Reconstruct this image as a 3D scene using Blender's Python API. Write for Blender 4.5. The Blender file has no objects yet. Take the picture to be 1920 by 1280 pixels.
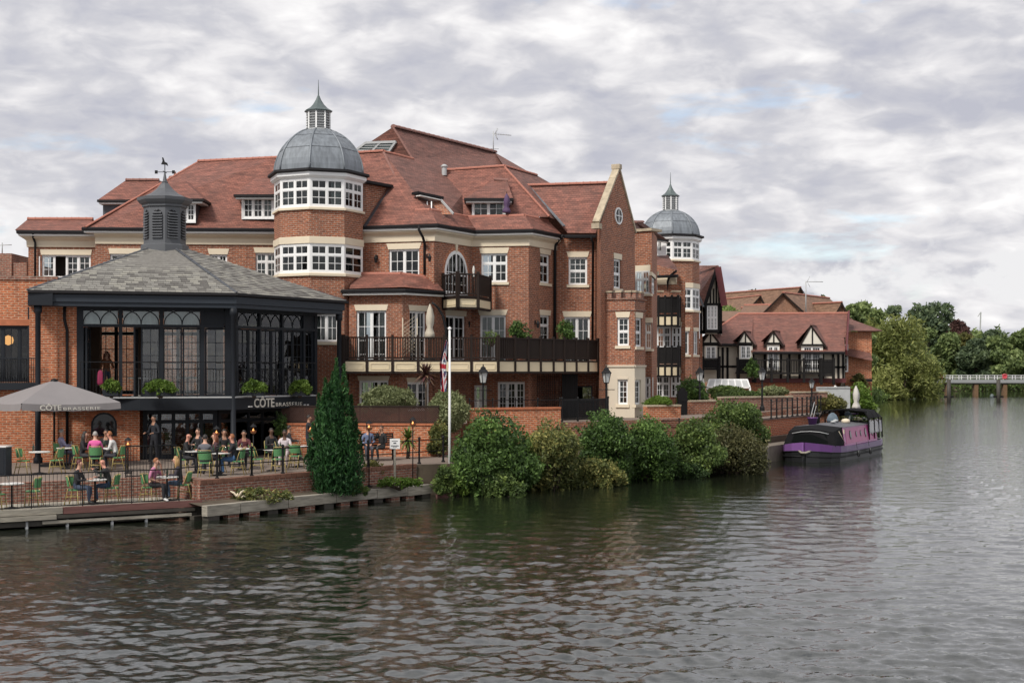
import bpy, math, random
import numpy as np
from mathutils import Vector, Matrix

random.seed(7)
RNG = np.random.default_rng(11)
S = bpy.context.scene
COL = S.collection
R = math.radians
PI = math.pi

# ------------------------------------------------------------------ camera
EYE = 4.6            # metres above the river
FOC = 2600.0         # focal length in photograph pixels
HOR = 697.0          # horizon row in the photograph
cam_d = bpy.data.cameras.new('camera')
cam = bpy.data.objects.new('camera', cam_d)
COL.objects.link(cam)
cam.location = (0, 0, EYE)
cam.rotation_euler = (R(90), 0, 0)
cam_d.sensor_width = 36.0
cam_d.lens = 36.0 * FOC / 1920.0
cam_d.shift_y = (HOR - 640.0) / 1920.0
cam_d.clip_start = 0.5
cam_d.clip_end = 6000
S.camera = cam

# ------------------------------------------------------------------ sky
SUN_DIR = Vector((-0.42, -0.62, 0.80)).normalized()
SUN_EL = math.asin(SUN_DIR.z)
SUN_AZ = math.atan2(SUN_DIR.x, SUN_DIR.y)
world = bpy.data.worlds.new('World')
S.world = world
world.use_nodes = True
wn, wl = world.node_tree.nodes, world.node_tree.links
wn.clear()
def wnode(t, **kw):
    n = wn.new(t)
    for k, v in kw.items():
        setattr(n, k, v)
    return n
w_out = wnode('ShaderNodeOutputWorld')
w_bg = wnode('ShaderNodeBackground')
w_bg.inputs['Strength'].default_value = 1.0
w_sky = wnode('ShaderNodeTexSky', sky_type='NISHITA')
w_sky.sun_disc = False
w_sky.sun_elevation = SUN_EL
w_sky.sun_rotation = SUN_AZ % (2 * PI)
w_skys = wnode('ShaderNodeVectorMath', operation='SCALE')
w_skys.inputs['Scale'].default_value = 0.115
wl.new(w_sky.outputs[0], w_skys.inputs[0])
w_tc = wnode('ShaderNodeTexCoord')
w_sep = wnode('ShaderNodeSeparateXYZ')
wl.new(w_tc.outputs['Generated'], w_sep.inputs[0])
def wmath(op, a, b=None, c=None):
    n = wnode('ShaderNodeMath', operation=op)
    for i, x in enumerate((a, b, c)):
        if x is None:
            continue
        if isinstance(x, (int, float)):
            n.inputs[i].default_value = x
        else:
            wl.new(x, n.inputs[i])
    return n.outputs[0]
# cloud layer: directions drawn out sideways, more so towards the horizon
zz = wmath('POWER', wmath('MAXIMUM', w_sep.outputs['Z'], 0.0), 0.8)
w_cmb = wnode('ShaderNodeCombineXYZ')
wl.new(w_sep.outputs['X'], w_cmb.inputs['X']); wl.new(w_sep.outputs['Y'], w_cmb.inputs['Y']); wl.new(zz, w_cmb.inputs['Z'])
def wnoise(scale, detail, rough, off, dist=0.0, stretch=(1, 1, 1)):
    mp = wnode('ShaderNodeMapping')
    mp.inputs['Location'].default_value = off
    mp.inputs['Scale'].default_value = stretch
    wl.new(w_cmb.outputs[0], mp.inputs[0])
    n = wnode('ShaderNodeTexNoise')
    n.inputs['Scale'].default_value = scale
    n.inputs['Detail'].default_value = detail
    n.inputs['Roughness'].default_value = rough
    n.inputs['Distortion'].default_value = dist
    wl.new(mp.outputs[0], n.inputs['Vector'])
    return n.outputs['Fac']
broad = wnoise(3.0, 3, 0.5, (8.3, 2.2, 1.0), 0.0, (1, 1, 2.4))
puff = wnoise(15.0, 6, 0.5, (3.1, 0.7, 0.3), 0.35, (0.85, 0.85, 1.9))
fine = wnoise(38.0, 5, 0.5, (5.7, 1.9, 0.8), 0.5, (0.8, 0.8, 1.8))
cloud_v = wmath('MULTIPLY_ADD', broad, 0.30, wmath('MULTIPLY_ADD', fine, 0.34, wmath('MULTIPLY', puff, 0.64)))
w_ramp = wnode('ShaderNodeValToRGB')
cr = w_ramp.color_ramp
cr.elements[0].position = 0.50; cr.elements[0].color = (0.350, 0.356, 0.405, 1)
cr.elements[1].position = 0.80; cr.elements[1].color = (0.68, 0.67, 0.668, 1)
e = cr.elements.new(0.60); e.color = (0.425, 0.425, 0.455, 1)
e = cr.elements.new(0.69); e.color = (0.545, 0.537, 0.55, 1)
wl.new(cloud_v, w_ramp.inputs[0])
# holes to the blue
hole_n = wnoise(7.0, 6, 0.6, (1.4, 9.2, 0), 0.3, (1, 1, 2.6))
w_hr = wnode('ShaderNodeValToRGB')
hr = w_hr.color_ramp
hr.elements[0].position = 0.28; hr.elements[0].color = (0.40, 0.40, 0.40, 1)
hr.elements[1].position = 0.40; hr.elements[1].color = (1, 1, 1, 1)
wl.new(hole_n, w_hr.inputs[0])
w_mix = wnode('ShaderNodeMix', data_type='RGBA')
wl.new(w_hr.outputs[0], w_mix.inputs[0])
wl.new(w_skys.outputs[0], w_mix.inputs[6])
wl.new(w_ramp.outputs[0], w_mix.inputs[7])
# heaped white cumulus standing low all round the horizon
cum_n = wnoise(15.0, 7, 0.58, (2.2, 4.1, 0.1), 0.2, (1, 1, 1.25))
band = wmath('MULTIPLY', wmath('SUBTRACT', 1.0, wmath('ABSOLUTE', wmath('DIVIDE', wmath('SUBTRACT', w_sep.outputs['Z'], 0.062), 0.055))), 1.0)
cum = wmath('MULTIPLY_ADD', wmath('MAXIMUM', band, 0.0), 0.22, cum_n)
w_cr = wnode('ShaderNodeValToRGB')
w_cr.color_ramp.elements[0].position = 0.66; w_cr.color_ramp.elements[0].color = (0, 0, 0, 1)
w_cr.color_ramp.elements[1].position = 0.74; w_cr.color_ramp.elements[1].color = (1, 1, 1, 1)
wl.new(cum, w_cr.inputs[0])
cum_f = wmath('MULTIPLY', w_cr.outputs[0], wmath('MINIMUM', wmath('MULTIPLY', wmath('MAXIMUM', band, 0.0), 3.0), 1.0))
w_mix2 = wnode('ShaderNodeMix', data_type='RGBA')
wl.new(cum_f, w_mix2.inputs[0])
wl.new(w_mix.outputs[2], w_mix2.inputs[6])
w_mix2.inputs[7].default_value = (0.575, 0.572, 0.58, 1)
wl.new(w_mix2.outputs[2], w_bg.inputs['Color'])
wl.new(w_bg.outputs[0], w_out.inputs['Surface'])
world.cycles.sampling_method = 'MANUAL'
world.cycles.sample_map_resolution = 512

# ------------------------------------------------------------------ sun behind thin cloud
sun_d = bpy.data.lights.new('sun', 'SUN')
sun_d.energy = 2.3
sun_d.angle = R(12)
sun_d.color = (1.0, 0.95, 0.88)
sun = bpy.data.objects.new('sun', sun_d)
COL.objects.link(sun)
sun.location = (-40, -60, 80)
sun.rotation_euler = (-SUN_DIR).to_track_quat('-Z', 'Y').to_euler()

# ------------------------------------------------------------------ exposure
S.view_settings.view_transform = 'Standard'
S.view_settings.look = 'None'
S.view_settings.exposure = 0.60
S.view_settings.gamma = 1.0
S.view_settings.use_curve_mapping = False
S.cycles.max_bounces = 7
S.cycles.transparent_max_bounces = 24
S.cycles.caustics_reflective = False
S.cycles.caustics_refractive = False
S.cycles.sample_clamp_indirect = 4.0
S.cycles.use_denoising = True

# ================================================================== helpers
def at(px, py, Y):
    """A place Y metres ahead that the photograph shows at column px, row py."""
    return Vector(((px - 960.0) * Y / FOC, Y, EYE + (HOR - py) * Y / FOC))

def atz(px, py, Z):
    """A place at height Z that the photograph shows at column px, row py."""
    Y = (EYE - Z) * FOC / (py - HOR)
    return Vector(((px - 960.0) * Y / FOC, Y, Z))

def xy(px, Y):
    return ((px - 960.0) * Y / FOC, Y)

def root_of(o):
    while o.parent is not None:
        o = o.parent
    return o

def props(o, label=None, cat=None, group=None, kind=None):
    if label: o['label'] = label
    if cat: o['category'] = cat
    if group: o['group'] = group
    if kind: o['kind'] = kind
    return o

def thing(name, loc, label, cat, group=None, rz=0.0):
    o = bpy.data.objects.new(name, None)
    o.empty_display_size = 0.2
    COL.objects.link(o)
    o.location = loc
    o.rotation_euler = (0, 0, rz)
    return props(o, label, cat, group)

def auto_uv(me):
    n = len(me.polygons)
    if n == 0:
        return
    nl = len(me.loops)
    nor = np.empty(n * 3); me.polygons.foreach_get('normal', nor); nor = nor.reshape(n, 3)
    tot = np.empty(n, int); me.polygons.foreach_get('loop_total', tot)
    vi = np.empty(nl, int); me.loops.foreach_get('vertex_index', vi)
    co = np.empty(len(me.vertices) * 3); me.vertices.foreach_get('co', co); co = co.reshape(-1, 3)
    u = np.stack([-nor[:, 1], nor[:, 0], np.zeros(n)], 1)
    ln = np.linalg.norm(u, axis=1)
    flat = ln < 0.08
    u[flat] = (1, 0, 0); ln[flat] = 1
    u /= ln[:, None]
    v = np.cross(nor, u)
    fi = np.repeat(np.arange(n), tot)
    p = co[vi]
    uv = np.stack([(p * u[fi]).sum(1), (p * v[fi]).sum(1)], 1)
    lay = me.uv_layers.new(name='UVMap')
    lay.data.foreach_set('uv', uv.astype(np.float32).ravel())

class MB:
    def __init__(s):
        s.v, s.f, s.m, s.sm = [], [], [], []
    def add(s, pts, faces, m=0, smooth=False):
        b = len(s.v)
        s.v.extend([tuple(p) for p in pts])
        for f in faces:
            s.f.append(tuple(b + i for i in f)); s.m.append(m); s.sm.append(smooth)
        return s
    def poly(s, pts, m=0):
        return s.add(pts, [tuple(range(len(pts)))], m)
    def obox(s, c, a, b, h, m=0):
        """box centred at c with half-axes a, b, h"""
        c, a, b, h = Vector(c), Vector(a), Vector(b), Vector(h)
        P = [c + i * a + j * b + k * h for k in (-1, 1) for j in (-1, 1) for i in (-1, 1)]
        F = [(0, 2, 3, 1), (4, 5, 7, 6), (0, 1, 5, 4), (2, 6, 7, 3), (0, 4, 6, 2), (1, 3, 7, 5)]
        if a.cross(b).dot(h) < 0:
            F = [f[::-1] for f in F]
        return s.add(P, F, m)
    def box(s, lo, hi, m=0):
        lo, hi = Vector(lo), Vector(hi)
        d = (hi - lo) / 2
        return s.obox((lo + hi) / 2, (d.x, 0, 0), (0, d.y, 0), (0, 0, d.z), m)
    def bar(s, p, q, w, h=None, m=0, up=(0, 0, 1)):
        p, q = Vector(p), Vector(q)
        h = w if h is None else h
        d = q - p
        u = Vector(up)
        side = d.cross(u)
        if side.length < 1e-6:
            side = d.cross(Vector((1, 0, 0)))
        side.normalize()
        u2 = side.cross(d).normalized()
        return s.obox((p + q) / 2, d / 2, side * w / 2, u2 * h / 2, m)
    def tube(s, pts, rad, n=6, m=0, smooth=True, caps=True):
        pts = [Vector(p) for p in pts]
        if isinstance(rad, (int, float)):
            rad = [rad] * len(pts)
        V, F = [], []
        ref = Vector((0, 0, 1)) if abs((pts[-1] - pts[0]).normalized().z) < 0.9 else Vector((1, 0, 0))
        for i, p in enumerate(pts):
            d = (pts[min(i + 1, len(pts) - 1)] - pts[max(i - 1, 0)]).normalized()
            a = d.cross(ref).normalized(); b = d.cross(a).normalized()
            for k in range(n):
                t = 2 * PI * k / n
                V.append(p + (a * math.cos(t) + b * math.sin(t)) * rad[i])
        for i in range(len(pts) - 1):
            for k in range(n):
                k2 = (k + 1) % n
                F.append((i * n + k, (i + 1) * n + k, (i + 1) * n + k2, i * n + k2))
        if caps:
            F.append(tuple(range(n)))
            F.append(tuple((len(pts) - 1) * n + k for k in reversed(range(n))))
        return s.add(V, F, m, smooth)
    def lathe(s, c, prof, n=12, ph=0.0, m=0, smooth=False, sc=(1, 1)):
        c = Vector(c)
        V, F = [], []
        for r, z in prof:
            for k in range(n):
                t = ph + 2 * PI * k / n
                V.append((c.x + r * sc[0] * math.cos(t), c.y + r * sc[1] * math.sin(t), c.z + z))
        for i in range(len(prof) - 1):
            for k in range(n):
                k2 = (k + 1) % n
                F.append((i * n + k, i * n + k2, (i + 1) * n + k2, (i + 1) * n + k))
        if prof[0][0] > 1e-4:
            F.append(tuple(reversed(range(n))))
        if prof[-1][0] > 1e-4:
            F.append(tuple((len(prof) - 1) * n + k for k in range(n)))
        return s.add(V, F, m, smooth)
    def prism(s, pts, vec, m=0):
        """planar polygon pts extruded along vec"""
        pts = [Vector(p) for p in pts]; vec = Vector(vec)
        n = len(pts)
        nor = Vector((0, 0, 0))
        for i in range(n):
            nor += pts[i].cross(pts[(i + 1) % n])
        if nor.dot(vec) > 0:
            pts = pts[::-1]
        P = pts + [p + vec for p in pts]
        F = [tuple(range(n)), tuple(reversed(range(n, 2 * n)))]
        for i in range(n):
            j = (i + 1) % n
            F.append((j, i, n + i, n + j))
        return s.add(P, F, m)
    def sweep(s, line, prof, closed=False, m=0, caps=True):
        """profile [(out, z)] swept along a plan polyline; out is to the right of the walking direction"""
        P = [Vector((p[0], p[1])) for p in line]
        n = len(P); k = len(prof)
        V = []
        for i in range(n):
            a = P[i] - P[i - 1] if (i > 0 or closed) else None
            b = P[(i + 1) % n] - P[i] if (i < n - 1 or closed) else None
            ns = []
            for d in (a, b):
                if d is not None:
                    d = d.normalized(); ns.append(Vector((d.y, -d.x)))
            if len(ns) == 2:
                h = (ns[0] + ns[1]).normalized()
                h = h / max(0.35, h.dot(ns[0]))
            else:
                h = ns[0]
            for o, z in prof:
                V.append((P[i].x + h.x * o, P[i].y + h.y * o, z))
        F = []
        for i in range(n if closed else n - 1):
            j = (i + 1) % n
            for q in range(k):
                q2 = (q + 1) % k
                F.append((i * k + q, j * k + q, j * k + q2, i * k + q2))
        if caps and not closed:
            F.append(tuple(reversed(range(k))))
            F.append(tuple((n - 1) * k + q for q in range(k)))
        return s.add(V, F, m)
    def mesh(s, name, mats, off=(0, 0, 0), uv=True):
        me = bpy.data.meshes.new(name)
        o = Vector(off)
        me.from_pydata([(x - o.x, y - o.y, z - o.z) for x, y, z in s.v], [], s.f)
        if not isinstance(mats, (list, tuple)):
            mats = [mats]
        for mt in mats:
            me.materials.append(mt)
        me.polygons.foreach_set('material_index', s.m)
        me.polygons.foreach_set('use_smooth', s.sm)
        me.update()
        if uv:
            auto_uv(me)
        return me
    def build(s, name, mats, parent=None, uv=True, **kw):
        off = root_of(parent).location if parent is not None else Vector((0, 0, 0))
        o = bpy.data.objects.new(name, s.mesh(name, mats, off, uv))
        COL.objects.link(o)
        if parent is not None:
            o.parent = parent
        return props(o, **kw)
    def build_at(s, name, mats, loc, **kw):
        """a top-level mesh whose origin is at loc"""
        o = bpy.data.objects.new(name, s.mesh(name, mats, loc))
        COL.objects.link(o)
        o.location = loc
        return props(o, **kw)

def inst(name, me, parent, loc, rz=0.0, mat=None):
    """another object on mesh me, placed in world coordinates under an unrotated thing"""
    o = bpy.data.objects.new(name, me)
    COL.objects.link(o)
    off = root_of(parent).location
    o.parent = parent
    if mat is not None:
        o.matrix_local = Matrix.Translation(Vector(loc) - off) @ mat
    else:
        o.location = Vector(loc) - off
        o.rotation_euler = (0, 0, rz)
    return o

def dup(root, loc, rz=0.0, label=None, group=None, scale=1.0):
    r = root.copy(); COL.objects.link(r)
    r.location = loc; r.rotation_euler = (0, 0, rz); r.scale = (scale,) * 3
    if label: r['label'] = label
    if group: r['group'] = group
    for ch in root.children:
        c = ch.copy(); COL.objects.link(c); c.parent = r
        for g in ch.children:
            d = g.copy(); COL.objects.link(d); d.parent = c
    return r

# ------------------------------------------------------------------ materials
def new_mat(name):
    m = bpy.data.materials.new(name)
    m.use_nodes = True
    nt = m.node_tree
    return m, nt.nodes, nt.links, nt.nodes['Principled BSDF']

def plain(name, col, rough=0.6, metal=0.0, var=0.12, vscale=3.0, bump=0.0, bscale=30.0, spec=0.5, streak=None):
    m, n, l, b = new_mat(name)
    b.inputs['Roughness'].default_value = rough
    b.inputs['Metallic'].default_value = metal
    b.inputs['Specular IOR Level'].default_value = spec
    tc = n.new('ShaderNodeTexCoord')
    nz = n.new('ShaderNodeTexNoise')
    nz.inputs['Scale'].default_value = vscale
    nz.inputs['Detail'].default_value = 5
    src = tc.outputs['Object']
    if streak:
        mp = n.new('ShaderNodeMapping'); mp.inputs['Scale'].default_value = streak
        l.new(src, mp.inputs[0]); src = mp.outputs[0]
    l.new(src, nz.inputs['Vector'])
    mx = n.new('ShaderNodeMix'); mx.data_type = 'RGBA'
    c = Vector(col)
    mx.inputs[6].default_value = (*(c * (1 - var * 1.6)), 1)
    mx.inputs[7].default_value = (*(c * (1 + var * 1.6)), 1)
    l.new(nz.outputs['Fac'], mx.inputs[0])
    l.new(mx.outputs[2], b.inputs['Base Color'])
    if bump:
        n2 = n.new('ShaderNodeTexNoise'); n2.inputs['Scale'].default_value = bscale; n2.inputs['Detail'].default_value = 4
        l.new(src, n2.inputs['Vector'])
        bp = n.new('ShaderNodeBump'); bp.inputs['Strength'].default_value = bump; bp.inputs['Distance'].default_value = 0.02
        l.new(n2.outputs['Fac'], bp.inputs['Height']); l.new(bp.outputs[0], b.inputs['Normal'])
    return m

def brick_mat(name, c1, c2, mortar, bw=0.27, rh=0.09, ms=0.015, rough=0.85, weather=0.22, bump=0.5, wcol=(0.12, 0.07, 0.055)):
    m, n, l, b = new_mat(name)
    b.inputs['Roughness'].default_value = rough
    b.inputs['Specular IOR Level'].default_value = 0.25
    uv = n.new('ShaderNodeUVMap')
    br = n.new('ShaderNodeTexBrick')
    br.inputs['Scale'].default_value = 1.0
    br.inputs['Brick Width'].default_value = bw
    br.inputs['Row Height'].default_value = rh
    br.inputs['Mortar Size'].default_value = ms
    br.inputs['Mortar Smooth'].default_value = 0.2
    br.inputs['Bias'].default_value = -0.1
    br.inputs['Color1'].default_value = (*c1, 1)
    br.inputs['Color2'].default_value = (*c2, 1)
    br.inputs['Mortar'].default_value = (*mortar, 1)
    l.new(uv.outputs[0], br.inputs['Vector'])
    # patches and stains with a shape of their own
    nz = n.new('ShaderNodeTexNoise'); nz.inputs['Scale'].default_value = 0.9; nz.inputs['Detail'].default_value = 7; nz.inputs['Roughness'].default_value = 0.65
    mp = n.new('ShaderNodeMapping'); mp.inputs['Scale'].default_value = (1.3, 0.7, 1)
    l.new(uv.outputs[0], mp.inputs[0]); l.new(mp.outputs[0], nz.inputs['Vector'])
    rp = n.new('ShaderNodeValToRGB'); rp.color_ramp.elements[0].position = 0.45; rp.color_ramp.elements[1].position = 0.75
    l.new(nz.outputs['Fac'], rp.inputs[0])
    mu = n.new('ShaderNodeMath'); mu.operation = 'MULTIPLY'; mu.inputs[1].default_value = weather * 2
    l.new(rp.outputs[0], mu.inputs[0])
    mx = n.new('ShaderNodeMix'); mx.data_type = 'RGBA'
    l.new(mu.outputs[0], mx.inputs[0]); l.new(br.outputs['Color'], mx.inputs[6]); mx.inputs[7].default_value = (*wcol, 1)
    # rain streaks running down the wall
    ns = n.new('ShaderNodeTexNoise'); ns.inputs['Scale'].default_value = 1.0; ns.inputs['Detail'].default_value = 4
    mps = n.new('ShaderNodeMapping'); mps.inputs['Scale'].default_value = (2.6, 0.22, 1)
    l.new(uv.outputs[0], mps.inputs[0]); l.new(mps.outputs[0], ns.inputs['Vector'])
    rs = n.new('ShaderNodeMapRange'); rs.inputs[1].default_value = 0.56; rs.inputs[2].default_value = 0.72; rs.inputs[3].default_value = 0.0; rs.inputs[4].default_value = 0.38
    l.new(ns.outputs['Fac'], rs.inputs[0])
    mxs = n.new('ShaderNodeMix'); mxs.data_type = 'RGBA'
    l.new(rs.outputs[0], mxs.inputs[0]); l.new(mx.outputs[2], mxs.inputs[6]); mxs.inputs[7].default_value = (*wcol, 1)
    mx = mxs
    # bricks of odd colour
    n3 = n.new('ShaderNodeTexNoise'); n3.inputs['Scale'].default_value = 6.0; n3.inputs['Detail'].default_value = 2
    mp3 = n.new('ShaderNodeMapping'); mp3.inputs['Scale'].default_value = (1, 2.6, 1)
    l.new(uv.outputs[0], mp3.inputs[0]); l.new(mp3.outputs[0], n3.inputs['Vector'])
    hs = n.new('ShaderNodeHueSaturation')
    ma = n.new('ShaderNodeMapRange'); ma.inputs[1].default_value = 0.25; ma.inputs[2].default_value = 0.75; ma.inputs[3].default_value = 0.55; ma.inputs[4].default_value = 1.48
    l.new(n3.outputs['Fac'], ma.inputs[0]); l.new(ma.outputs[0], hs.inputs['Value']); l.new(mx.outputs[2], hs.inputs['Color'])
    l.new(hs.outputs[0], b.inputs['Base Color'])
    bp = n.new('ShaderNodeBump'); bp.inputs['Strength'].default_value = bump; bp.inputs['Distance'].default_value = 0.012; bp.invert = True
    l.new(br.outputs['Fac'], bp.inputs['Height']); l.new(bp.outputs[0], b.inputs['Normal'])
    return m

def tile_mat(name, c1, c2, row=0.115, wid=0.17, rough=0.7, moss=0.25, mcol=(0.10, 0.06, 0.05)):
    """plain clay tiles: courses that overlap (saw-tooth relief) and tiles of uneven firing"""
    m, n, l, b = new_mat(name)
    b.inputs['Roughness'].default_value = rough
    b.inputs['Specular IOR Level'].default_value = 0.35
    uv = n.new('ShaderNodeUVMap')
    br = n.new('ShaderNodeTexBrick')
    br.inputs['Scale'].default_value = 1.0
    br.inputs['Brick Width'].default_value = wid
    br.inputs['Row Height'].default_value = row
    br.inputs['Mortar Size'].default_value = 0.006
    br.inputs['Bias'].default_value = 0.0
    br.inputs['Color1'].default_value = (*c1, 1); br.inputs['Color2'].default_value = (*c2, 1)
    br.inputs['Mortar'].default_value = (c2[0] * .4, c2[1] * .4, c2[2] * .4, 1)
    l.new(uv.outputs[0], br.inputs['Vector'])
    nz = n.new('ShaderNodeTexNoise'); nz.inputs['Scale'].default_value = 1.0; nz.inputs['Detail'].default_value = 6; nz.inputs['Roughness'].default_value = 0.7
    l.new(uv.outputs[0], nz.inputs['Vector'])
    rp = n.new('ShaderNodeValToRGB'); rp.color_ramp.elements[0].position = 0.42; rp.color_ramp.elements[1].position = 0.78
    l.new(nz.outputs['Fac'], rp.inputs[0])
    mu = n.new('ShaderNodeMath'); mu.operation = 'MULTIPLY'; mu.inputs[1].default_value = moss * 2
    l.new(rp.outputs[0], mu.inputs[0])
    mx = n.new('ShaderNodeMix'); mx.data_type = 'RGBA'
    l.new(mu.outputs[0], mx.inputs[0]); l.new(br.outputs['Color'], mx.inputs[6]); mx.inputs[7].default_value = (*mcol, 1)
    # courses laid from different batches: streaks along the courses
    n3 = n.new('ShaderNodeTexNoise'); n3.inputs['Scale'].default_value = 1.0; n3.inputs['Detail'].default_value = 3; n3.inputs['Roughness'].default_value = 0.7
    mp3 = n.new('ShaderNodeMapping'); mp3.inputs['Scale'].default_value = (1.1, 5.5, 1)
    l.new(uv.outputs[0], mp3.inputs[0]); l.new(mp3.outputs[0], n3.inputs['Vector'])
    hs = n.new('ShaderNodeHueSaturation')
    ma = n.new('ShaderNodeMapRange'); ma.inputs[1].default_value = 0.25; ma.inputs[2].default_value = 0.75; ma.inputs[3].default_value = 0.52; ma.inputs[4].default_value = 1.52
    l.new(n3.outputs['Fac'], ma.inputs[0]); l.new(ma.outputs[0], hs.inputs['Value']); l.new(mx.outputs[2], hs.inputs['Color'])
    l.new(hs.outputs[0], b.inputs['Base Color'])
    sp = n.new('ShaderNodeSeparateXYZ'); l.new(uv.outputs[0], sp.inputs[0])
    dv = n.new('ShaderNodeMath'); dv.operation = 'DIVIDE'; dv.inputs[1].default_value = row; l.new(sp.outputs['Y'], dv.inputs[0])
    fr = n.new('ShaderNodeMath'); fr.operation = 'FRACT'; l.new(dv.outputs[0], fr.inputs[0])
    ng = n.new('ShaderNodeMath'); ng.operation = 'MULTIPLY_ADD'; ng.inputs[1].default_value = -1.0; ng.inputs[2].default_value = 1.0; l.new(fr.outputs[0], ng.inputs[0])
    ad = n.new('ShaderNodeMath'); ad.operation = 'ADD'; l.new(ng.outputs[0], ad.inputs[0]); l.new(n3.outputs['Fac'], ad.inputs[1])
    bp = n.new('ShaderNodeBump'); bp.inputs['Strength'].default_value = 0.8; bp.inputs['Distance'].default_value = 0.02
    l.new(ad.outputs[0], bp.inputs['Height']); l.new(bp.outputs[0], b.inputs['Normal'])
    return m

def glass_mat(name, tint=(0.75, 0.8, 0.8), refl=0.1, dark=0.0):
    m = bpy.data.materials.new(name); m.use_nodes = True
    n, l = m.node_tree.nodes, m.node_tree.links
    n.clear()
    out = n.new('ShaderNodeOutputMaterial')
    tr = n.new('ShaderNodeBsdfTransparent'); tr.inputs[0].default_value = (*tint, 1)
    gl = n.new('ShaderNodeBsdfGlossy'); gl.inputs['Roughness'].default_value = 0.015
    tcn = n.new('ShaderNodeTexCoord')
    nz = n.new('ShaderNodeTexNoise'); nz.inputs['Scale'].default_value = 2.2
    l.new(tcn.outputs['Object'], nz.inputs['Vector'])
    bp = n.new('ShaderNodeBump'); bp.inputs['Strength'].default_value = 0.06; bp.inputs['Distance'].default_value = 0.05
    l.new(nz.outputs['Fac'], bp.inputs['Height']); l.new(bp.outputs[0], gl.inputs['Normal'])
    fr = n.new('ShaderNodeFresnel'); fr.inputs[0].default_value = 1.5
    ad = n.new('ShaderNodeMath'); ad.operation = 'ADD'; ad.inputs[1].default_value = refl; ad.use_clamp = True
    l.new(fr.outputs[0], ad.inputs[0])
    mx = n.new('ShaderNodeMixShader')
    l.new(ad.outputs[0], mx.inputs[0]); l.new(tr.outputs[0], mx.inputs[1]); l.new(gl.outputs[0], mx.inputs[2])
    l.new(mx.outputs[0], out.inputs[0])
    return m

def leaf_mat(name, dark, mid, light, rough=0.55, trans=0.38):
    m, n, l, b = new_mat(name)
    at_ = n.new('ShaderNodeAttribute'); at_.attribute_name = 'tone'
    rp = n.new('ShaderNodeValToRGB')
    rp.color_ramp.elements[0].color = (*dark, 1); rp.color_ramp.elements[0].position = 0.0
    rp.color_ramp.elements[1].color = (*light, 1); rp.color_ramp.elements[1].position = 1.0
    e_ = rp.color_ramp.elements.new(0.5); e_.color = (*mid, 1)
    l.new(at_.outputs['Fac'], rp.inputs[0])
    l.new(rp.outputs[0], b.inputs['Base Color'])
    b.inputs['Roughness'].default_value = rough
    b.inputs['Specular IOR Level'].default_value = 0.3
    tl = n.new('ShaderNodeBsdfTranslucent'); l.new(rp.outputs[0], tl.inputs[0])
    mx = n.new('ShaderNodeMixShader'); mx.inputs[0].default_value = trans
    out = n['Material Output']
    l.new(b.outputs[0], mx.inputs[1]); l.new(tl.outputs[0], mx.inputs[2]); l.new(mx.outputs[0], out.inputs[0])
    return m

def emit_mat(name, col, strength):
    m, n, l, b = new_mat(name)
    b.inputs['Base Color'].default_value = (*col, 1)
    b.inputs['Emission Color'].default_value = (*col, 1)
    b.inputs['Emission Strength'].default_value = strength
    return m

M = {}
M['brick'] = brick_mat('brick_red', (0.350, 0.110, 0.050), (0.205, 0.064, 0.036), (0.34, 0.25, 0.19), weather=0.2)
M['brick_orange'] = brick_mat('brick_orange', (0.47, 0.135, 0.052), (0.35, 0.095, 0.04), (0.46, 0.31, 0.21), weather=0.10)
M['brick_old'] = brick_mat('brick_old', (0.30, 0.115, 0.075), (0.19, 0.08, 0.06), (0.30, 0.25, 0.20), weather=0.3)
M['brick_tan'] = brick_mat('brick_tan', (0.30, 0.14, 0.085), (0.25, 0.12, 0.075), (0.30, 0.2, 0.14), weather=0.15)
M['tile'] = tile_mat('clay_tile', (0.245, 0.103, 0.076), (0.165, 0.071, 0.055), moss=0.34)
M['tile_bright'] = tile_mat('clay_tile_bright', (0.262, 0.104, 0.074), (0.175, 0.071, 0.053), moss=0.32)  # brighter copy for front slopes; the light they catch is in the colour
M['tile_shade_brown'] = tile_mat('clay_tile_shade_brown', (0.195, 0.089, 0.069), (0.145, 0.067, 0.054), moss=0.3)  # browner copy; duller light on river-side slopes is put into the colour
M['ridge'] = plain('ridge_clay', (0.34, 0.135, 0.095), 0.75, var=0.2, vscale=4)
M['ridge_dark'] = plain('ridge_clay_weathered', (0.21, 0.105, 0.085), 0.8, var=0.2, vscale=4)
M['cream'] = plain('cream_stone', (0.68, 0.59, 0.445), 0.75, var=0.08, vscale=1.2, bump=0.1)
M['cream_panel'] = plain('cream_panel', (0.66, 0.56, 0.38), 0.6, var=0.05, vscale=2)
M['stone_base'] = plain('cast_stone', (0.60, 0.53, 0.42), 0.8, var=0.08, vscale=1.0, bump=0.12)
M['coping'] = plain('coping_stone', (0.42, 0.35, 0.25), 0.85, var=0.38, vscale=3.0, bump=0.2)
M['white'] = plain('white_paint', (0.80, 0.80, 0.785), 0.45, var=0.03, vscale=2)
M['white_soft'] = plain('white_curtain', (0.62, 0.61, 0.57), 0.9, var=0.06, vscale=5)
M['gutter'] = plain('black_gutter', (0.012, 0.011, 0.012), 0.6, var=0.1, spec=0.2)
M['soffit'] = plain('soffit_white', (0.66, 0.65, 0.62), 0.5, var=0.04)
M['slate_paint'] = plain('slate_paint', (0.014, 0.017, 0.022), 0.55, var=0.10, vscale=1.5, spec=0.25)
M['slate_light'] = plain('slate_paint_fascia', (0.026, 0.033, 0.043), 0.55, var=0.08, vscale=1.5, spec=0.3)
M['cupola_grey'] = plain('cupola_grey', (0.085, 0.090, 0.098), 0.55, var=0.1, vscale=2)
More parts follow.
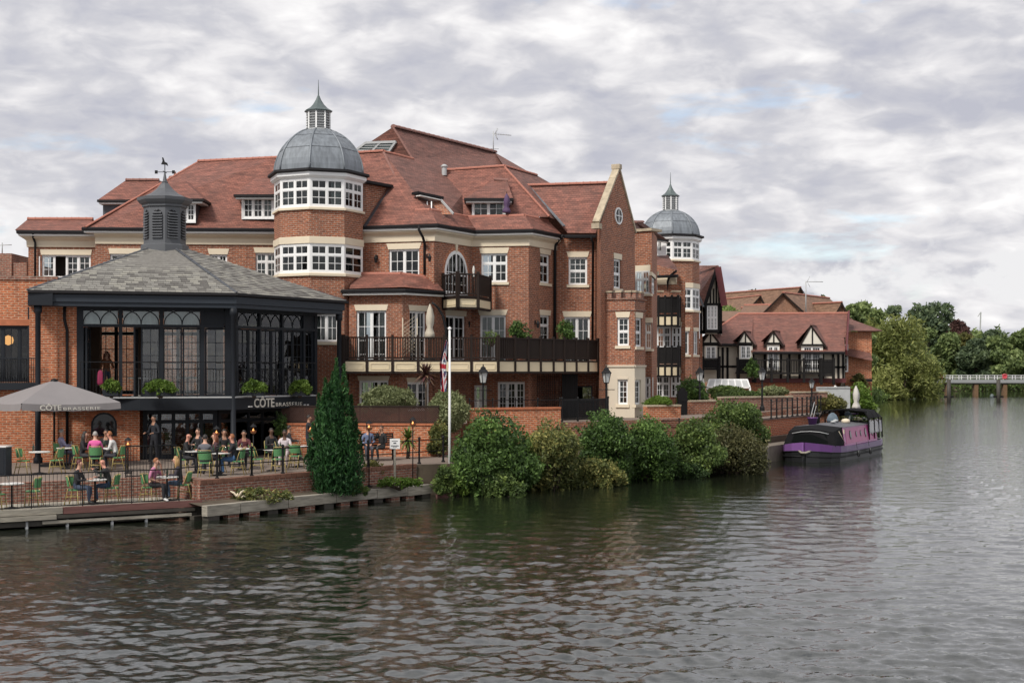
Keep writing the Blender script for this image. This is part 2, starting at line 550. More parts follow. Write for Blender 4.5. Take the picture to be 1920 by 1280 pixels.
M['lead'] = plain('lead_sheet', (0.185, 0.205, 0.225), 0.5, metal=0.2, var=0.38, vscale=2.2, streak=(3, 3, 0.5))
M['lead_green'] = plain('lead_green', (0.095, 0.120, 0.118), 0.5, metal=0.2, var=0.2, vscale=2)
M['lead_dark'] = plain('lead_dark', (0.07, 0.075, 0.085), 0.5, metal=0.2, var=0.2)
M['louvre'] = plain('louvre_grey', (0.40, 0.41, 0.41), 0.6, var=0.1)
M['timber_dark'] = plain('timber_dark', (0.024, 0.016, 0.013), 0.75, spec=0.2, var=0.25, vscale=4, streak=(1, 1, 0.2))
M['timber_black'] = plain('timber_black', (0.012, 0.011, 0.011), 0.75, var=0.2, spec=0.2)
M['timber_red'] = plain('barge_board_red', (0.10, 0.018, 0.020), 0.6, var=0.15)
M['render'] = plain('lime_render', (0.60, 0.54, 0.44), 0.85, var=0.07, vscale=1.5, bump=0.1)
M['iron'] = plain('black_iron', (0.010, 0.010, 0.011), 0.6, var=0.1, spec=0.25)
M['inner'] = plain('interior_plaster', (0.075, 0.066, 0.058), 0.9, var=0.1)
M['inner_wood'] = plain('interior_wood', (0.10, 0.055, 0.03), 0.6, var=0.2)
M['glass'] = glass_mat('window_glass', (0.70, 0.74, 0.74), 0.0)
M['glass_clear'] = glass_mat('clear_glass', (0.84, 0.88, 0.88), 0.03)
M['paving'] = plain('paving', (0.185, 0.145, 0.118), 0.9, var=0.15, vscale=1.5, bump=0.2)
M['earth'] = plain('bank_earth', (0.085, 0.066, 0.045), 0.95, var=0.35, vscale=2.5, bump=0.6, bscale=8)
M['beam'] = plain('weathered_beam', (0.30, 0.275, 0.225), 0.9, var=0.5, vscale=4, bump=0.4, bscale=15, streak=(0.5, 0.5, 4))
M['beam_red'] = plain('stained_beam', (0.155, 0.070, 0.060), 0.85, var=0.35, vscale=3, streak=(0.6, 0.6, 5))
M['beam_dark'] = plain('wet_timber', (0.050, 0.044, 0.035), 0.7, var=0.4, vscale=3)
M['bark'] = plain('bark', (0.075, 0.055, 0.040), 0.95, var=0.3, vscale=6, bump=0.5)

# ================================================================== walls, windows, roofs
class Face:
    """a vertical wall plane through two plan points, walked left to right as seen from the river"""
    def __init__(s, p0, p1):
        s.p0, s.p1 = Vector((p0[0], p0[1])), Vector((p1[0], p1[1]))
        d = s.p1 - s.p0
        s.len = d.length
        s.u = d.normalized()
        s.n = Vector((s.u.y, -s.u.x))
        s.ang = math.atan2(s.u.y, s.u.x)
    def pt(s, u, z, out=0.0):
        p = s.p0 + s.u * u + s.n * out
        return Vector((p.x, p.y, z))
    def hu(s, px):
        k = (px - 960.0) / FOC
        return (k * s.p0.y - s.p0.x) / (s.u.x - k * s.u.y)
    def hz(s, u, py):
        return EYE + (HOR - py) * (s.p0.y + s.u.y * u) / FOC
    def rect(s, px0, py0, px1, py1):
        a, b = s.hu(px0), s.hu(px1)
        m = (a + b) / 2
        return a, b, s.hz(m, py1), s.hz(m, py0)
    def box(s, mb, u0, u1, z0, z1, o0, o1, m=0):
        c = s.pt((u0 + u1) / 2, (z0 + z1) / 2, (o0 + o1) / 2)
        mb.obox(c, (s.u.x * (u1 - u0) / 2, s.u.y * (u1 - u0) / 2, 0), (s.n.x * (o1 - o0) / 2, s.n.y * (o1 - o0) / 2, 0), (0, 0, (z1 - z0) / 2), m)

_pane = {}
def pane(parent, F, u0, u1, z0, z1, out, mat):
    key = (round(u1 - u0, 2), round(z1 - z0, 2), mat.name)
    if key not in _pane:
        mb = MB(); w, h = key[0] / 2, key[1] / 2
        mb.box((-w, -0.003, -h), (w, 0.003, h))
        _pane[key] = mb.mesh('pane', mat)
    tilt = Matrix.Rotation(F.ang + random.uniform(-.012, .012), 4, 'Z') @ Matrix.Rotation(random.uniform(-.012, .012), 4, 'X')
    return inst('pane', _pane[key], parent, F.pt((u0 + u1) / 2, (z0 + z1) / 2, out), mat=tilt)

def window(parent, F, rect, lights=2, grid=(2, 2), top=None, recess=0.08, fmat='white', gmat='glass', name='window',
           lintel=0.0, flare=0.07, sill=0.0, curtain=0.3, fw=0.06, open_light=None, lintel_mat='cream', rows_from=None):
    """frame, mullions and bars as one mesh; every pane its own sub-part"""
    u0, u1, z0, z1 = rect
    mb = MB()
    d0, d1 = -recess - 0.07, -recess
    F.box(mb, u0, u0 + fw, z0, z1, d0, d1); F.box(mb, u1 - fw, u1, z0, z1, d0, d1)
    F.box(mb, u0 + fw, u1 - fw, z0, z0 + fw, d0, d1); F.box(mb, u0 + fw, u1 - fw, z1 - fw, z1, d0, d1)
    a0, a1, b0, b1 = u0 + fw, u1 - fw, z0 + fw, z1 - fw
    bands = []
    if top:
        frac, tg = top
        zt = b1 - (b1 - b0) * frac
        F.box(mb, a0, a1, zt - 0.035, zt + 0.035, d0, d1 - 0.002)
        bands = [(b0, zt - 0.035, grid), (zt + 0.035, b1, tg)]
    else:
        bands = [(b0, b1, grid)]
    mw = 0.075
    lw = ((a1 - a0) - mw * (lights - 1)) / lights
    cells = []
    for (c0, c1, g) in bands:
        for i in range(lights):
            l0 = a0 + i * (lw + mw); l1 = l0 + lw
            if i < lights - 1:
                F.box(mb, l1, l1 + mw, c0, c1, d0, d1)
            if open_light is not None and i == open_light and g is grid:
                # casement swung outwards
                continue
            sw = 0.035
            for (q0, q1, r0, r1) in ((l0, l0 + sw, c0, c1), (l1 - sw, l1, c0, c1), (l0 + sw, l1 - sw, c0, c0 + sw), (l0 + sw, l1 - sw, c1 - sw, c1)):
                F.box(mb, q0, q1, r0, r1, d0 + .01, d1 - 0.012)
            l0 += sw; l1 -= sw; e0, e1 = c0 + sw, c1 - sw
            nc, nr = g
            bw = 0.024
            for k in range(1, nc):
                x = l0 + (l1 - l0) * k / nc
                F.box(mb, x - bw / 2, x + bw / 2, e0, e1, d0 + 0.02, d1 - 0.018)
            for k in range(1, nr):
                z = e0 + (e1 - e0) * k / nr
                F.box(mb, l0, l1, z - bw / 2, z + bw / 2, d0 + 0.022, d1 - 0.020)
            for k in range(nc):
                for j in range(nr):
                    cells.append((l0 + (l1 - l0) * k / nc, l0 + (l1 - l0) * (k + 1) / nc, e0 + (e1 - e0) * j / nr, e0 + (e1 - e0) * (j + 1) / nr))
    w = mb.build(name, M[fmat], parent)
    for c in cells:
        pane(w, F, c[0] - .004, c[1] + .004, c[2] - .004, c[3] + .004, -recess - 0.042, M[gmat])
    if lintel:
        t = MB()
        P = [F.pt(u0 - 0.02, z1, 0), F.pt(u1 + 0.02, z1, 0), F.pt(u1 + flare, z1 + lintel, 0), F.pt(u0 - flare, z1 + lintel, 0)]
        P = [p - Vector((F.n.x, F.n.y, 0)) * 0.12 for p in P]
        t.prism(P, (F.n.x * 0.145, F.n.y * 0.145, 0))
        t.build('lintel', M[lintel_mat], w)
    if sill:
        t = MB()
        F.box(t, u0 - 0.09, u1 + 0.09, z0 - sill, z0 - 0.001, -0.14, 0.07)
        t.build('sill', M['cream'], w)
    if curtain and random.random() < curtain * 2:
        side = random.choice((0, 1, 2))
        spans = {0: [(0.03, 0.36)], 1: [(0.64, 0.97)], 2: [(0.03, 0.28), (0.72, 0.97)]}[side]
        if random.random() < 0.3: spans = [(0.02, 0.98)]
        for s0, s1 in spans:
            t = MB()
            n = max(6, int((s1 - s0) * (u1 - u0) / 0.05))
            pts = []
            for k in range(n + 1):
                uu = u0 + (u1 - u0) * (s0 + (s1 - s0) * k / n)
                pts.append((uu, -recess - 0.20 + 0.03 * math.sin(k * 1.9)))
            V = [F.pt(a, z, b) for (a, b) in pts for z in (z0 + .04, z1 - .03)]
            t.add(V, [(2 * k, 2 * k + 2, 2 * k + 3, 2 * k + 1) for k in range(n)])
            t.build('curtain', M['white_soft'], w)
    return w

def wall(parent, F, u0, u1, z0, z1, holes, mat, name='wall', top=None, reveal=0.16, liner=True):
    """brick face with real openings and reveals; top = list of (u, z) making the upper outline instead of z1"""
    us = sorted({u0, u1, *[h[0] for h in holes], *[h[1] for h in holes]})
    zs = sorted({z0, z1, *[h[2] for h in holes], *[h[3] for h in holes]})
    us = [u for u in us if u0 - 1e-6 <= u <= u1 + 1e-6]; zs = [z for z in zs if z0 - 1e-6 <= z <= z1 + 1e-6]
    mb = MB()
    for i in range(len(us) - 1):
        for j in range(len(zs) - 1):
            cu_, cz_ = (us[i] + us[i + 1]) / 2, (zs[j] + zs[j + 1]) / 2
            if any(h[0] < cu_ < h[1] and h[2] < cz_ < h[3] for h in holes):
                continue
            mb.poly([F.pt(us[i], zs[j]), F.pt(us[i + 1], zs[j]), F.pt(us[i + 1], zs[j + 1]), F.pt(us[i], zs[j + 1])])
    for h in holes:
        a, b, c, d = max(h[0], u0), min(h[1], u1), max(h[2], z0), min(h[3], z1)
        for (p, q) in (((a, c), (a, d)), ((b, d), (b, c)), ((a, d), (b, d)), ((b, c), (a, c))):
            mb.poly([F.pt(*p), F.pt(*q), F.pt(*q, -reveal), F.pt(*p, -reveal)])
    if top:
        mb.poly([F.pt(u, z) for (u, z) in top])
    w = mb.build(name, M[mat] if isinstance(mat, str) else mat, parent)
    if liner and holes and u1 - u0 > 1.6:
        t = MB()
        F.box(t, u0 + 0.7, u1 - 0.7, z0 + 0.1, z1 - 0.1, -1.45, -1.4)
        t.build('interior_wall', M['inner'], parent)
    return w

def windowed_wall(parent, F, u0, u1, z0, z1, wins, mat='brick', top=None, name='wall', liner=True):
    """wins: list of (px0, py0, px1, py1, options) read off the photograph and laid on the wall plane"""
    rects = [F.rect(*w[:4]) for w in wins]
    w_ = wall(parent, F, u0, u1, z0, z1, rects, mat, name, top, liner=liner)
    for r, w in zip(rects, wins):
        window(parent, F, r, **w[4])
    return w_

_ridge = {}
def ridge_line(parent, p, q, mat='ridge', r=0.115, seg=0.36, name='ridge_tile'):
    p, q = Vector(p), Vector(q)
    d = q - p
    n = max(1, round(d.length / seg))
    L = d.length / n
    key = (round(L, 2), r, mat)
    if key not in _ridge:
        mb = MB(); V = []; k = 6
        for x in (0.0, 0.05, 0.052, key[0] + 0.012):
            rr = r * (1.10 if x <= 0.05 else 1.0)
            for i in range(k + 1):
                t = PI * (-0.10 + 1.20 * i / k)
                V.append((x, rr * math.cos(t), rr * math.sin(t) * 0.8 - 0.02))
        F_ = []
        for a in range(3):
            for i in range(k):
                F_.append((a * (k + 1) + i, a * (k + 1) + i + 1, (a + 1) * (k + 1) + i + 1, (a + 1) * (k + 1) + i))
        F_.append(tuple(reversed(range(k + 1)))); F_.append(tuple(3 * (k + 1) + i for i in range(k + 1)))
        F_ = [f[::-1] for f in F_]
        mb.add(V, F_)
        _ridge[key] = mb.mesh(name, M[mat])
    x = d.normalized(); y = Vector((0, 0, 1)).cross(x).normalized(); z = x.cross(y)
    mat4 = Matrix((x, y, z)).transposed().to_4x4()
    for i in range(n):
        jit = Matrix.Rotation(random.uniform(-.02, .02), 4, 'Z') @ Matrix.Rotation(random.uniform(-.015, .015), 4, 'Y')
        inst(name, _ridge[key], parent, p + x * (L * i), mat=mat4 @ jit)

def roof(parent, polys, mat='tile', name='roof', thick=0.0):
    mb = MB()
    for P in polys:
        P = [Vector(p) for p in P]
        n = Vector((0, 0, 0))
        for i in range(len(P)):
            n += P[i].cross(P[(i + 1) % len(P)])
        if n.z < 0:
            P = P[::-1]
        if len(P) > 4:
            c = sum(P, Vector((0, 0, 0))) / len(P)
            for i in range(len(P)):
                mb.poly([P[i], P[(i + 1) % len(P)], c])
        else:
            mb.poly(P)
    return mb.build(name, M[mat], parent)

GUT = [(0.0, 0.0), (0.06, -0.11), (-0.07, -0.11), (-0.12, 0.02), (-0.04, 0.03)]
def gutter(parent, line, z, soffit=True):
    MB().sweep(line, [(o, z + dz) for o, dz in ((0.02, 0.03), (0.06, -0.02), (0.05, -0.12), (-0.06, -0.14), (-0.14, -0.10), (-0.14, 0.04))][::-1]).build('gutter', M['gutter'], parent)
    if soffit:
        MB().sweep(line, [(o, z + dz) for o, dz in ((-0.03, -0.145), (-0.03, -0.225), (-0.36, -0.235), (-0.36, -0.145))][::-1]).build('soffit_board', M['soffit'], parent)

def downpipe(parent, pts, r=0.055):
    MB().tube(pts, r, 8).build('downpipe', M['gutter'], parent)

def balcony(parent, segs, zf, rail=1.02, below=0.50, floor_poly=None, mat='timber_dark', label=None):
    """segs: list of (p0, p1, post positions 0..1, balusters per bay, panel style, baluster width)"""
    zb = zf - below
    top = zf + rail
    deck = MB()
    if floor_poly:
        deck.prism([(p[0], p[1], zf - 0.14) for p in floor_poly], (0, 0, 0.12))
    for (p0, p1, *_r) in segs:
        F = Face(p0, p1)
        F.box(deck, 0.0, F.len, zb - 0.10, zb - 0.002, -0.14, -0.01)
    bal = deck.build('balcony', M[mat], parent)
    if label:
        bal['label'] = label
    bm_cache = {}
    for (p0, p1, posts, nb, style, bw) in segs:
        F = Face(p0, p1)
        t = MB()
        F.box(t, 0.0, F.len, top - 0.06, top, -0.075, 0.02)
        t.build('handrail', M[mat], bal)
        t = MB()
        F.box(t, 0.0, F.len, zf + 0.06, zf + 0.13, -0.06, 0.005)
        F.box(t, 0.0, F.len, zf - 0.05, zf + 0.02, -0.07, 0.015)
        t.build('bottom_rail', M[mat], bal)
        for q in posts:
            t = MB()
            F.box(t, q * F.len - 0.055, q * F.len + 0.055, zb - 0.02, top + 0.09, -0.085, 0.03)
            t.build('post', M[mat], bal)
        for a, b in zip(posts[:-1], posts[1:]):
            ua, ub = a * F.len + 0.06, b * F.len - 0.06
            h = top - 0.062 - (zf + 0.132)
            key = (bw, mat)
            if key not in bm_cache:
                m_ = MB(); m_.box((-bw / 2, -0.018, 0), (bw / 2, 0.018, h)); bm_cache[key] = m_.mesh('baluster', M[mat])
            for k in range(nb):
                u = ua + (ub - ua) * (k + 0.5) / nb
                inst('baluster', bm_cache[key], bal, F.pt(u, zf + 0.132, -0.03), F.ang)
            t = MB()
            F.box(t, ua + 0.003, ub - 0.003, zb + 0.002, zf - 0.06, -0.07, -0.01)
            if style == 'moulded':
                i_ = 0.09
                for (x0, x1, y0, y1) in ((ua + i_, ub - i_, zb + i_, zb + i_ + .022), (ua + i_, ub - i_, zf - .06 - i_ - .022, zf - .06 - i_),
                                         (ua + i_, ua + i_ + .022, zb + i_ + .022, zf - .06 - i_ - .022), (ub - i_ - .022, ub - i_, zb + i_ + .022, zf - .06 - i_ - .022)):
                    F.box(t, x0, x1, y0, y1, -0.01, 0.012)
            t.build('panel', M['cream_panel'], bal)
    return bal

def wall_lamp(parent, F, px, py):
    u = F.hu(px); z = F.hz(u, py)
    t = MB()
    F.box(t, u - .05, u + .05, z - .05, z + .12, 0.0, 0.03)
    c = F.pt(u, z - 0.1, 0.16)
    t.bar(F.pt(u, z + .14, 0.0), F.pt(u, z + .14, 0.16), 0.025)
    t.lathe(c, [(0.05, -0.12), (0.085, 0.08), (0.10, 0.09), (0.03, 0.20), (0.012, 0.25)], 6)
    t.build('wall_lantern', M['iron'], parent)

# ================================================================== the brick apartment building
APT = thing('apartment_building', (-3, 68, 1.2), 'large red brick apartment building with clay tile roofs and two lead domed turrets', 'building')
ZE = 11.3
LB0, LB1 = (-23.16, 66.4), (-19.95, 66.6)
LW0, LW1 = (-19.8, 65.9), (-11.2, 66.5)
A0, A1 = (-7.15, 64.45), (-3.56, 63.4)
B1, C1, D1, E1 = (-1.96, 66.3), (0.79, 65.8), (2.16, 68.4), (4.16, 68.4)
G0, G1 = (4.26, 66.7), (6.27, 70.8)
two = dict(lights=2, grid=(2, 2))
tl = dict(lights=2, grid=(2, 2), top=(0.33, (2, 1)))
ST = dict(lintel=0.27, sill=0.13)

# --- wing behind the restaurant
F = Face(LB0, LB1)
windowed_wall(APT, F, 0, F.len, 3.0, ZE - 0.3, [(78, 478, 170, 520, dict(lights=4, grid=(2, 3), open_light=1, lintel=0.26, sill=0, curtain=0.5))])
t = MB()  # casement standing open
c = F.pt(F.hu(77), 9.6, 0.25); 
a = Vector((0.10, -0.30, 0))
for dz in (-0.45, 0.45):
    t.obox(c + Vector((0, 0, dz)), a, (0.02, 0.006, 0), (0, 0, 0.035))
for k in (-1, 1):
    t.obox(c + a * k, (0.02, 0.0, 0), (0, 0.03, 0), (0, 0, 0.48))
t.obox(c, a * 0.98, (0.012, 0.004, 0), (0, 0, 0.014))
t.build('open_casement', M['white'], APT)
F2 = Face((-23.9, 70.5), LB0)
wall(APT, F2, 0, F2.len, 3.0, ZE - 0.3, [], 'brick')
F = Face(LB1, LW0)
F = Face(LW0, LW1)
windowed_wall(APT, F, 0, F.len, 3.0, ZE - 0.3, [
    (206, 476, 288, 524, dict(lights=3, grid=(2, 2), top=(0.33, (2, 1)), lintel=0.27)),
    (393, 477, 426, 530, dict(lights=2, grid=(2, 2), top=(0.33, (2, 1)), lintel=0.28, flare=0.1)),
    (479, 474, 520, 522, dict(lights=2, grid=(2, 2), top=(0.33, (2, 1)), lintel=0.26, flare=0.1))])
F = Face((-19.8, 70.0), LW0)
wall(APT, F, 0, F.len, 3.0, ZE - 0.3, [], 'brick')
# cream cornice bands under the eaves
CORN = [(0.0, -0.72), (0.07, -0.72), (0.08, -0.44), (0.14, -0.38), (0.27, -0.30), (0.27, -0.235), (0.0, -0.235)]
def cornice(line):
    MB().sweep(line, [(o, ZE + z) for o, z in CORN]).build('cornice', M['cream'], APT)
cornice([(-23.9, 70.5), LB0, LB1])
MB().sweep([LW0, LW1], [(o, ZE + .1 + z) for o, z in CORN]).build('cornice', M['cream'], APT)
gutter(APT, [(-24.3, 70.2), (-23.5, 65.9), (-19.9, 66.1)], ZE)
gutter(APT, [(-20.3, 70.0), (-20.25, 65.45), (-11.0, 66.05)], ZE + 0.1)
downpipe(APT, [at(62, 437, 65.95), at(62, 445, 66.2), at(66, 455, 66.25), at(66, 520, 66.25)])
# low parapet roof strip under the casement window
t = MB(); F = Face((-23.3, 66.1), (-19.9, 66.3)); F.box(t, -0.3, F.len, 8.9, 9.05, 0.0, 0.35); t.build('parapet_coping', M['ridge'], APT)

# --- A, B, C, D, E: the broken front
K0, K1, K2 = (-7.35, 62.5), (-4.9, 62.0), (-3.5, 63.55)
FA = Face(A0, A1); FB = Face(A1, B1); FC = Face(B1, C1); FD = Face(C1, D1); FE = Face(D1, E1)
windowed_wall(APT, FA, 0, FA.len, 7.5, ZE - 0.3, [(729, 467, 786, 530, dict(lights=2, grid=(2, 3), lintel=0.27, flare=0.11, curtain=0))])
wall_lamp(APT, FA, 707, 484); wall_lamp(APT, FB, 800, 482)
# arched garden door on the diagonal wall
u_a, u_b, z_a, z_t = FB.rect(833, 470, 876, 560)
z_a = 8.05
uc, rw = (u_a + u_b) / 2, (u_b - u_a) / 2
zspring = z_t - 1.15
rect1 = FB.rect(836, 592, 873, 690); rect1 = (rect1[0], rect1[1], 5.1, rect1[3])
wall(APT, FB, 0, FB.len, 1.9, ZE - 0.3, [(u_a - 0.0, u_b, z_a, zspring), rect1], 'brick')
def arch(k, f=1.0, n=16, extra=0.0):
    t_ = PI * k / n
    return uc - (rw + extra) * f * math.cos(t_), zspring + (1.15 + extra) * f * math.sin(t_)
# masonry over the arch stays whole; the door stands slightly proud with its own arched frame
t = MB()
for k in range(16):
    for (i0, i1, o0, o1) in ((1.0, 0.86, -0.02, 0.035),):
        P = [arch(k), arch(k + 1), arch(k + 1, i1), arch(k, i1)]
        t.prism([FB.pt(u, z, o0) for u, z in P], (FB.n.x * (o1 - o0), FB.n.y * (o1 - o0), 0))
FB.box(t, u_a, u_a + 0.10, z_a, zspring, -0.02, 0.035); FB.box(t, u_b - 0.10, u_b, z_a, zspring, -0.02, 0.035)
FB.box(t, uc - 0.05, uc + 0.05, z_a, zspring + 1.0, -0.018, 0.033)
FB.box(t, u_a + .1, u_b - .1, zspring - 0.03, zspring + 0.03, -0.018, 0.03)
for q in (-0.66, -0.33, 0.33, 0.66):
    FB.box(t, uc + q * rw - 0.018, uc + q * rw + 0.018, z_a, zspring + 1.0 * math.sqrt(1 - q * q), -0.015, 0.028)
for z in (8.7, 9.25):
    FB.box(t, u_a + .1, u_b - .1, z - 0.018, z + 0.018, -0.013, 0.024)
FB.box(t, u_a + .1, u_b - .1, z_a, z_a + 0.28, -0.012, 0.02)
dr = t.build('arched_door', M['white'], APT)
for q0, q1 in ((-0.9, -0.66), (-0.66, -0.33), (-0.33, 0.0), (0.0, 0.33), (0.33, 0.66), (0.66, 0.9)):
    qa = max(abs(q0), abs(q1))
    pane(dr, FB, uc + q0 * rw, uc + q1 * rw, 8.35, zspring, 0.006, M['glass'])
    t = MB()
    P = [(uc + q0 * rw, zspring), (uc + q1 * rw, zspring), (uc + q1 * rw, zspring + 1.0 * math.sqrt(1 - min(.9, abs(q1)) ** 2)), (uc + q0 * rw, zspring + 1.0 * math.sqrt(1 - min(.9, abs(q0)) ** 2))]
    t.prism([FB.pt(u, z, 0.004) for u, z in P], (FB.n.x * .006, FB.n.y * .006, 0)); t.build('pane', M['glass'], dr)
t = MB()
P = [arch(k) for k in range(17)]
t.prism([FB.pt(u, z, 0.001) for u, z in P] , (FB.n.x * .002, FB.n.y * .002, 0)); t.build('door_backing', M['inner_wood'], dr)
# rubbed-brick arch ring with a keystone
t = MB()
for k in range(16):
    P = [arch(k, extra=0.002), arch(k + 1, extra=0.002), arch(k + 1, extra=0.16), arch(k, extra=0.16)]
    t.prism([FB.pt(u, z, -0.02) for u, z in P], (FB.n.x * 0.03, FB.n.y * 0.03, 0))
t.build('arch_ring', M['brick_orange'], APT)
t = MB(); P = [(uc - .06, z_t - 0.05), (uc + .06, z_t - 0.05), (uc + .10, z_t + .30), (uc - .10, z_t + .30)]
t.prism([FB.pt(u, z, -0.02) for u, z in P], (FB.n.x * 0.08, FB.n.y * 0.08, 0)); t.build('keystone', M['cream'], APT)
window(APT, FB, rect1, lights=2, grid=(2, 4), lintel=0.25)
windowed_wall(APT, FC, 0, FC.len, 1.9, ZE - 0.3, [
    (902, 475, 951, 529, dict(**tl, **ST, flare=0.1)),
    (900, 591, 948, 697, dict(lights=2, grid=(2, 4), lintel=0.26, flare=0.1)),
    (889, 722, 913, 770, dict(lights=2, grid=(1, 4), curtain=0)),
    (933, 716, 984, 772, dict(lights=3, grid=(2, 4), curtain=0))])
windowed_wall(APT, FD, 0, FD.len, 1.9, ZE - 0.3, [
    (1013, 477, 1031, 531, dict(lights=1, grid=(2, 2), top=(0.33, (2, 1)), **ST, flare=0.1)),
    (1013, 591, 1031, 646, dict(lights=1, grid=(2, 2), top=(0.33, (2, 1)), lintel=0.26, flare=0.1))])
windowed_wall(APT, FE, 0, FE.len, 1.9, ZE - 0.1, [
    (1066, 482, 1101, 534, dict(lights=1, grid=(3, 2), top=(0.5, (3, 2)), **ST, flare=0.1)),
    (1058, 594, 1106, 690, dict(lights=2, grid=(2, 4), lintel=0.28, flare=0.1))])
wall_lamp(APT, FD, 1003, 606); wall_lamp(APT, FC, 880, 605)
wall(APT, Face(E1, G0), 0, 1.7, 1.9, 11.9, [], 'brick')
cornice([A0, A1, B1, C1, D1])
GL = [(-7.0, 64.02), (-3.40, 62.95), (-1.75, 65.85), (0.98, 65.32), (2.40, 67.95)]
gutter(APT, GL, ZE)
gutter(APT, [(2.55, 67.98), (4.1, 67.95)], ZE - 0.02, False)
downpipe(APT, [at(785, 423, 62.95), at(786, 432, 62.9), at(793, 445, 63.05), at(796, 456, 63.4), at(796, 470, 63.52), at(796, 514, 63.5)], 0.06)
downpipe(APT, [at(1056, 441, 67.8), at(1046, 452, 68.1), at(1041, 462, 68.1), at(1040, 700, 68.1)], 0.07)
downpipe(APT, [at(1108, 445, 67.8), at(1112, 455, 68.1), at(1111, 640, 68.1)], 0.06)

# --- projecting ground and first floor block with its own little roof
FK = Face(K0, K1); FK2 = Face(K1, K2)
windowed_wall(APT, FK, 0, FK.len, 1.9, 8.2, [
    (668, 582, 724, 694, dict(lights=2, grid=(2, 4), lintel=0.27, flare=0.1, curtain=1.0)),
    (673, 713, 728, 765, dict(lights=3, grid=(2, 3), lintel=0.2))])
windowed_wall(APT, FK2, 0, FK2.len, 1.9, 8.2, [
    (768, 583, 799, 694, dict(lights=2, grid=(2, 4), lintel=0.26, flare=0.08)),
    (764, 716, 806, 770, dict(lights=2, grid=(2, 3), lintel=0.2))])
wall(APT, Face((-7.35, 64.4), K0), 0, 1.9, 1.9, 8.2, [], 'brick')
kl = [(-7.65, 64.3), (-7.62, 62.15), (-4.75, 61.6), (-3.1, 63.5)]
gutter(APT, kl, 8.26)
kr = roof(APT, [[at(655, 541, 62.15), at(757, 538, 61.6), at(752, 513, 63.2), at(664, 513, 63.9)],
           [at(757, 538, 61.6), at(832, 545, 63.5), at(812, 521, 63.75), at(752, 513, 63.2)],
           [(-7.65, 64.4, 8.27), at(655, 541, 62.15), at(664, 513, 63.9)],
           [at(664, 513, 63.9), at(752, 513, 63.2), at(812, 521, 63.75), at(664, 511, 65)]], 'tile_bright')
ridge_line(kr, at(664, 513, 63.9), at(752, 513, 63.2)); ridge_line(kr, at(752, 513, 63.2), at(812, 521, 63.75))

# --- gable wing
FG = Face(G0, G1)
uap = FG.len * 0.52
gz0, gza = 11.75, 14.55
orect = FG.rect(1152, 389, 1166, 421)
windowed_wall(APT, FG, 0, FG.len, 1.9, gz0, [(1151, 486, 1165, 541, dict(lights=1, grid=(2, 2), top=(0.5, (2, 2)), lintel=0.28, sill=0.12, flare=0.05))],
              top=[(0, gz0), (FG.len, gz0), (uap, gza)], liner=False)
# oval window
t = MB(); oc = ((orect[0] + orect[1]) / 2, (orect[2] + orect[3]) / 2); orx, orz = (orect[1] - orect[0]) / 2, (orect[3] - orect[2]) / 2
def oval(k, f): return oc[0] + orx * f * math.cos(2 * PI * k / 24), oc[1] + orz * f * math.sin(2 * PI * k / 24)
for k in range(24):
    t.prism([FG.pt(*oval(k, 1), .0), FG.pt(*oval(k + 1, 1), .0), FG.pt(*oval(k + 1, .82), .0), FG.pt(*oval(k, .82), .0)], (FG.n.x * .05, FG.n.y * .05, 0))
FG.box(t, oc[0] - orx * .85, oc[0] + orx * .85, oc[1] - .02, oc[1] + .02, 0.01, 0.06)
FG.box(t, oc[0] - .02, oc[0] + .02, oc[1] - orz * .85, oc[1] + orz * .85, 0.01, 0.058)
ov = t.build('oval_window', M['white'], APT)
t = MB(); t.prism([FG.pt(*oval(k, .84), .004) for k in range(24)], (FG.n.x * .008, FG.n.y * .008, 0)); t.build('pane', M['glass'], ov)
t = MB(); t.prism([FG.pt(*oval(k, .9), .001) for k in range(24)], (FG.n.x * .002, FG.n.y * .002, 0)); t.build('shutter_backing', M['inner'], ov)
t = MB()
for k in range(24):
    t.prism([FG.pt(*oval(k, 1.01), -.01), FG.pt(*oval(k + 1, 1.01), -.01), FG.pt(*oval(k + 1, 1.3), -.01), FG.pt(*oval(k, 1.3), -.01)], (FG.n.x * .022, FG.n.y * .022, 0))
t.build('arch_ring', M['brick'], APT)
# coping stones along the two slopes, laid one after the other
def coping(p, q, n, w=0.36, h=0.11):
    p, q = Vector(p), Vector(q)
    for i in range(n):
        a_, b_ = p.lerp(q, (i + 0.006) / n), p.lerp(q, (i + 0.994) / n)
        MB().bar(a_, b_, w * random.uniform(.98, 1.02), h).build('coping_stone', M['coping'], APT)
inw = Vector((-FG.n.x, -FG.n.y, 0)) * 0.12
coping(FG.pt(-0.28, gz0 + 0.02) + inw, FG.pt(uap, gza + 0.16) + inw, 5)
coping(FG.pt(uap, gza + 0.16) + inw, FG.pt(FG.len + 0.12, gz0 - 0.05) + inw, 5)
t = MB(); FG.box(t, uap - .16, uap + .16, gza + .10, gza + .34, -.34, .10); t.build('apex_stone', M['coping'], APT)
t = MB(); FG.box(t, -0.34, 0.05, gz0 - .28, gz0 - .02, -.34, .06); t.build('kneeler_stone', M['coping'], APT)

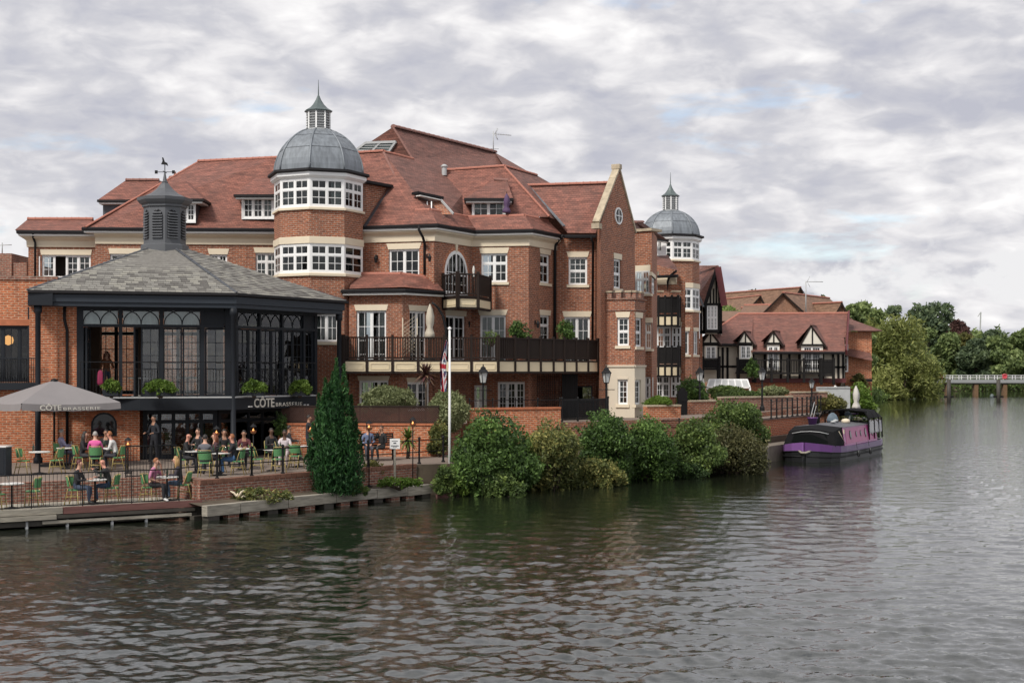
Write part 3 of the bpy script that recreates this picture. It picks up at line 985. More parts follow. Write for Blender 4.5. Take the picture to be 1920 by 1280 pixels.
# --- crenellated bay of the gable: brick above, cast stone at the foot
Q0, Q1, Q2 = (4.56, 67.3), (5.9, 66.7), (6.54, 68.0)
for F, w1, w0 in ((Face(Q0, Q1), (1157, 595, 1179, 648), (1158, 711, 1177, 758)), (Face(Q1, Q2), (1192, 596, 1204, 650), (1191, 712, 1202, 758))):
    windowed_wall(APT, F, 0, F.len, 4.86, 8.15, [(*w1, dict(lights=1, grid=(2, 2), top=(0.5, (2, 2)), lintel=0.27, sill=0.14, flare=0.08))])
    windowed_wall(APT, F, 0, F.len, 1.6, 4.86, [(*w0, dict(lights=1, grid=(2, 4), lintel=0.10, flare=0.03, lintel_mat='stone_base', sill=0.14))], 'stone_base')
    t = MB(); F.box(t, 0, F.len, 4.84, 4.93, 0.0, 0.06); t.build('string_course', M['stone_base'], APT)
    t = MB(); F.box(t, -0.02, F.len + .02, 7.55, 7.62, 0.0, 0.05); F.box(t, 0, F.len, 8.10, 8.16, -0.3, 0.05); t.build('string_course', M['brick_old'], APT)
    n = 3 if F.len > 1.46 else 2
    for k in range(n):
        a_ = F.len * (k + 0.08) / n; b_ = a_ + F.len / n * 0.52
        t = MB(); F.box(t, a_, b_, 8.16, 8.44, -0.28, 0.03); F.box(t, a_ - .04, b_ + .04, 8.44, 8.52, -0.32, 0.07, 1)
        t.build('merlon', [M['brick_old'], M['coping']], APT)
MB().prism([(*Q0, 8.0), (*Q1, 8.0), (*Q2, 8.0), (5.4, 69.0, 8.0)], (0, 0, .05)).build('bay_roof', M['lead_dark'], APT)
wall(APT, Face(Q2, (5.6, 69.5)), 0, 1.6, 1.9, 8.15, [], 'brick')

# --- roofs of the front
r1 = roof(APT, [[at(158, 430, 65.4), at(512, 433, 66.05), at(520, 295, 69.6), at(372, 303, 71)],
                [at(512, 433, 66.05), at(679, 428, 63.95), at(719, 284, 67.4), at(520, 295, 69.6)],
                [at(679, 428, 63.95), at(821, 422, 62.9), at(719, 284, 67.4)]], 'tile_bright')
roof(APT, [[at(160, 425, 65.4), at(372, 303, 71), (-21, 78, 11.4)]], 'tile_shade_brown')
ridge_line(r1, at(372, 302, 71), at(520, 295, 69.6)); ridge_line(r1, at(520, 295, 69.6), at(719, 283, 67.4))
ridge_line(r1, at(719, 284, 67.4), at(771, 392, 64.2), 'ridge_dark', r=0.07)
ridge_line(r1, at(160, 425, 65.4), at(372, 303, 71), 'ridge', r=0.075)
r2 = roof(APT, [[at(719, 284, 67.4), at(775, 298, 69.0), at(821, 422, 62.9)],
                [at(775, 298, 69.0), at(928, 286, 77.4), at(1000, 330, 74), at(870, 410, 66.8), at(821, 422, 62.9)],
                [at(775, 298, 69.0), at(737, 238, 69.5), at(928, 286, 77.4)],
                [at(870, 410, 66.8), at(892, 428, 65.85), at(821, 422, 62.9)],
                [at(928, 286, 77.4), at(1036, 348, 77), at(1000, 345, 72.5), at(945, 312, 72)]], 'tile_shade_brown')  # river-side slopes: their shade comes from the browner tile colour
ridge_line(r2, at(719, 284, 67.4), at(773, 298, 69.0))
r2b = roof(APT, [[at(737, 238, 69.5), at(775, 299, 69.1), at(640, 302, 71.5)], [at(737, 238, 69.5), at(640, 302, 71.5), at(928, 286, 77.4)]], 'tile')
ridge_line(r2b, at(737, 237, 69.5), at(928, 285, 77.4), 'ridge_dark', r=0.15, seg=0.42)
ridge_line(r2b, at(737, 238, 69.5), at(775, 299, 69.05), 'ridge_dark', r=0.08)
# ridge of the middle roof with its dormer
r3 = roof(APT, [[at(829, 319, 69.6), at(945, 311, 69.3), at(1030, 407, 67.4), at(868, 405, 66.9)]], 'tile_bright')
ridge_line(r3, at(829, 319, 69.6), at(945, 311, 69.3)); ridge_line(r3, at(945, 311, 69.3), at(1030, 405, 67.4), 'ridge', r=0.075)
r3b = roof(APT, [[at(945, 311, 69.3), at(1005, 328, 72.4), at(1050, 416, 69.6), at(1030, 407, 67.4)],
                 [at(1005, 328, 72.4), at(1038, 347, 73), at(1050, 416, 69.6)]], 'tile_shade_brown')  # side slope, again darkened by tile colour for its duller light
ridge_line(r3b, at(945, 311, 69.3), at(1005, 328, 72.4)); 
r4 = roof(APT, [[at(990, 348, 69.7), at(1146, 343, 68.5), at(1117, 437, 67.9), at(1064, 437, 68.0)],
                [at(1146, 343, 68.5), at(990, 348, 69.7), (2.0, 73.5, 11.4), (6.2, 71.4, 11.5)]], 'tile_bright')
ridge_line(r4, at(990, 347, 69.7), at(1145, 342, 68.5))
MB().bar(at(990, 348, 69.6), at(1058, 424, 67.85), 0.16, 0.05).build('lead_flashing', M['lead'], APT)
# skirt of tiles hiding the roof terrace
sk_line = [(-4.65, 63.28), GL[1], GL[2], GL[3], GL[4]]
sk = MB().sweep(sk_line, [(0.03, ZE + 0.04), (-0.72, ZE + 0.76), (-0.86, ZE + 0.74), (-0.86, ZE - 0.2), (0.0, ZE - 0.02)][::-1]).build('roof', M['tile_bright'], APT)
def off_line(line, o):
    mb = MB().sweep(line, [(o, 0), (o - .001, 0), (o, .001)]); return [mb.v[i * 3][:2] for i in range(len(line))]
ol = off_line(sk_line, -0.78)
for a_, b_ in zip(ol[:-1], ol[1:]):
    ridge_line(sk, (*a_, ZE + 0.76), (*b_, ZE + 0.76))
MB().poly([(*sk_line[0], ZE - .05), (*GL[1], ZE - .05), (*GL[2], ZE - .05), (*GL[3], ZE - .05), (*GL[4], ZE - .05), (3, 70, ZE - .05), (-4, 70, ZE - .05)]).build('roof_terrace', M['lead_dark'], APT)
# left small roof
r5 = roof(APT, [[at(28, 431, 65.85), at(168, 432, 66.1), at(174, 411, 67.6), at(52, 411, 67.5)], [at(28, 431, 65.85), at(52, 411, 67.5), (-24.6, 70.5, ZE + .02)],
                [at(52, 411, 67.5), at(174, 411, 67.6), (-19.9, 70, ZE), (-24.6, 70.5, ZE)]], 'tile_bright')
ridge_line(r5, at(52, 410, 67.5), at(174, 410, 67.6))

def dormer(px0, px1, pye, pyb, Y, ridge, win=None, back=2.2, cheek='lead_dark', mat='tile_bright', fr='white', ov=14):
    """a hipped dormer: front wall with its window, two cheeks, overhanging roof"""
    F = Face(xy(px0, Y), xy(px1, Y))
    zb, zt = at(px0, pyb, Y).z, at(px0, pye, Y).z
    rects = []
    if win: rects = [F.rect(*win[:4])]
    wall(APT, F, 0, F.len, zb, zt, rects, fr, 'dormer_front', liner=False, reveal=0.1)
    if win: window(APT, F, rects[0], recess=0.03, curtain=0.4, **win[4])
    t = MB()
    for p, s_ in ((F.p0, 1), (F.p1, -1)):
        t.poly([(p.x, p.y, zb), (p.x, p.y, zt), (p.x, p.y + back, zt), (p.x, p.y + back, zb)])
    t.poly([F.pt(0, zb, -1.2), F.pt(F.len, zb, -1.2), F.pt(F.len, zt, -1.2), F.pt(0, zt, -1.2)])
    t.build('dormer_cheek', M[cheek], APT)
    e0, e1 = at(px0 - ov, pye - 2, Y - 0.4), at(px1 + ov, pye - 2, Y - 0.4)
    r0, r1_ = at(ridge[0], ridge[2], Y + 1.2), at(ridge[1], ridge[2], Y + 1.2)
    b0, b1 = e0 + Vector((0, back + .6, 0.0)), e1 + Vector((0, back + .6, 0.0))
    rb0, rb1 = r0 + Vector((0, back, 0.1)), r1_ + Vector((0, back, 0.1))
    rf = roof(APT, [[e0, e1, r1_, r0], [e0, r0, rb0, b0], [e1, b1, rb1, r1_], [r0, r1_, rb1, rb0]], mat)
    line = [(b0.x, b0.y), (e0.x, e0.y), (e1.x, e1.y), (b1.x, b1.y)]
    MB().sweep(line, [(o, e0.z + dz) for o, dz in ((0.02, 0.02), (0.03, -0.10), (-0.30, -0.13), (-0.30, -0.04))][::-1]).build('gutter', M['gutter'], APT)
    MB().sweep(line, [(o, e0.z + dz) for o, dz in ((-0.06, -0.125), (-0.06, -0.20), (-0.38, -0.21), (-0.38, -0.125))][::-1]).build('soffit_board', M['soffit'], APT)
    return rf
d = dormer(286, 367, 375, 418, 65.9, (306, 346, 339), (349, 381, 366, 415, dict(lights=1, grid=(2, 3))))
d = dormer(193, 285, 377, 412, 71.0, (236, 298, 338), ov=10, fr='lead_dark')
ridge_line(d, at(236, 337, 72.2), at(298, 337, 72.2), 'ridge_dark')
d = dormer(453, 516, 367, 411, 66.35, (478, 516, 334), (455, 369, 512, 409, dict(lights=3, grid=(2, 3), open_light=None)))
d = dormer(885, 948, 374, 404, 66.9, (927, 950, 337), (886, 375, 946, 407, dict(lights=2, grid=(2, 2))), mat='tile', ov=14)
ridge_line(d, at(926, 336, 68.1), at(952, 338, 68.1), 'ridge_dark')
# inset dormer on the brown slope: white barge board, brick cheek, dark eave
_k = -1.35
t = MB(); t.bar(at(778, 362, 65.6 + _k), at(826, 372, 66.6 + _k), 0.5, 0.12); t.build('gutter', M['gutter'], APT)
t = MB(); t.bar(at(784, 367, 65.5 + _k), at(826, 376, 66.5 + _k), 0.3, 0.05); t.build('soffit_board', M['soffit'], APT)
t = MB(); t.bar(at(826, 374, 66.4 + _k), at(850, 401, 65.6 + _k), 0.05, 0.10); t.build('barge_board', M['louvre'], APT)
t = MB(); t.prism([at(800, 377, 66.2 + _k), at(826, 377, 66.6 + _k), at(847, 402, 65.7 + _k), at(800, 402, 65.7 + _k)], (0, .05, 0)); t.build('dormer_cheek', M['brick'], APT)
t = MB(); t.prism([at(788, 377, 66.1 + _k), at(800, 377, 66.2 + _k), at(800, 396, 65.7 + _k)], (0, .05, 0)); t.build('dormer_side', M['tile_shade_brown'], APT)
t = MB(); t.bar(at(801, 378, 65.9 + _k), at(801, 396, 65.6 + _k), 0.05, 0.05); t.bar(at(809, 378, 65.9 + _k), at(809, 399, 65.6 + _k), 0.05, 0.05); t.build('window_frame', M['white'], APT)
# roof lights
def on_plane(px, py, A, B_, C_):
    """the place on plane ABC that the photograph shows at px, py"""
    n_ = (B_ - A).cross(C_ - A); e_ = Vector((0, 0, EYE)); d_ = at(px, py, 1.0) - e_
    return e_ + d_ * ((A - e_).dot(n_) / d_.dot(n_))
_pl = (at(737, 238, 69.5), at(775, 299, 69.1), at(640, 302, 71.5))
RL = [on_plane(*q_, *_pl) for q_ in ((668, 283), (731, 285), (744, 266), (688, 268))]
nrm = (RL[1] - RL[0]).cross(RL[3] - RL[0]).normalized(); nrm = nrm if nrm.y < 0 else -nrm
t = MB()
for a_, b_ in zip(RL, RL[1:] + RL[:1]):
    t.bar(a_ + nrm * .07, b_ + nrm * .07, 0.10, 0.12)
m0, m1 = (RL[0] + RL[1]) / 2, (RL[3] + RL[2]) / 2
t.bar(m0 + nrm * .07, m1 + nrm * .07, 0.09, 0.10)
rl = t.build('roof_light', M['louvre'], APT)
for (a_, b_, c_, d_) in ((RL[0], m0, m1, RL[3]), (m0, RL[1], RL[2], m1)):
    t = MB(); t.prism([p + nrm * .06 for p in (a_, b_, c_, d_)], nrm * 0.02); t.build('pane', M['lead_green'], rl)
    for q in (0.36, 0.66):
        t = MB(); t.bar(a_.lerp(d_, q) + nrm * .09, b_.lerp(c_, q) + nrm * .09, 0.035); t.build('glazing_bar', M['louvre'], rl)
# vent pipe, flashing, television aerial
t = MB(); c = at(833, 318, 69.2); t.lathe(c, [(0.13, -0.3), (0.13, 0.10), (0.17, 0.12), (0.18, 0.17), (0.08, 0.25), (0.0, 0.27)], 12, smooth=False); t.build('vent_cowl', M['louvre'], APT)
t = MB(); t.bar(at(343, 341, 70.2), at(412, 342, 69.9), 0.12, 0.14); t.build('lead_flashing', M['louvre'], APT)
t = MB(); c = at(323, 336, 71.5); t.lathe(c, [(0.16, -.5), (0.2, 0.1), (0.15, .16)], 10); t.tube([at(328, 338, 71.6), at(328, 322, 71.6)], 0.06); t.build('chimney_pot', M['ridge_dark'], APT)
def aerial(parent, base, h, L, name='aerial'):
    b = Vector(base); t = MB()
    t.tube([b, b + Vector((0, 0, h))], 0.03, 6)
    tp = b + Vector((0, 0, h - 0.15))
    t.tube([tp, tp + Vector((L, 0.2, -0.05))], 0.018, 5)
    for k in range(9):
        q = tp + Vector((L * (0.2 + 0.09 * k), 0.2 * (0.2 + .09 * k), -.05 * (0.2 + .09 * k)))
        t.tube([q - Vector((0, 0.2, 0)), q + Vector((0, 0.2, 0))], 0.008, 4)
    for sgn in (-1, 1):
        t.tube([tp + Vector((0.08, 0, 0)), tp + Vector((0.22, -0.05, sgn * 0.32))], 0.014, 5)
        t.tube([tp + Vector((0.12, 0.1, 0)), tp + Vector((0.26, 0.05, sgn * 0.32))], 0.014, 5)
    t.tube([b + Vector((-0.3, 0, .18)), b + Vector((0.3, .1, .18))], 0.015, 5)
    return t.build(name, M['louvre'], parent)
aerial(APT, at(925, 285, 77.0), 1.15, 1.0)

# --- octagonal turrets
def turret(C, phase, R0, z, facets_top, facets_mid, scale=1.0, low=None, zfoot=1.9):
    """z: dict of levels"""
    V8 = [Vector((C[0] + R0 * math.cos(phase + k * PI / 4), C[1] + R0 * math.sin(phase + k * PI / 4))) for k in range(8)]
    for k in range(8):
        a_, b_ = V8[k], V8[(k + 1) % 8]
        F = Face(a_, b_)      # counter-clockwise walk: outward is to the right
        vis = F.n.y < 0.45
        hole = []
        segs = [('brick', zfoot, z['sill1'] - .14), ('brick', z['lint1'] + .33, z['sill2'] - .05)]
        lowr = None
        if low and k in low:
            lowr = (F.len * .16, F.len * .84, low[k][0], low[k][1])
        wall(APT, F, 0, F.len, zfoot, z['sill1'], [lowr] if lowr else [], 'brick', 'turret_wall', liner=False)
        if lowr: window(APT, F, lowr, lights=2, grid=(2, 2), sill=0.14, lintel=0.24, curtain=0.8)
        wall(APT, F, 0, F.len, z['lint1'], z['sill2'], [], 'brick', 'turret_wall', liner=False)
        if not vis:
            wall(APT, F, 0, F.len, z['sill1'], z['lint1'], [], 'brick', 'turret_wall', liner=False)
            wall(APT, F, 0, F.len, z['sill2'], z['top2'], [], 'white', 'turret_wall', liner=False)
            continue
        for (fz0, fz1, fac, cur) in ((z['sill1'], z['lint1'], facets_mid, 0.2), (z['sill2'], z['top2'], facets_top, 0.6)):
            nl = fac.get(k, 0)
            if nl:
                window(APT, F, (0.0, F.len, fz0, fz1), lights=nl, grid=(2, 2), top=(0.36, (2, 1)), recess=0.0, fw=0.10, curtain=cur)
            else:
                wall(APT, F, 0, F.len, fz0, fz1, [], 'brick', 'turret_wall', liner=False)
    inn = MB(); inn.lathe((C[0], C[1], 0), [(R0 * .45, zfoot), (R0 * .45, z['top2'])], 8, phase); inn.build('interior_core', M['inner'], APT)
    def ring(prof, mat, nm):
        MB().sweep([V8[k] for k in range(8)], prof, closed=True).build(nm, M[mat], APT)
    q = scale
    ring([(-.05, z['lint1']), (0.05, z['lint1']), (0.05, z['lint1'] + .30), (-.05, z['lint1'] + .33)], 'cream', 'lintel_band')
    ring([(-.15, z['sill1'] - .14), (0.10, z['sill1'] - .14), (0.10, z['sill1'] - .03), (0.02, z['sill1']), (-.15, z['sill1'])], 'cream', 'sill_band')
    ring([(-.15, z['sill2'] - .12), (0.10, z['sill2'] - .12), (0.10, z['sill2'] - .03), (0.02, z['sill2']), (-.15, z['sill2'])], 'cream', 'sill_band')
    ring([(-.15, z['top2']), (0.05, z['top2']), (0.16, z['top2'] + .10), (0.16, z['top2'] + .26), (-.15, z['top2'] + .28)], 'white', 'cornice')
    ring([(-.2, z['top2'] + .27), (0.20, z['top2'] + .25), (0.30, z['top2'] + .30), (0.28, z['top2'] + .40), (-.2, z['top2'] + .44)], 'gutter', 'gutter')
    # lead dome: eight sheets with rolled joints between them
    zd = z['top2'] + .40
    Hd, Rd, Rt = z['dome'] - zd, R0 * 1.0, 0.27 * R0
    prof = []
    for i in range(11):
        t_ = i / 10 * math.acos(Rt / Rd)
        prof.append((Rd * math.cos(t_), zd + Hd * math.sin(t_) / math.sin(math.acos(Rt / Rd))))
    dm = MB(); dm.lathe((C[0], C[1], 0), [(Rd * 1.02, zd - .04)] + prof, 8, phase)
    dome = dm.build('dome', M['lead'], APT)
    for k in range(8):
        t_ = phase + k * PI / 4
        pts = [(C[0] + r * 1.004 * math.cos(t_), C[1] + r * 1.004 * math.sin(t_), zz_) for r, zz_ in prof]
        MB().tube(pts, 0.045, 6).build('lead_roll', M['lead'], dome)
    for zi in (4, 7):
        r, zz_ = prof[zi]
        MB().lathe((C[0], C[1], 0), [(r * 1.0 + .002, zz_ - .012), (r * 1.0 + .018, zz_), (r + .0, zz_ + .012)], 8, phase).build('lead_drip', M['lead_dark'], dome)
    # lantern with louvres and a swept cap
    zl = z['dome']
    rl_ = Rt * .95
    ln = MB(); ln.lathe((C[0], C[1], 0), [(Rt * 1.08, zl - .06), (Rt * 1.08, zl + .04), (rl_ * .86, zl + .05), (rl_ * .86, z['lant'])], 8, phase)
    lantern = ln.build('lantern', M['louvre'], APT)
    for k in range(8):
        t_ = phase + k * PI / 4
        p = Vector((C[0] + rl_ * math.cos(t_), C[1] + rl_ * math.sin(t_), 0))
        MB().bar(p + Vector((0, 0, zl + .04)), p + Vector((0, 0, z['lant'])), 0.07, 0.07).build('lantern_post', M['white'], lantern)
        t2 = t_ + PI / 4
        p2 = Vector((C[0] + rl_ * math.cos(t2), C[1] + rl_ * math.sin(t2), 0))
        n_ = 7
        for j in range(n_):
            zz_ = zl + .10 + (z['lant'] - zl - .14) * j / (n_ - 1)
            MB().bar(p.lerp(p2, .08) + Vector((0, 0, zz_)), p.lerp(p2, .92) + Vector((0, 0, zz_)), 0.10, 0.022).build('louvre', M['louvre'], lantern)
    cp = MB(); h = z['cap'] - z['lant']
    cp.lathe((C[0], C[1], z['lant']), [(rl_ * 1.2, -.03), (rl_ * 1.25, .02), (rl_ * 0.80, h * .22), (rl_ * .48, h * .47), (rl_ * .24, h * .75), (rl_ * .10, h), (0.03, h + .04), (0.022, h + .30), (0.008, z['tip'] - z['lant'])], 8, phase)
    cp.build('lantern_cap', M['lead_green'], APT)
turret((-8.92, 63.9), R(-93), 2.06, dict(sill1=9.03, lint1=10.34, sill2=11.97, top2=13.27, dome=15.72, lant=16.58, cap=17.30, tip=18.05),
       {5: 1, 6: 1, 7: 2, 0: 2, 1: 2}, {6: 1, 7: 2, 0: 2, 1: 1}, low={0: (5.95, 7.2)})
# brick cheek joining the turret to the roof
t = MB(); t.prism([at(676, 343, 64.3), at(729, 352, 65.6), at(683, 424, 64.0), at(676, 424, 64.0)], (0, .3, 0)); t.build('dormer_cheek', M['brick'], APT)
MB().bar(at(730, 354, 65.5), at(683, 426, 63.95), 0.14, 0.10).build('lead_flashing', M['lead_dark'], APT)
MB().bar(at(676, 340, 64.2), at(731, 350, 65.5), 0.5, 0.12).build('gutter', M['gutter'], APT)

# --- timber balconies
P0, P1_, P2 = (-7.45, 60.5), (-0.6, 61.6), (4.22, 67.2)
FP, FP2 = Face(P0, P1_), Face(P1_, P2)
posts1 = [FP.hu(p) / FP.len for p in (645, 688, 736, 784, 833, 884)] + [1.0]
posts2 = [0.0] + [FP2.hu(p) / FP2.len for p in (966, 991, 1014, 1038, 1059, 1081, 1103)] + [0.99]
balcony(APT, [((-7.45, 62.4), P0, [0.0, 1.0], 12, 'plain', 0.045), (P0, P1_, posts1, 9, 'moulded', 0.045), (P1_, P2, posts2, 7, 'plain', 0.115)], 5.12,
        floor_poly=[(-7.4, 62.6), (-7.4, 60.55), (-0.6, 61.65), (4.15, 67.2), (4.0, 68.3), (2.2, 68.3), (0.8, 65.7), (-1.9, 66.2), (-3.5, 63.6), (-4.9, 62.1)],
        label='long dark timber balcony with cream panels across the first floor')
Q = [xy(829, 64.0), xy(858, 62.8), xy(897, 63.3), xy(921, 65.7)]
balcony(APT, [(Q[0], Q[1], [0.03, 1.0], 5, 'moulded', 0.05), (Q[1], Q[2], [0, 1.0], 6, 'moulded', 0.05), (Q[2], Q[3], [0, 0.98], 14, 'plain', 0.12)], 8.05,
        floor_poly=[Q[0], Q[1], Q[2], Q[3], (-1.96, 66.3)], label='small dark timber balcony in front of the arched door')
# wall of the recess beneath the long balcony, dark trellis screens and a mirror
F = Face((1.2, 66.0), (3.9, 67.2))
t = MB()
for k in range(13):
    u = k * 0.1
    F.box(t, u - .01, u + .01, 2.2, 4.5, 0, 0.02)
for k in range(22):
    F.box(t, 0, 1.25, 2.25 + k * .1, 2.27 + k * .1, 0.02, 0.035)
t.build('trellis_screen', M['timber_dark'], APT)
t = MB()
for k in range(9):
    F.box(t, 1.3 + k * .095, 1.385 + k * .095, 2.0, 4.5, 0, 0.03)
t.build('boarded_screen', M['timber_black'], APT)
F = Face((2.95, 67.4), (4.15, 67.0))
t = MB()
for (a_, b_, c_, d_) in ((0, 1.0, 3.1, 3.18), (0, 1.0, 3.85, 3.93), (0, .07, 3.18, 3.85), (.93, 1.0, 3.18, 3.85)):
    F.box(t, a_, b_, c_, d_, 0, .06)
mr = t.build('mirror_frame', M['timber_black'], APT)
t = MB(); F.box(t, .07, .93, 3.18, 3.85, 0.0, 0.02); mg = t.build('mirror', plain('mirror_glass', (0.5, 0.5, 0.5), 0.03, metal=1.0, var=0.02), mr)
F.box(t, 0, 1, 1, 1.1, 0, .1)

# --- the river side beyond the gable
H0 = Face(xy(1190, 73.2), xy(1222, 72.6))
windowed_wall(APT, H0, 0, H0.len, 1.6, 12.0, [
    (1192, 508, 1219, 551, dict(lights=2, grid=(2, 2), top=(0.36, (2, 1)), lintel=0.3, sill=0.12, flare=0.02, recess=-0.05)),
    (1208, 605, 1221, 654, dict(lights=1, grid=(2, 2), top=(0.36, (2, 1)), lintel=0.26, flare=0.02, sill=0.12)),
    (1208, 706, 1220, 748, dict(lights=1, grid=(2, 2), top=(0.36, (2, 1)), sill=0.12))])
H1 = Face(xy(1222, 72.6), xy(1232, 76.5))
windowed_wall(APT, H1, 0, H1.len, 1.6, 12.0, [(1222, 520, 1229, 551, dict(lights=2, grid=(2, 2), top=(0.36, (2, 1)), lintel=0.2))])
t = MB(); H0.box(t, -.05, H0.len + .05, 11.98, 12.12, -1.0, 0.10); t.build('parapet_coping', M['coping'], APT)
H2 = Face(xy(1215, 83.2), xy(1285, 82.2))
windowed_wall(APT, H2, 0, H2.len, 1.6, 10.3, [
    (1222, 517, 1233, 552, dict(lights=1, grid=(2, 2), top=(0.36, (2, 1)), lintel=0.25)),
    (1220, 613, 1258, 652, dict(lights=3, grid=(2, 2), top=(0.36, (2, 1)), lintel=0.3, recess=-0.04)),
    (1260, 613, 1277, 652, dict(lights=2, grid=(1, 2), top=(0.36, (1, 1)), lintel=0.3, recess=-0.03)),
    (1218, 704, 1256, 744, dict(lights=3, grid=(2, 2), top=(0.36, (2, 1)), lintel=0.3, recess=-0.04)),
    (1258, 704, 1276, 744, dict(lights=2, grid=(1, 2), top=(0.36, (1, 1)), lintel=0.3, recess=-0.03))])
cz = 10.3
t = MB().sweep([H2.p0, H2.p0 + H2.u * H2.len * .78], [(0.0, cz - .5), (.06, cz - .5), (.2, cz - .2), (.2, cz - .1), (0, cz - .1)]).build('cornice', M['cream'], APT)
gutter(APT, [(8.2, 82.5), xy(1270, 81.6)], cz, False)
r6 = roof(APT, [[at(1221, 494, 82.4), at(1272, 507, 81.6), at(1252, 478, 84), at(1221, 472, 84)],
                [at(1190, 417, 74.5), at(1205, 417, 76), at(1252, 450, 82), at(1222, 446, 80)], [at(1190, 417, 74.5), at(1222, 446, 80), at(1222, 470, 79), at(1190, 440, 74)]], 'tile_shade_brown')
ridge_line(r6, at(1190, 416, 74.5), at(1205, 416, 76), 'ridge_dark')
F = Face(xy(1221, 83.6), xy(1249, 83.4))
windowed_wall(APT, F, 0, F.len, at(1221, 478, 83).z, at(1221, 446, 83).z, [(1223, 450, 1242, 473, dict(lights=2, grid=(2, 2), recess=0.02))], 'white')
MB().bar(at(1221, 447, 82.9), at(1254, 452, 82.8), 0.6, 0.14).build('gutter', M['gutter'], APT)
MB().bar(at(1221, 449.5, 82.9), at(1252, 454.5, 82.8), 0.5, 0.08).build('soffit_board', M['soffit'], APT)
downpipe(APT, [at(1268, 508, 81.7), at(1255, 518, 82.3), at(1252, 528, 82.4), at(1252, 548, 82.4)], 0.07)
for zf in (7.95, 5.02):
    B0, B1_, B2 = xy(1222, 81.0), xy(1272, 80.4), xy(1276, 82.2)
    balcony(APT, [(B0, B1_, [0, .25, .5, .75, 1.0], 5, 'plain', 0.07), (B1_, B2, [0, 1.0], 8, 'plain', .1)], zf, below=0.62, mat='timber_black',
            floor_poly=[B0, B1_, B2, (8.3, 83.0)], label='dark timber balcony with cream panels beside the far turret')
for px in (1223, 1236, 1268):
    t = MB(); c = at(px, 548, 81.2); t.box(c + Vector((-.22, 0, -.3)), c + Vector((.22, .4, .02))); t.box(c + Vector((-.27, -.05, .02)), c + Vector((.27, .45, .1)), 1); t.build('merlon', [M['brick'], M['coping']], APT)
turret((10.25, 89.7), R(-93), 1.86, dict(sill1=8.55, lint1=9.95, sill2=11.75, top2=12.95, dome=15.0, lant=15.95, cap=16.7, tip=17.5),
       {6: 2, 7: 2, 0: 2, 1: 2}, {0: 2, 1: 2}, low={0: (5.7, 7.2), 1: (5.7, 7.2)})
# first-floor window bands of the far turret

# ================================================================== the glazed restaurant pavilion
PAV = thing('restaurant_pavilion', (-13, 57, 1.4), 'dark grey glazed riverside restaurant pavilion with slate roof and louvred cupola', 'restaurant')
EV = [(-18.2, 52.1), (-10.75, 54.2), (-7.2, 60.2), (-10.4, 61.5), (-19.9, 60.6)]
ZT = 7.66; ZF = 3.62
CUP = Vector((-14.52, 58.0))
def mk_slate(nm, c):
    return plain(nm, c, 0.72, var=0.22, vscale=7, bump=0.15, spec=0.3)
SL = [mk_slate('slate_a', (0.215, 0.207, 0.187)), mk_slate('slate_b', (0.17, 0.162, 0.147)), mk_slate('slate_c', (0.265, 0.255, 0.222)), mk_slate('slate_d', (0.125, 0.118, 0.108))]
M['slate'] = SL[1]
top_pts = []
for e_ in EV:
    d = (Vector(e_) - CUP).normalized() * 0.72
    top_pts.append(Vector((CUP.x + d.x, CUP.y + d.y, 9.74)))
ev3 = [Vector((*e_, ZT)) for e_ in EV]
rf = roof(PAV, [[ev3[i], ev3[(i + 1) % 5], top_pts[(i + 1) % 5], top_pts[i]] for i in range(5)], 'slate')
rest = MB(); slates = []
for fi in (0, 1):
    a_, b_, c_, d_ = ev3[fi], ev3[fi + 1], top_pts[fi + 1], top_pts[fi]
    u = (b_ - a_).normalized()
    n = (b_ - a_).cross(d_ - a_).normalized()
    v = n.cross(u)
    vmax = (d_ - a_).dot(v)
    exp = 0.205; nr = int(vmax / exp)
    for r in range(nr):
        v0 = r * exp - 0.03
        f = (v0 + exp * .5) / vmax
        ua = (d_ - a_).dot(u) * f; ub = (b_ - a_).length + ((c_ - b_).dot(u)) * f
        x = ua - random.uniform(0, .15) - (0.15 if r % 2 else 0)
        while x < ub:
            w = random.choice((0.27, 0.30, 0.33))
            x0, x1 = max(x, ua), min(x + w - 0.006, ub)
            if x1 - x0 > 0.05:
                cen = a_ + u * ((x0 + x1) / 2) + v * (v0 + 0.15) + n * (0.022 + random.uniform(0, .006))
                slates.append((cen, u, v, n, x1 - x0, random.randrange(4) if random.random() < .75 else 0, random.uniform(-.02, .02)))
            x += w
slates.sort(key=lambda s_: s_[0].y)
_sl = {}
def slate_mesh(w, k):
    key = (round(w, 2), k)
    if key not in _sl:
        mb = MB(); mb.obox((0, 0, 0), (key[0] / 2, 0, 0), (0, 0.15, -0.012), (0, 0, 0.006)); _sl[key] = mb.mesh('slate', SL[k])
    return _sl[key]
for i, (cen, u, v, n, w, k, jit) in enumerate(slates):
    m4 = Matrix((u, v, n)).transposed().to_4x4() @ Matrix.Rotation(jit, 4, 'Z')
    if i < 298:
        inst('slate', slate_mesh(w, k), rf, cen, mat=m4)
    else:
        rest.obox(cen, u * w / 2, v * 0.15 - n * 0.012, n * 0.006, k)
rest.build('slate_courses', SL, rf, kind='stuff')
for i in (0, 1, 2):
    ridge_line(rf, ev3[i] + Vector((0, 0, .03)), top_pts[i] + Vector((0, 0, .03)), 'lead_dark', r=0.07, seg=0.5, name='hip_tile')
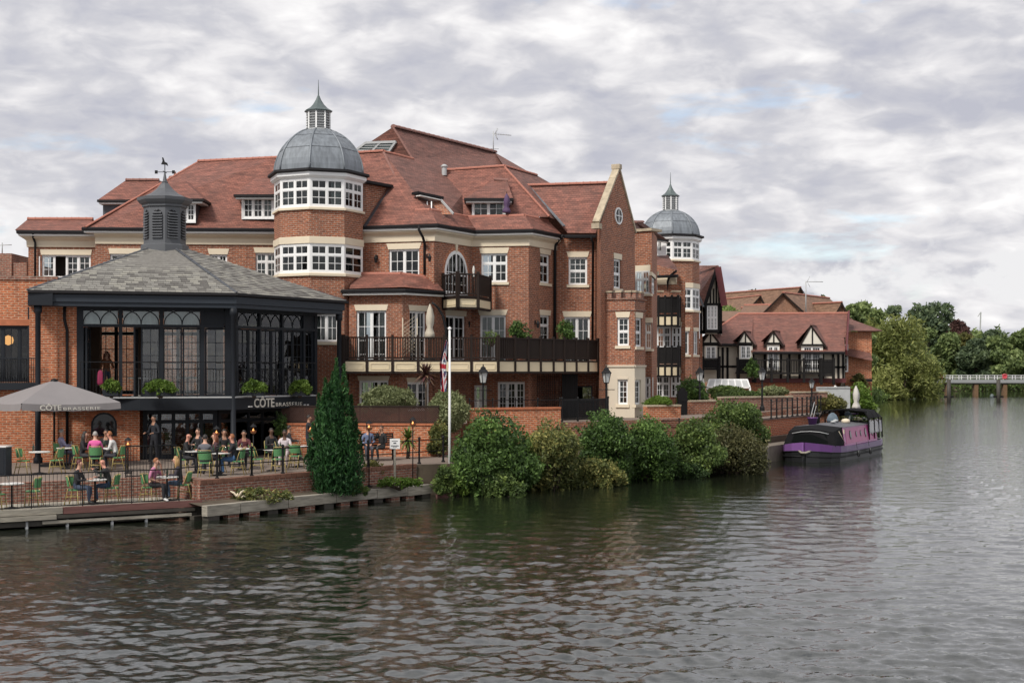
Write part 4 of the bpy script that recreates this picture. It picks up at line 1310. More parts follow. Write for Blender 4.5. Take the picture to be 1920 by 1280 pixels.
# fascia and gutter
lineE = EV[:4]
MB().sweep(lineE, [(0.06, ZT + .02), (0.08, ZT - .08), (-0.02, ZT - .12), (-0.2, ZT - .1), (-0.2, ZT + .0)][::-1]).build('gutter', M['gutter'], PAV)
MB().sweep(lineE, [(-0.04, ZT - .125), (-0.04, ZT - .40), (-0.10, ZT - .42), (-0.10, ZT - .56), (-0.9, ZT - .56), (-0.9, ZT - .125)][::-1]).build('fascia', M['slate_light'], PAV)
MB().sweep([EV[4], EV[0]], [(-0.04, ZT - .01), (-0.04, ZT - .55), (-0.9, ZT - .55), (-0.9, ZT - .01)][::-1]).build('fascia', M['slate_paint'], PAV)
# ceiling and floors
WL = off_line(EV[:4], -0.95)
BK = [(-10.9, 60.6), (-19.0, 59.8)]
MB().prism([(*p, 7.10) for p in [WL[0], WL[1], WL[2], BK[0], BK[1]]], (0, 0, .05)).build('ceiling', M['slate_paint'], PAV)
SLN = off_line(EV[:4], -0.14)
FS0 = Face(SLN[0], SLN[1]); FS1 = Face(SLN[1], SLN[2])
s0 = FS0.hu(262); s00 = FS0.hu(150); s2 = FS1.hu(593)
pS0, pS00, pS2 = FS0.pt(s0, 0), FS0.pt(s00, 0), FS1.pt(s2, 0)
MB().prism([(pS0.x, pS0.y, 3.12), (*SLN[1], 3.12), (pS2.x, pS2.y, 3.12), (*WL[2], 3.12), (*BK[0], 3.12), (*BK[1], 3.12), (*WL[0], 3.12)], (0, 0, .46)).build('floor_slab', M['slate_paint'], PAV)
MB().prism([(pS00.x, pS00.y, 3.585), (*SLN[1], 3.585), (pS2.x, pS2.y, 3.585), (*WL[2], 3.585), (*WL[1], 3.585), (*WL[0], 3.585)], (0, 0, .045)).build('balcony_deck', M['louvre'], PAV)
FW, FR = Face(WL[0], WL[1]), Face(WL[1], WL[2])
# brickwork at the left: pier and ground-floor wall with a round-headed window
ub0, ub1, ub2 = 0.0, FW.hu(149), FW.hu(262)
wall(PAV, FW, ub0, ub1, 3.6, 7.12, [], 'brick_orange', liner=False)
arc_u, arc_w = FW.hu(195), 0.48
ahole = (arc_u - arc_w, arc_u + arc_w, 2.15, 2.60)
wall(PAV, FW, -3.2, ub2, 1.0, 3.6, [ahole], 'brick_orange', liner=False)
wall(PAV, Face(FW.pt(ub2, 0).xy, FW.pt(ub2, 0, -2.0).xy), 0, 2.0, 1.0, 3.55, [], 'brick_orange', liner=False)
def round_head(F, u, w, z0, z1, parent):
    t = MB(); P = [(u - w, z0), (u + w, z0)] + [(u + w * math.cos(PI * k / 12), z1 + w * math.sin(PI * k / 12)) for k in range(13)]
    t.prism([F.pt(a_, b_, -0.03) for a_, b_ in P], (F.n.x * .034, F.n.y * .034, 0)); wn_ = t.build('round_headed_window', M['slate_paint'], parent)
    t = MB(); P2 = [(u - w * .86, z0 + .06), (u + w * .86, z0 + .06)] + [(u + w * .86 * math.cos(PI * k / 12), z1 + w * .86 * math.sin(PI * k / 12)) for k in range(13)]
    t.prism([F.pt(a_, b_, 0.005) for a_, b_ in P2], (F.n.x * .006, F.n.y * .006, 0)); t.build('pane', plain_glass, wn_)
    for k in range(11):      # rubbed bricks of the arch
        a0_, a1_ = PI * (k + .06) / 11, PI * (k + .94) / 11
        t = MB(); t.prism([F.pt(u + r_ * math.cos(q_), z1 + r_ * math.sin(q_), -.02) for r_, q_ in ((w * 1.02, a0_), (w * 1.5, a0_), (w * 1.5, a1_), (w * 1.02, a1_))], (F.n.x * .045, F.n.y * .045, 0))
        t.build('arch_brick', M['brick_rub'], parent)
M['brick_rub'] = plain('rubbed_brick', (0.40, 0.135, 0.062), 0.85, var=0.25, vscale=5)
plain_glass = plain('dark_pane', (0.012, 0.014, 0.015), 0.05, var=0.1)
round_head(FW, arc_u, arc_w, 2.1, 2.55, PAV)
# upper glazing: main frame
ZD = 6.36
t = MB()
for px, w in ((150, .12), (226, .07), (303, .07), (380, .08), (428, .12)):
    u = FW.hu(px); FW.box(t, u - w, u + w, 3.63, 7.10, -.16, .02)
FW.box(t, ub1, FW.len - .05, ZD - .02, ZD + .09, -.14, .045)
FW.box(t, ub1, FW.len - .05, 7.0, 7.12, -.14, .035)
FW.box(t, FW.hu(384), FW.hu(424), ZD + .092, 6.99, -.1, -.02)
fr1 = t.build('window_frame', M['slate_paint'], PAV)
t = MB()
for px, w in ((444, .06), (488, .05), (530, .05), (570, .05), (592, .09)):
    u = FR.hu(px); FR.box(t, u - w, u + w, 3.63, 7.10, -.16, .02)
FR.box(t, 0.05, FR.hu(592), ZD - .02, ZD + .09, -.14, .045)
FR.box(t, 0.05, FR.hu(592), 7.0, 7.12, -.14, .035)
FR.box(t, FR.hu(572), FR.hu(590), ZD + .092, 6.99, -.1, -.02)
fr2 = t.build('window_frame', M['slate_paint'], PAV)
def gothic(F, px0, px1, parent):
    """fanlight with two pairs of crossing arcs"""
    u0, u1 = F.hu(px0), F.hu(px1); z0, z1 = ZD + .10, 6.99
    pane(parent, F, u0, u1, z0, z1, -.06, M['glass_clear'])
    w = (u1 - u0) / 2; h = z1 - z0
    t = MB()
    for c in (0, 1, 2):
        uc_ = u0 + w * c
        for sgn in (-1, 1):
            P = []
            for k in range(9):
                q = PI / 2 * k / 8
                uu = uc_ + sgn * w * 1.0 * math.sin(q); zz_ = z0 + (h * 1.28) * (1 - math.cos(q)) if False else z0 + h * 1.05 * math.cos(q) ** 0.9
                P.append((uu, zz_))
            P = [(min(max(a_, u0), u1), min(b_, z1)) for a_, b_ in P]
            if max(p[0] for p in P) - min(p[0] for p in P) < 0.1: continue
            t.tube([F.pt(a_, b_, -.05) for a_, b_ in P], 0.022, 5)
    t.build('tracery', M['slate_paint'], parent)
    # pleated blind behind the fanlight
    t = MB(); n_ = 14
    V = [F.pt(u0 + (u1 - u0) * k / n_, z, -.30 + .03 * (k % 2)) for k in range(n_ + 1) for z in (z0, z1)]
    t.add(V, [(2 * k, 2 * k + 2, 2 * k + 3, 2 * k + 1) for k in range(n_)]); t.build('blind', M['blind'], parent)
M['blind'] = plain('blind_cloth', (0.78, 0.84, 0.83), 0.9, var=0.12, vscale=3)
for a_, b_ in ((156, 221), (231, 298), (308, 375)): gothic(FW, a_, b_, fr1)
for a_, b_ in ((447, 485), (491, 527), (533, 567)): gothic(FR, a_, b_, fr2)
dd = dict(fmat='slate_paint', gmat='glass_clear', curtain=0, recess=0.05, fw=0.03, name='glazed_door')
def doors(F, pxs, grid=(2, 5)):
    for a_, b_ in pxs:
        u0, u1 = F.hu(a_), F.hu(b_)
        window(PAV, F, (u0 + .01, u1 - .01, 3.64, ZD - .03), lights=1, grid=grid, **dd)
doors(FW, ((264, 301), (305, 342), (342, 378), (384, 425)))
doors(FR, ((447, 468), (468, 487), (490, 511), (511, 529), (533, 551), (551, 568), (573, 590)), (2, 5))
# folded leaves at the open end of the front
for k, px in enumerate((160, 166, 256)):
    Fd = Face(FW.pt(FW.hu(px), 0, 0.0).xy, FW.pt(FW.hu(px) + .12, 0, -0.75).xy)
    window(PAV, Fd, (0.0, Fd.len, 3.64, ZD - .03), lights=1, grid=(2, 5), **dd)
# back and end walls of the dining room
for p, q, n_ in ((WL[2], BK[0], 4), (BK[0], BK[1], 9), (BK[1], WL[0], 6)):
    F = Face(q, p)
    window(PAV, F, (0.05, F.len - .05, 3.64, 7.08), lights=n_, grid=(2, 4), top=(0.22, (2, 1)), **{**dd, 'fw': 0.12, 'name': 'window', 'recess': 0.0})
t = MB()
for (x, y, w) in ((-15.5, 58.6, .45), (-12.6, 58.9, .3), (-17.3, 57.5, .25)):
    t.box((x - w, y - .15, 3.6), (x + w, y + .15, 7.09))
t.build('interior_pier', M['inner_wood'], PAV)
for (x, y) in ((-15.0, 55.6), (-13.2, 56.4), (-11.6, 57.2), (-10.4, 58.6)):
    t = MB(); t.lathe((x, y, 3.62), [(.25, 0), (.25, .03), (.04, .05), (.04, .70), (.42, .71), (.42, .75)], 12); t.build('dining_table', M['white_soft'], PAV)
# ground-floor glazing set back under the slab
GLn = off_line(EV[:4], -1.55)
FG0, FG1 = Face(GLn[0], GLn[1]), Face(GLn[1], GLn[2])
gg = dict(fmat='slate_paint', gmat='glass_clear', curtain=0, recess=0.0, fw=0.14, name='shop_window')
window(PAV, FG0, (FG0.hu(268), FG0.len - .03, 1.16, 3.10), lights=5, grid=(1, 1), top=(0.2, (1, 1)), **gg)
window(PAV, FG1, (0.03, FG1.hu(570), 1.16, 3.10), lights=6, grid=(1, 1), top=(0.2, (1, 1)), **gg)
F = Face((-18.5, 58.5), (-8.5, 61.0))
wall(PAV, F, 0, F.len, 1.0, 3.1, [], 'brick_orange', 'inner_brick_wall', liner=False)
t = MB()
for (x, y) in ((-14.6, 56.6), (-12.9, 57.2), (-11.4, 58.0)):
    t.box((x - .2, y - .2, 1.3), (x + .2, y + .2, 3.11))
t.build('interior_pier', M['slate_paint'], PAV)
# columns
for (x, y) in ((EV[0][0] + .28, EV[0][1] + .32), (EV[1][0] - .18, EV[1][1] + .18), (EV[2][0] - .30, EV[2][1] - .05)):
    t = MB(); t.lathe((x, y, 1.10), [(.17, 0), (.17, .25), (.115, .30), (.10, 2.9), (.10, 5.70), (.15, 5.75), (.15, 6.0)], 14, smooth=True); t.build('column', M['slate_paint'], PAV)
# railing of the balcony: slim posts, top wire, crossed braces
t = MB()
RLz = 4.98
def rail_run(F, u0, u1, n):
    t = MB(); t.bar(F.pt(u0, RLz, -.03), F.pt(u1, RLz, -.03), 0.035); t.bar(F.pt(u0, 4.7, -.03), F.pt(u1, 4.7, -.03), 0.015)
    t.bar(F.pt(u0, 3.75, -.03), F.pt(u1, 3.75, -.03), 0.02); t.build('handrail', M['iron'], PAV)
    for k in range(n + 1):
        u = u0 + (u1 - u0) * k / n
        t = MB(); t.bar(F.pt(u, 3.63, -.03), F.pt(u, RLz + .02, -.03), 0.032); t.build('railing_post', M['iron'], PAV)
    for k in range(n):
        ua, ub = u0 + (u1 - u0) * k / n, u0 + (u1 - u0) * (k + 1) / n
        m_ = int((ub - ua) / .12)
        if F is FS1:
            for p, q in (((ua, 4.68), (ub, 3.78)), ((ua, 3.78), (ub, 4.68))):
                t = MB(); t.bar(F.pt(*p, -.03), F.pt(*q, -.03), 0.018); t.build('railing_brace', M['iron'], PAV)
        for j in range(1, m_):
            uu = ua + (ub - ua) * j / m_
            t = MB(); t.bar(F.pt(uu, 3.76, -.03), F.pt(uu, 4.7, -.03), 0.010); t.build('baluster', M['iron'], PAV)
rail_run(FS0, s00, FS0.len, 4)
rail_run(FS1, 0, s2, 4)
# lettering on the slab edge
M['letter'] = plain('sign_letters', (0.62, 0.60, 0.53), 0.5, var=0.03)
def text_mesh(body, size, extrude=0.008, bold=0.0, spacing=1.0):
    cu_ = bpy.data.curves.new('lettering', 'FONT')
    cu_.body = body; cu_.size = size; cu_.extrude = extrude; cu_.offset = bold; cu_.space_character = spacing
    cu_.resolution_u = 4
    ob = bpy.data.objects.new('lettering', cu_); COL.objects.link(ob)
    dg = bpy.context.evaluated_depsgraph_get()
    me = bpy.data.meshes.new_from_object(ob.evaluated_get(dg))
    bpy.data.objects.remove(ob)
    return me
def put_text(body, size, F, u, z, out, parent, mat, bold=0.0, spacing=1.0, width=None, tilt=0.0):
    me = text_mesh(body, size, bold=bold, spacing=spacing)
    me.materials.clear(); me.materials.append(mat)
    xs = [v.co.x for v in me.vertices]
    w = max(xs) - min(xs)
    sx = (width / w) if width else 1.0
    m4 = Matrix.Rotation(F.ang, 4, 'Z') @ Matrix.Rotation(R(90) + tilt, 4, 'X') @ Matrix.Diagonal((sx, 1, 1, 1))
    return inst('lettering', me, parent, F.pt(u - min(xs) * sx, z, out), mat=m4)
w_of = lambda F, a_, b_: F.hu(b_) - F.hu(a_)
put_text('CÔTE', 0.50, FS1, FS1.hu(476), 3.19, 0.012, PAV, M['letter'], bold=0.008, width=w_of(FS1, 476, 514))
put_text('BRASSERIE', 0.22, FS1, FS1.hu(517), 3.20, 0.012, PAV, M['letter'], spacing=1.2, width=w_of(FS1, 517, 566))
for px in (466, 470, 570, 576):
    t = MB(); FS1.box(t, FS1.hu(px) - .03, FS1.hu(px) + .05, 3.20, 3.25, 0.0, 0.05); t.build('sign_lamp', M['white'], PAV)
# cupola
cz = 9.70
t = MB()
t.lathe((CUP.x, CUP.y, cz), [(.98, -.15), (.98, .16), (.86, .22), (.86, 1.72), (.93, 1.76), (.93, 1.84), (1.02, 1.90), (1.12, 2.02), (1.14, 2.14), (1.08, 2.16)], 8, R(22.5 - 8))
cup = t.build('cupola', M['cupola_grey'], PAV)
t = MB(); t.lathe((CUP.x, CUP.y, cz), [(1.09, 2.15), (.84, 2.22), (.55, 2.36), (.33, 2.54), (.19, 2.72), (.12, 2.80), (.14, 2.83), (.09, 2.87), (.05, 3.10), (.02, 3.30)], 8, R(22.5 - 8)); t.build('cupola_roof', M['cupola_grey'], cup)
for k in range(8):
    t0 = R(22.5 - 8) + k * PI / 4
    a_ = Vector((CUP.x + .86 * math.cos(t0), CUP.y + .86 * math.sin(t0))); b_ = Vector((CUP.x + .86 * math.cos(t0 + PI / 4), CUP.y + .86 * math.sin(t0 + PI / 4)))
    F = Face(a_, b_)
    if F.n.y > 0.3: continue
    uc_, w_ = F.len / 2, F.len * .34
    t = MB(); P = [(uc_ - w_, cz + .42), (uc_ + w_, cz + .42)] + [(uc_ + w_ * math.cos(PI * j / 8), cz + 1.38 + w_ * .95 * math.sin(PI * j / 8)) for j in range(9)]
    t.prism([F.pt(*p, .0) for p in P], (F.n.x * .004, F.n.y * .004, 0)); t.build('louvre_shade_sheet', M['gutter'], cup)  # black sheet on the facet; shade behind the slats put in as colour
    for j in range(11):
        z = cz + .48 + .112 * j
        ww = w_ if z < cz + 1.38 else w_ * math.sqrt(max(.02, 1 - ((z - cz - 1.38) / (w_ * .95)) ** 2))
        t = MB(); c = F.pt(uc_, z, .03)
        t.obox(c, (F.u.x * ww, F.u.y * ww, 0), (F.n.x * .045, F.n.y * .045, -.035), (0, 0, .012)); t.build('louvre', M['cupola_grey'], cup)
# weather vane
v0 = Vector((CUP.x, CUP.y, cz + 3.05)); t = MB()
t.tube([v0, v0 + Vector((0, 0, .62))], 0.018, 6)
t.tube([v0 + Vector((-.34, 0, .2)), v0 + Vector((.34, 0, .2))], .014, 5); t.tube([v0 + Vector((0, -.3, .2)), v0 + Vector((0, .3, .2))], .014, 5)
for s_ in (-1, 1):
    t.box(v0 + Vector((s_ * .36 - .06, -.01, .13)), v0 + Vector((s_ * .36 + .06, .01, .27)))
t.prism([v0 + Vector(p) for p in ((-.16, 0, .52), (.05, 0, .50), (.14, 0, .44), (.10, 0, .58), (.0, 0, .62), (-.06, 0, .80), (-.12, 0, .82), (-.10, 0, .66))], (0, .015, 0))
t.build('weather_vane', M['iron'], PAV)
downpipe(PAV, [FW.pt(FW.hu(121), 7.1, .08), FW.pt(FW.hu(121), 6.6, .08), FW.pt(FW.hu(126), 6.2, .08), FW.pt(FW.hu(126), 1.45, .08)], .06)

# ------------------------------------------------------------------ neighbouring brick building at the left edge
ANX = thing('brick_annex', (-20, 54, 1.4), 'orange brick building with dark balcony window at the left edge', 'building')
FX = Face((-22.6, 52.35), (-17.45, 53.25))
ahl = (FX.hu(-30), FX.hu(70), FX.hz(3.5, 716), FX.hz(3.5, 610))
wall(ANX, FX, 0, FX.len, 1.0, 8.12, [ahl, ], 'brick_orange')
window(ANX, FX, ahl, lights=3, grid=(2, 3), fmat='slate_paint', recess=.1, fw=.1, curtain=0)
t = MB(); FX.box(t, 0, FX.len, 8.12, 8.26, -.35, .06); t.build('parapet_coping', M['brick_old'], ANX)
t = MB(); FX.box(t, ahl[0], ahl[1], ahl[3] + .0, ahl[3] + .24, 0.0, .02); t.build('soldier_course', M['brick_rub'], ANX)
t = MB(); FX.box(t, ahl[0] - .1, ahl[1] + .1, ahl[2] - .3, ahl[2] - .02, -.05, .35)
t.bar(FX.pt(ahl[0] - .1, ahl[2] + .9, .3), FX.pt(ahl[1] + .1, ahl[2] + .9, .3), .04); bx_ = t.build('balconet', M['slate_paint'], ANX)
for k in range(24):
    u = ahl[0] + (ahl[1] - ahl[0]) * k / 23
    t = MB(); t.tube([FX.pt(u, ahl[2] - .02, .3), FX.pt(u, ahl[2] + .3, .36), FX.pt(u, ahl[2] + .9, .3)], .012, 5); t.build('baluster', M['iron'], bx_)
round_head(FX, FX.hu(10), .55, 2.1, 2.6, ANX)
t = MB(); c = FX.pt(FX.hu(10), FX.hz(3, 637), -.6)
t.lathe(c, [(0.0, -.2), (.17, -.12), (.2, 0.0), (.17, .12), (0.0, .2)], 14, smooth=True)
t.build('globe_lamp', emit_mat('warm_globe', (1.0, 0.45, 0.14), 1.2), ANX)
t = MB(); t.box((-24, 53.5, 8.2), (-17.6, 58, 8.25)); t.build('flat_roof', M['lead_dark'], ANX)
OLD = thing('old_brick_wall', (-25, 70, 1.4), 'weathered brown brick building far left beyond the annex', 'building')
t = MB(); t.box((-40, 70, 1.3), (at(50, 500, 70).x, 74, at(0, 492, 70).z)); t.box((-40, 69.9, 1.3), (at(23, 500, 70).x, 73, at(0, 476, 70).z + .02)); t.build('wall', M['brick_old'], OLD)
t = MB(); t.tube([at(4, 476, 71), at(4, 455, 71)], .03, 5); t.tube([at(-6, 460, 71), at(22, 459, 71)], .02, 5); t.build('aerial', M['louvre'], OLD)

# ================================================================== half-timbered houses further along the quay
def timber(parent, F, pieces, out=0.03, mat='timber_black'):
    for (u0, z0, u1, z1, w) in pieces:
        t = MB(); t.bar(F.pt(u0, z0, out / 2), F.pt(u1, z1, out / 2), w, out + .02, up=(F.n.x, F.n.y, 0)); t.build('timber', M[mat], parent)

M['render_white'] = plain('white_render', (.70, .66, .57), .85, var=.05)
HT = thing('half_timbered_house', (18, 97, 1.6), 'half timbered riverside house with long red tile roof and four gabled windows', 'house')
YH = 96.3
FH = Face(xy(1310, YH), xy(1584, YH))
zl, zr = at(0, 645, YH).z, at(0, 660, YH).z
um = FH.hu(1411)
wins = [(1324, 649, 1342, 673), (1389, 648, 1408, 672), (1440, 649, 1459, 690), (1505, 650, 1538, 692)]
rects = [FH.rect(*w) for w in wins]
wall(HT, FH, 0, um, 3.9, 6.45, [], 'render'); wall(HT, FH, um + .01, FH.len, 3.9, 5.9, [], 'render')
wall(HT, FH, FH.hu(1400), FH.len - .6, 1.4, 3.9, [], 'brick_orange', liner=False)
FHs = Face(xy(1584, YH), (24.3, 103))
wall(HT, FHs, 0, FHs.len, 1.4, 5.9, [], 'render', liner=False)
for z in (4.4, 5.5): timber(HT, FHs, [(0, z, FHs.len, z, .16)])
for u in (.1, .8, 1.6, 2.6): timber(HT, FHs, [(u, 2.2, u, 7, .14)])
t = MB(); F_ = FH; F_.box(t, FH.hu(1400), FH.len, 3.85, 4.15, 0.0, .35); t.build('jetty_beam', M['timber_red'], HT)
pz = [FH.hu(p) for p in (1312, 1346, 1355, 1364, 1385, 1412, 1434, 1464, 1480, 1499, 1543, 1562, 1572, 1581)]
for u in pz: timber(HT, FH, [(u, 3.95, u, 6.3, .16)])
timber(HT, FH, [(FH.hu(1345), at(0, 687, YH).z, FH.hu(1385), at(0, 687, YH).z, .15), (FH.hu(1345), 4.02, FH.hu(1385), 4.02, .15), (FH.hu(1560), at(0, 688, YH).z, FH.len, at(0, 688, YH).z, .14)])
# roof: long front slope with a catslide at the left
e0, e1, e2, e3 = at(1308, 645, 95.7), at(1412, 645, 95.7), at(1408, 660, 95.3), at(1584, 660, 95.3)
g0, g1 = at(1385, 588, 100.6), at(1589, 587, 100.6)
hr_ = roof(HT, [[e0, at(1410, 645, 95.7), at(1412, 588, 100.6), g0], [e2, e3, g1, at(1412, 588, 100.6)], [g0, g1, (24.5, 105, 6), (14, 105, 6)], [e0, g0, (14, 105, 6), (13, 100, 6.4)]], 'tile')
ridge_line(hr_, g0, g1, 'ridge', r=.13, seg=.45); ridge_line(hr_, at(1340, 618, 98), g0, 'ridge', r=.1, seg=.45)
ridge_line(hr_, at(1312, 618, 98.2), at(1354, 618, 98.0), 'ridge_dark', r=.1)
t = MB(); t.bar(g1 + Vector((.1, 0, .05)), e3 + Vector((.1, -.05, .0)), .12, .34); t.bar(g1 + Vector((.1, 0, 0)), (24.6, 105, 6), .12, .34); t.build('barge_board', M['timber_red'], HT)
gutter(HT, [xy(1312, 95.6), xy(1410, 95.6)], e0.z, False); gutter(HT, [xy(1412, 95.2), xy(1584, 95.2)], e2.z, False)
def gablet(px0, px1, pxp, pyb, pyp, Y=95.4, deep=3.4):
    a_, b_, p = at(px0, pyb, Y), at(px1, pyb, Y), at(pxp, pyp, Y)
    F = Face((a_.x, a_.y + .07), (b_.x, b_.y + .07))
    t = MB(); q = Vector((0, .07, 0)); t.prism([a_ + q, b_ + q, p + q], (0, .05, 0)); t.build('gable_panel', M['render_white'], HT)
    w = b_.x - a_.x
    timber(HT, F, [(0.0, a_.z + .06, w, a_.z + .06, .12), (w / 2, a_.z + .1, w / 2, p.z - .1, .09)])
    for s_, e_ in ((a_, p), (b_, p)):
        t = MB(); d_ = (e_ - s_).normalized(); t.bar(s_ - d_ * .2 + Vector((0, .05, 0)), e_ + Vector((0, .05, -.02)), .06, .11, up=(0, 0, 1)); t.build('barge_board', M['timber_dark'], HT)
    dv = Vector((deep * .34, deep, 0)); up = Vector((0, 0, .06)); o = Vector((.12, 0, -.12))
    r_ = roof(HT, [[a_ - o + up - Vector((.24, 0, .0)), p + up, p + up + dv, a_ - o + up + dv - Vector((.24, 0, 0))], [b_ + o * Vector((1, 1, 1)).x + up, b_ + o + up + dv, p + up + dv, p + up]], 'tile_shade_brown')
    ridge_line(r_, p + up, p + up + dv * .8, 'ridge_dark', r=.09)
def gablet_bay(px0, px1, win, lights, grid, Y=95.55):
    """the upright front under a gablet, standing out through the eaves"""
    F = Face(xy(px0, Y), xy(px1, Y)); r_ = F.rect(*win); zt_g = at(0, 646, Y).z
    wall(HT, F, 0, F.len, r_[2] - .1, zt_g, [r_], 'render_white', 'bay_front', liner=False, reveal=.1)
    window(HT, F, r_, lights=lights, grid=grid, recess=0.0, fw=.05, curtain=0.4)
    t = MB()
    for p in (F.p0, F.p1): t.poly([(p.x, p.y, r_[2] - .1), (p.x, p.y, zt_g), (p.x, p.y + 2, zt_g), (p.x, p.y + 2, r_[2] - .1)])
    t.poly([F.pt(0, r_[2], -.6), F.pt(F.len, r_[2], -.6), F.pt(F.len, zt_g, -.6), F.pt(0, zt_g, -.6)]); t.build('bay_cheek', M['inner'], HT)
gablet_bay(1321, 1345, (1324, 649, 1342, 673), 2, (2, 3)); gablet_bay(1386, 1411, (1389, 648, 1408, 672), 2, (2, 3)); gablet_bay(1438, 1462, (1440, 649, 1460, 692), 2, (2, 4)); gablet_bay(1502, 1543, (1506, 650, 1539, 694), 2, (3, 4))
gablet(1315, 1350, 1332, 645, 621); gablet(1383, 1413, 1396, 645, 621); gablet(1436, 1466, 1450, 645, 620); gablet(1500, 1547, 1521, 648, 610)
# black balconies
def iron_balcony(parent, px0, px1, ptop, pbot, Y, n, nposts, w=.07):
    F = Face(xy(px0, Y), xy(px1, Y)); z0, z1 = at(0, pbot, Y).z, at(0, ptop, Y).z
    t = MB(); F.box(t, 0, F.len, z0 - .12, z0, -1.0, .05); b = t.build('balcony', M['timber_black'], parent)
    t = MB(); F.box(t, 0, F.len, z1 - .08, z1, -.06, .05); t.build('handrail', M['timber_black'], b)
    for k in range(nposts):
        u = F.len * k / (nposts - 1); t = MB(); F.box(t, u - .08, u + .08, z0 - .7, z1 + .12, -.08, .08); t.build('post', M['timber_black'], b)
    m_ = MB(); m_.box((-w / 2, -.02, 0), (w / 2, .02, z1 - z0 - .1)); me = m_.mesh('baluster', M['timber_black'])
    for k in range(n):
        inst('baluster', me, b, F.pt(F.len * (k + .5) / n, z0 + .01, -.01), F.ang)
iron_balcony(HT, 1318, 1349, 671, 690, 95.2, 10, 2, .11)
iron_balcony(HT, 1383, 1412, 673, 697, 95.2, 9, 2, .11)
iron_balcony(HT, 1416, 1538, 674, 698, 95.1, 26, 5, .045)
iron_balcony(HT, 1540, 1563, 674, 702, 95.0, 8, 2, .1)
# side wing in brick at the far end
t = MB(); t.box((23.6, 101, 1.4), (26.2, 107, at(0, 622, 101).z)); t.build('side_wall', M['brick_orange'], HT)
t = MB(); F = Face((23.7, 100.9), (26.1, 100.9)); 
window(HT, F, (0.15, 0.75, 4.6, 6.6), lights=1, grid=(2, 4), recess=-.08, curtain=0); window(HT, F, (0.15, 0.75, 2.4, 3.6), lights=1, grid=(2, 3), recess=-.08, curtain=0)
roof(HT, [[(23.3, 100.5, at(0, 620, 100.5).z), (26.9, 100.5, at(0, 620, 100.5).z), (24.4, 103.5, at(0, 590, 103.5).z)], [(26.9, 100.5, at(0, 620, 100.5).z), (26.9, 107, 7.5), (24.4, 103.5, at(0, 590, 103.5).z)],
          [(23.6, 100.3, 5.9), (26.1, 100.3, 5.4), (26.1, 101, 6.0), (23.6, 101, 6.5)]], 'tile_shade_brown')
t = MB(); F.box(t, .9, 2.3, 3.9, 4.1, .02, .9); t.build('iron_balconet', M['iron'], HT)
# white door, lean-to and garden wall at its foot
t = MB(); F = Face(xy(1548, 95.9), xy(1563, 95.9)); F.box(t, 0, F.len, 1.6, 3.5, 0, .06); t.build('door', M['white'], HT)
t = MB(); F = Face(xy(1575, 95.9), xy(1582, 95.9)); F.box(t, 0, F.len, 1.6, 3.5, 0, .06); t.build('door', M['white'], HT)
M['conserv'] = plain('polycarbonate', (.50, .51, .50), .3, var=.1)
CON = thing('conservatory', (14.5, 93, 1.8), 'low white conservatory roof in front of the half timbered house', 'conservatory')
t = MB(); ca, cb, cc, cd = at(1326, 726, 90.5), at(1406, 726, 90.5), at(1401, 712, 92.5), at(1330, 712, 92.5)
for k in range(7):
    f = k / 6; t.bar(ca.lerp(cb, f), cd.lerp(cc, f), .09)
t.bar(ca, cb, .12); t.bar(cd, cc, .14)
for p in (ca, cb): t.bar(p, (p.x, p.y, 1.8), .12)
t.bar(cb + Vector((0, 0, -.9)), ca + Vector((0, 0, -.9)), .1)
cf = t.build('frame', M['white'], CON)
for k in range(6):
    f0, f1 = (k + .04) / 6, (k + .96) / 6
    t = MB(); t.prism([ca.lerp(cb, f0), ca.lerp(cb, f1), cd.lerp(cc, f1), cd.lerp(cc, f0)], (0, 0, .02)); t.build('pane', M['conserv'], cf)

# house with the tall red-edged gable beside the far turret
TG = thing('timbered_gable_house', (13.2, 93, 1.6), 'narrow half timbered house with dark red barge boards beside the far turret', 'house')
YG = 92.2
FT = Face(xy(1312, YG), xy(1354, YG))
wr = FT.rect(1324, 573, 1344, 618); w2 = FT.rect(1306, 660, 1320, 700)
pk = at(1343, 504, YG)
wall(TG, FT, 0, FT.len, at(0, 626, YG).z, at(0, 573, YG).z, [], 'render', liner=False); wall(TG, FT, 0, FT.hu(1317), 1.6, at(0, 626, YG).z, [], 'brick', liner=False)
t = MB(); t.prism([at(1323, 572, YG), at(1354, 572, YG), pk], (0, .05, 0)); t.build('gable_panel', M['render'], TG)
window(TG, FT, wr, lights=3, grid=(2, 3), top=(.5, (2, 3)), recess=-.35, fw=.06, curtain=0)
t = MB(); FT.box(t, wr[0] - .1, wr[1] + .1, wr[2] - .2, wr[2], 0, .42); FT.box(t, wr[0] - .1, wr[1] + .1, wr[3], wr[3] + .15, 0, .42)
FT.box(t, wr[0] - .1, wr[0], wr[2], wr[3], 0, .4); FT.box(t, wr[1], wr[1] + .1, wr[2], wr[3], 0, .4); FT.box(t, wr[0], wr[1], wr[2], wr[3], 0.0, .2); t.build('oriel_box', M['timber_black'], TG)
window(TG, FT, FT.rect(1313, 585, 1319, 617), lights=1, grid=(1, 4), recess=-.03, curtain=0)
timber(TG, FT, [(u, at(0, 626, YG).z, u, at(0, 573, YG).z, .16) for u in (.08, .30, FT.hu(1320), FT.hu(1347), FT.len - .08)] + [(0, at(0, 622, YG).z, FT.len, at(0, 622, YG).z, .18), (FT.hu(1320), at(0, 571, YG).z, FT.len, at(0, 571, YG).z, .18)])
for q in (1332, 1338, 1343, 1348): timber(TG, FT, [(FT.hu(q), at(0, 571, YG).z, FT.hu(q), at(0, 571 - (54 if q == 1343 else 30), YG).z, .10)])
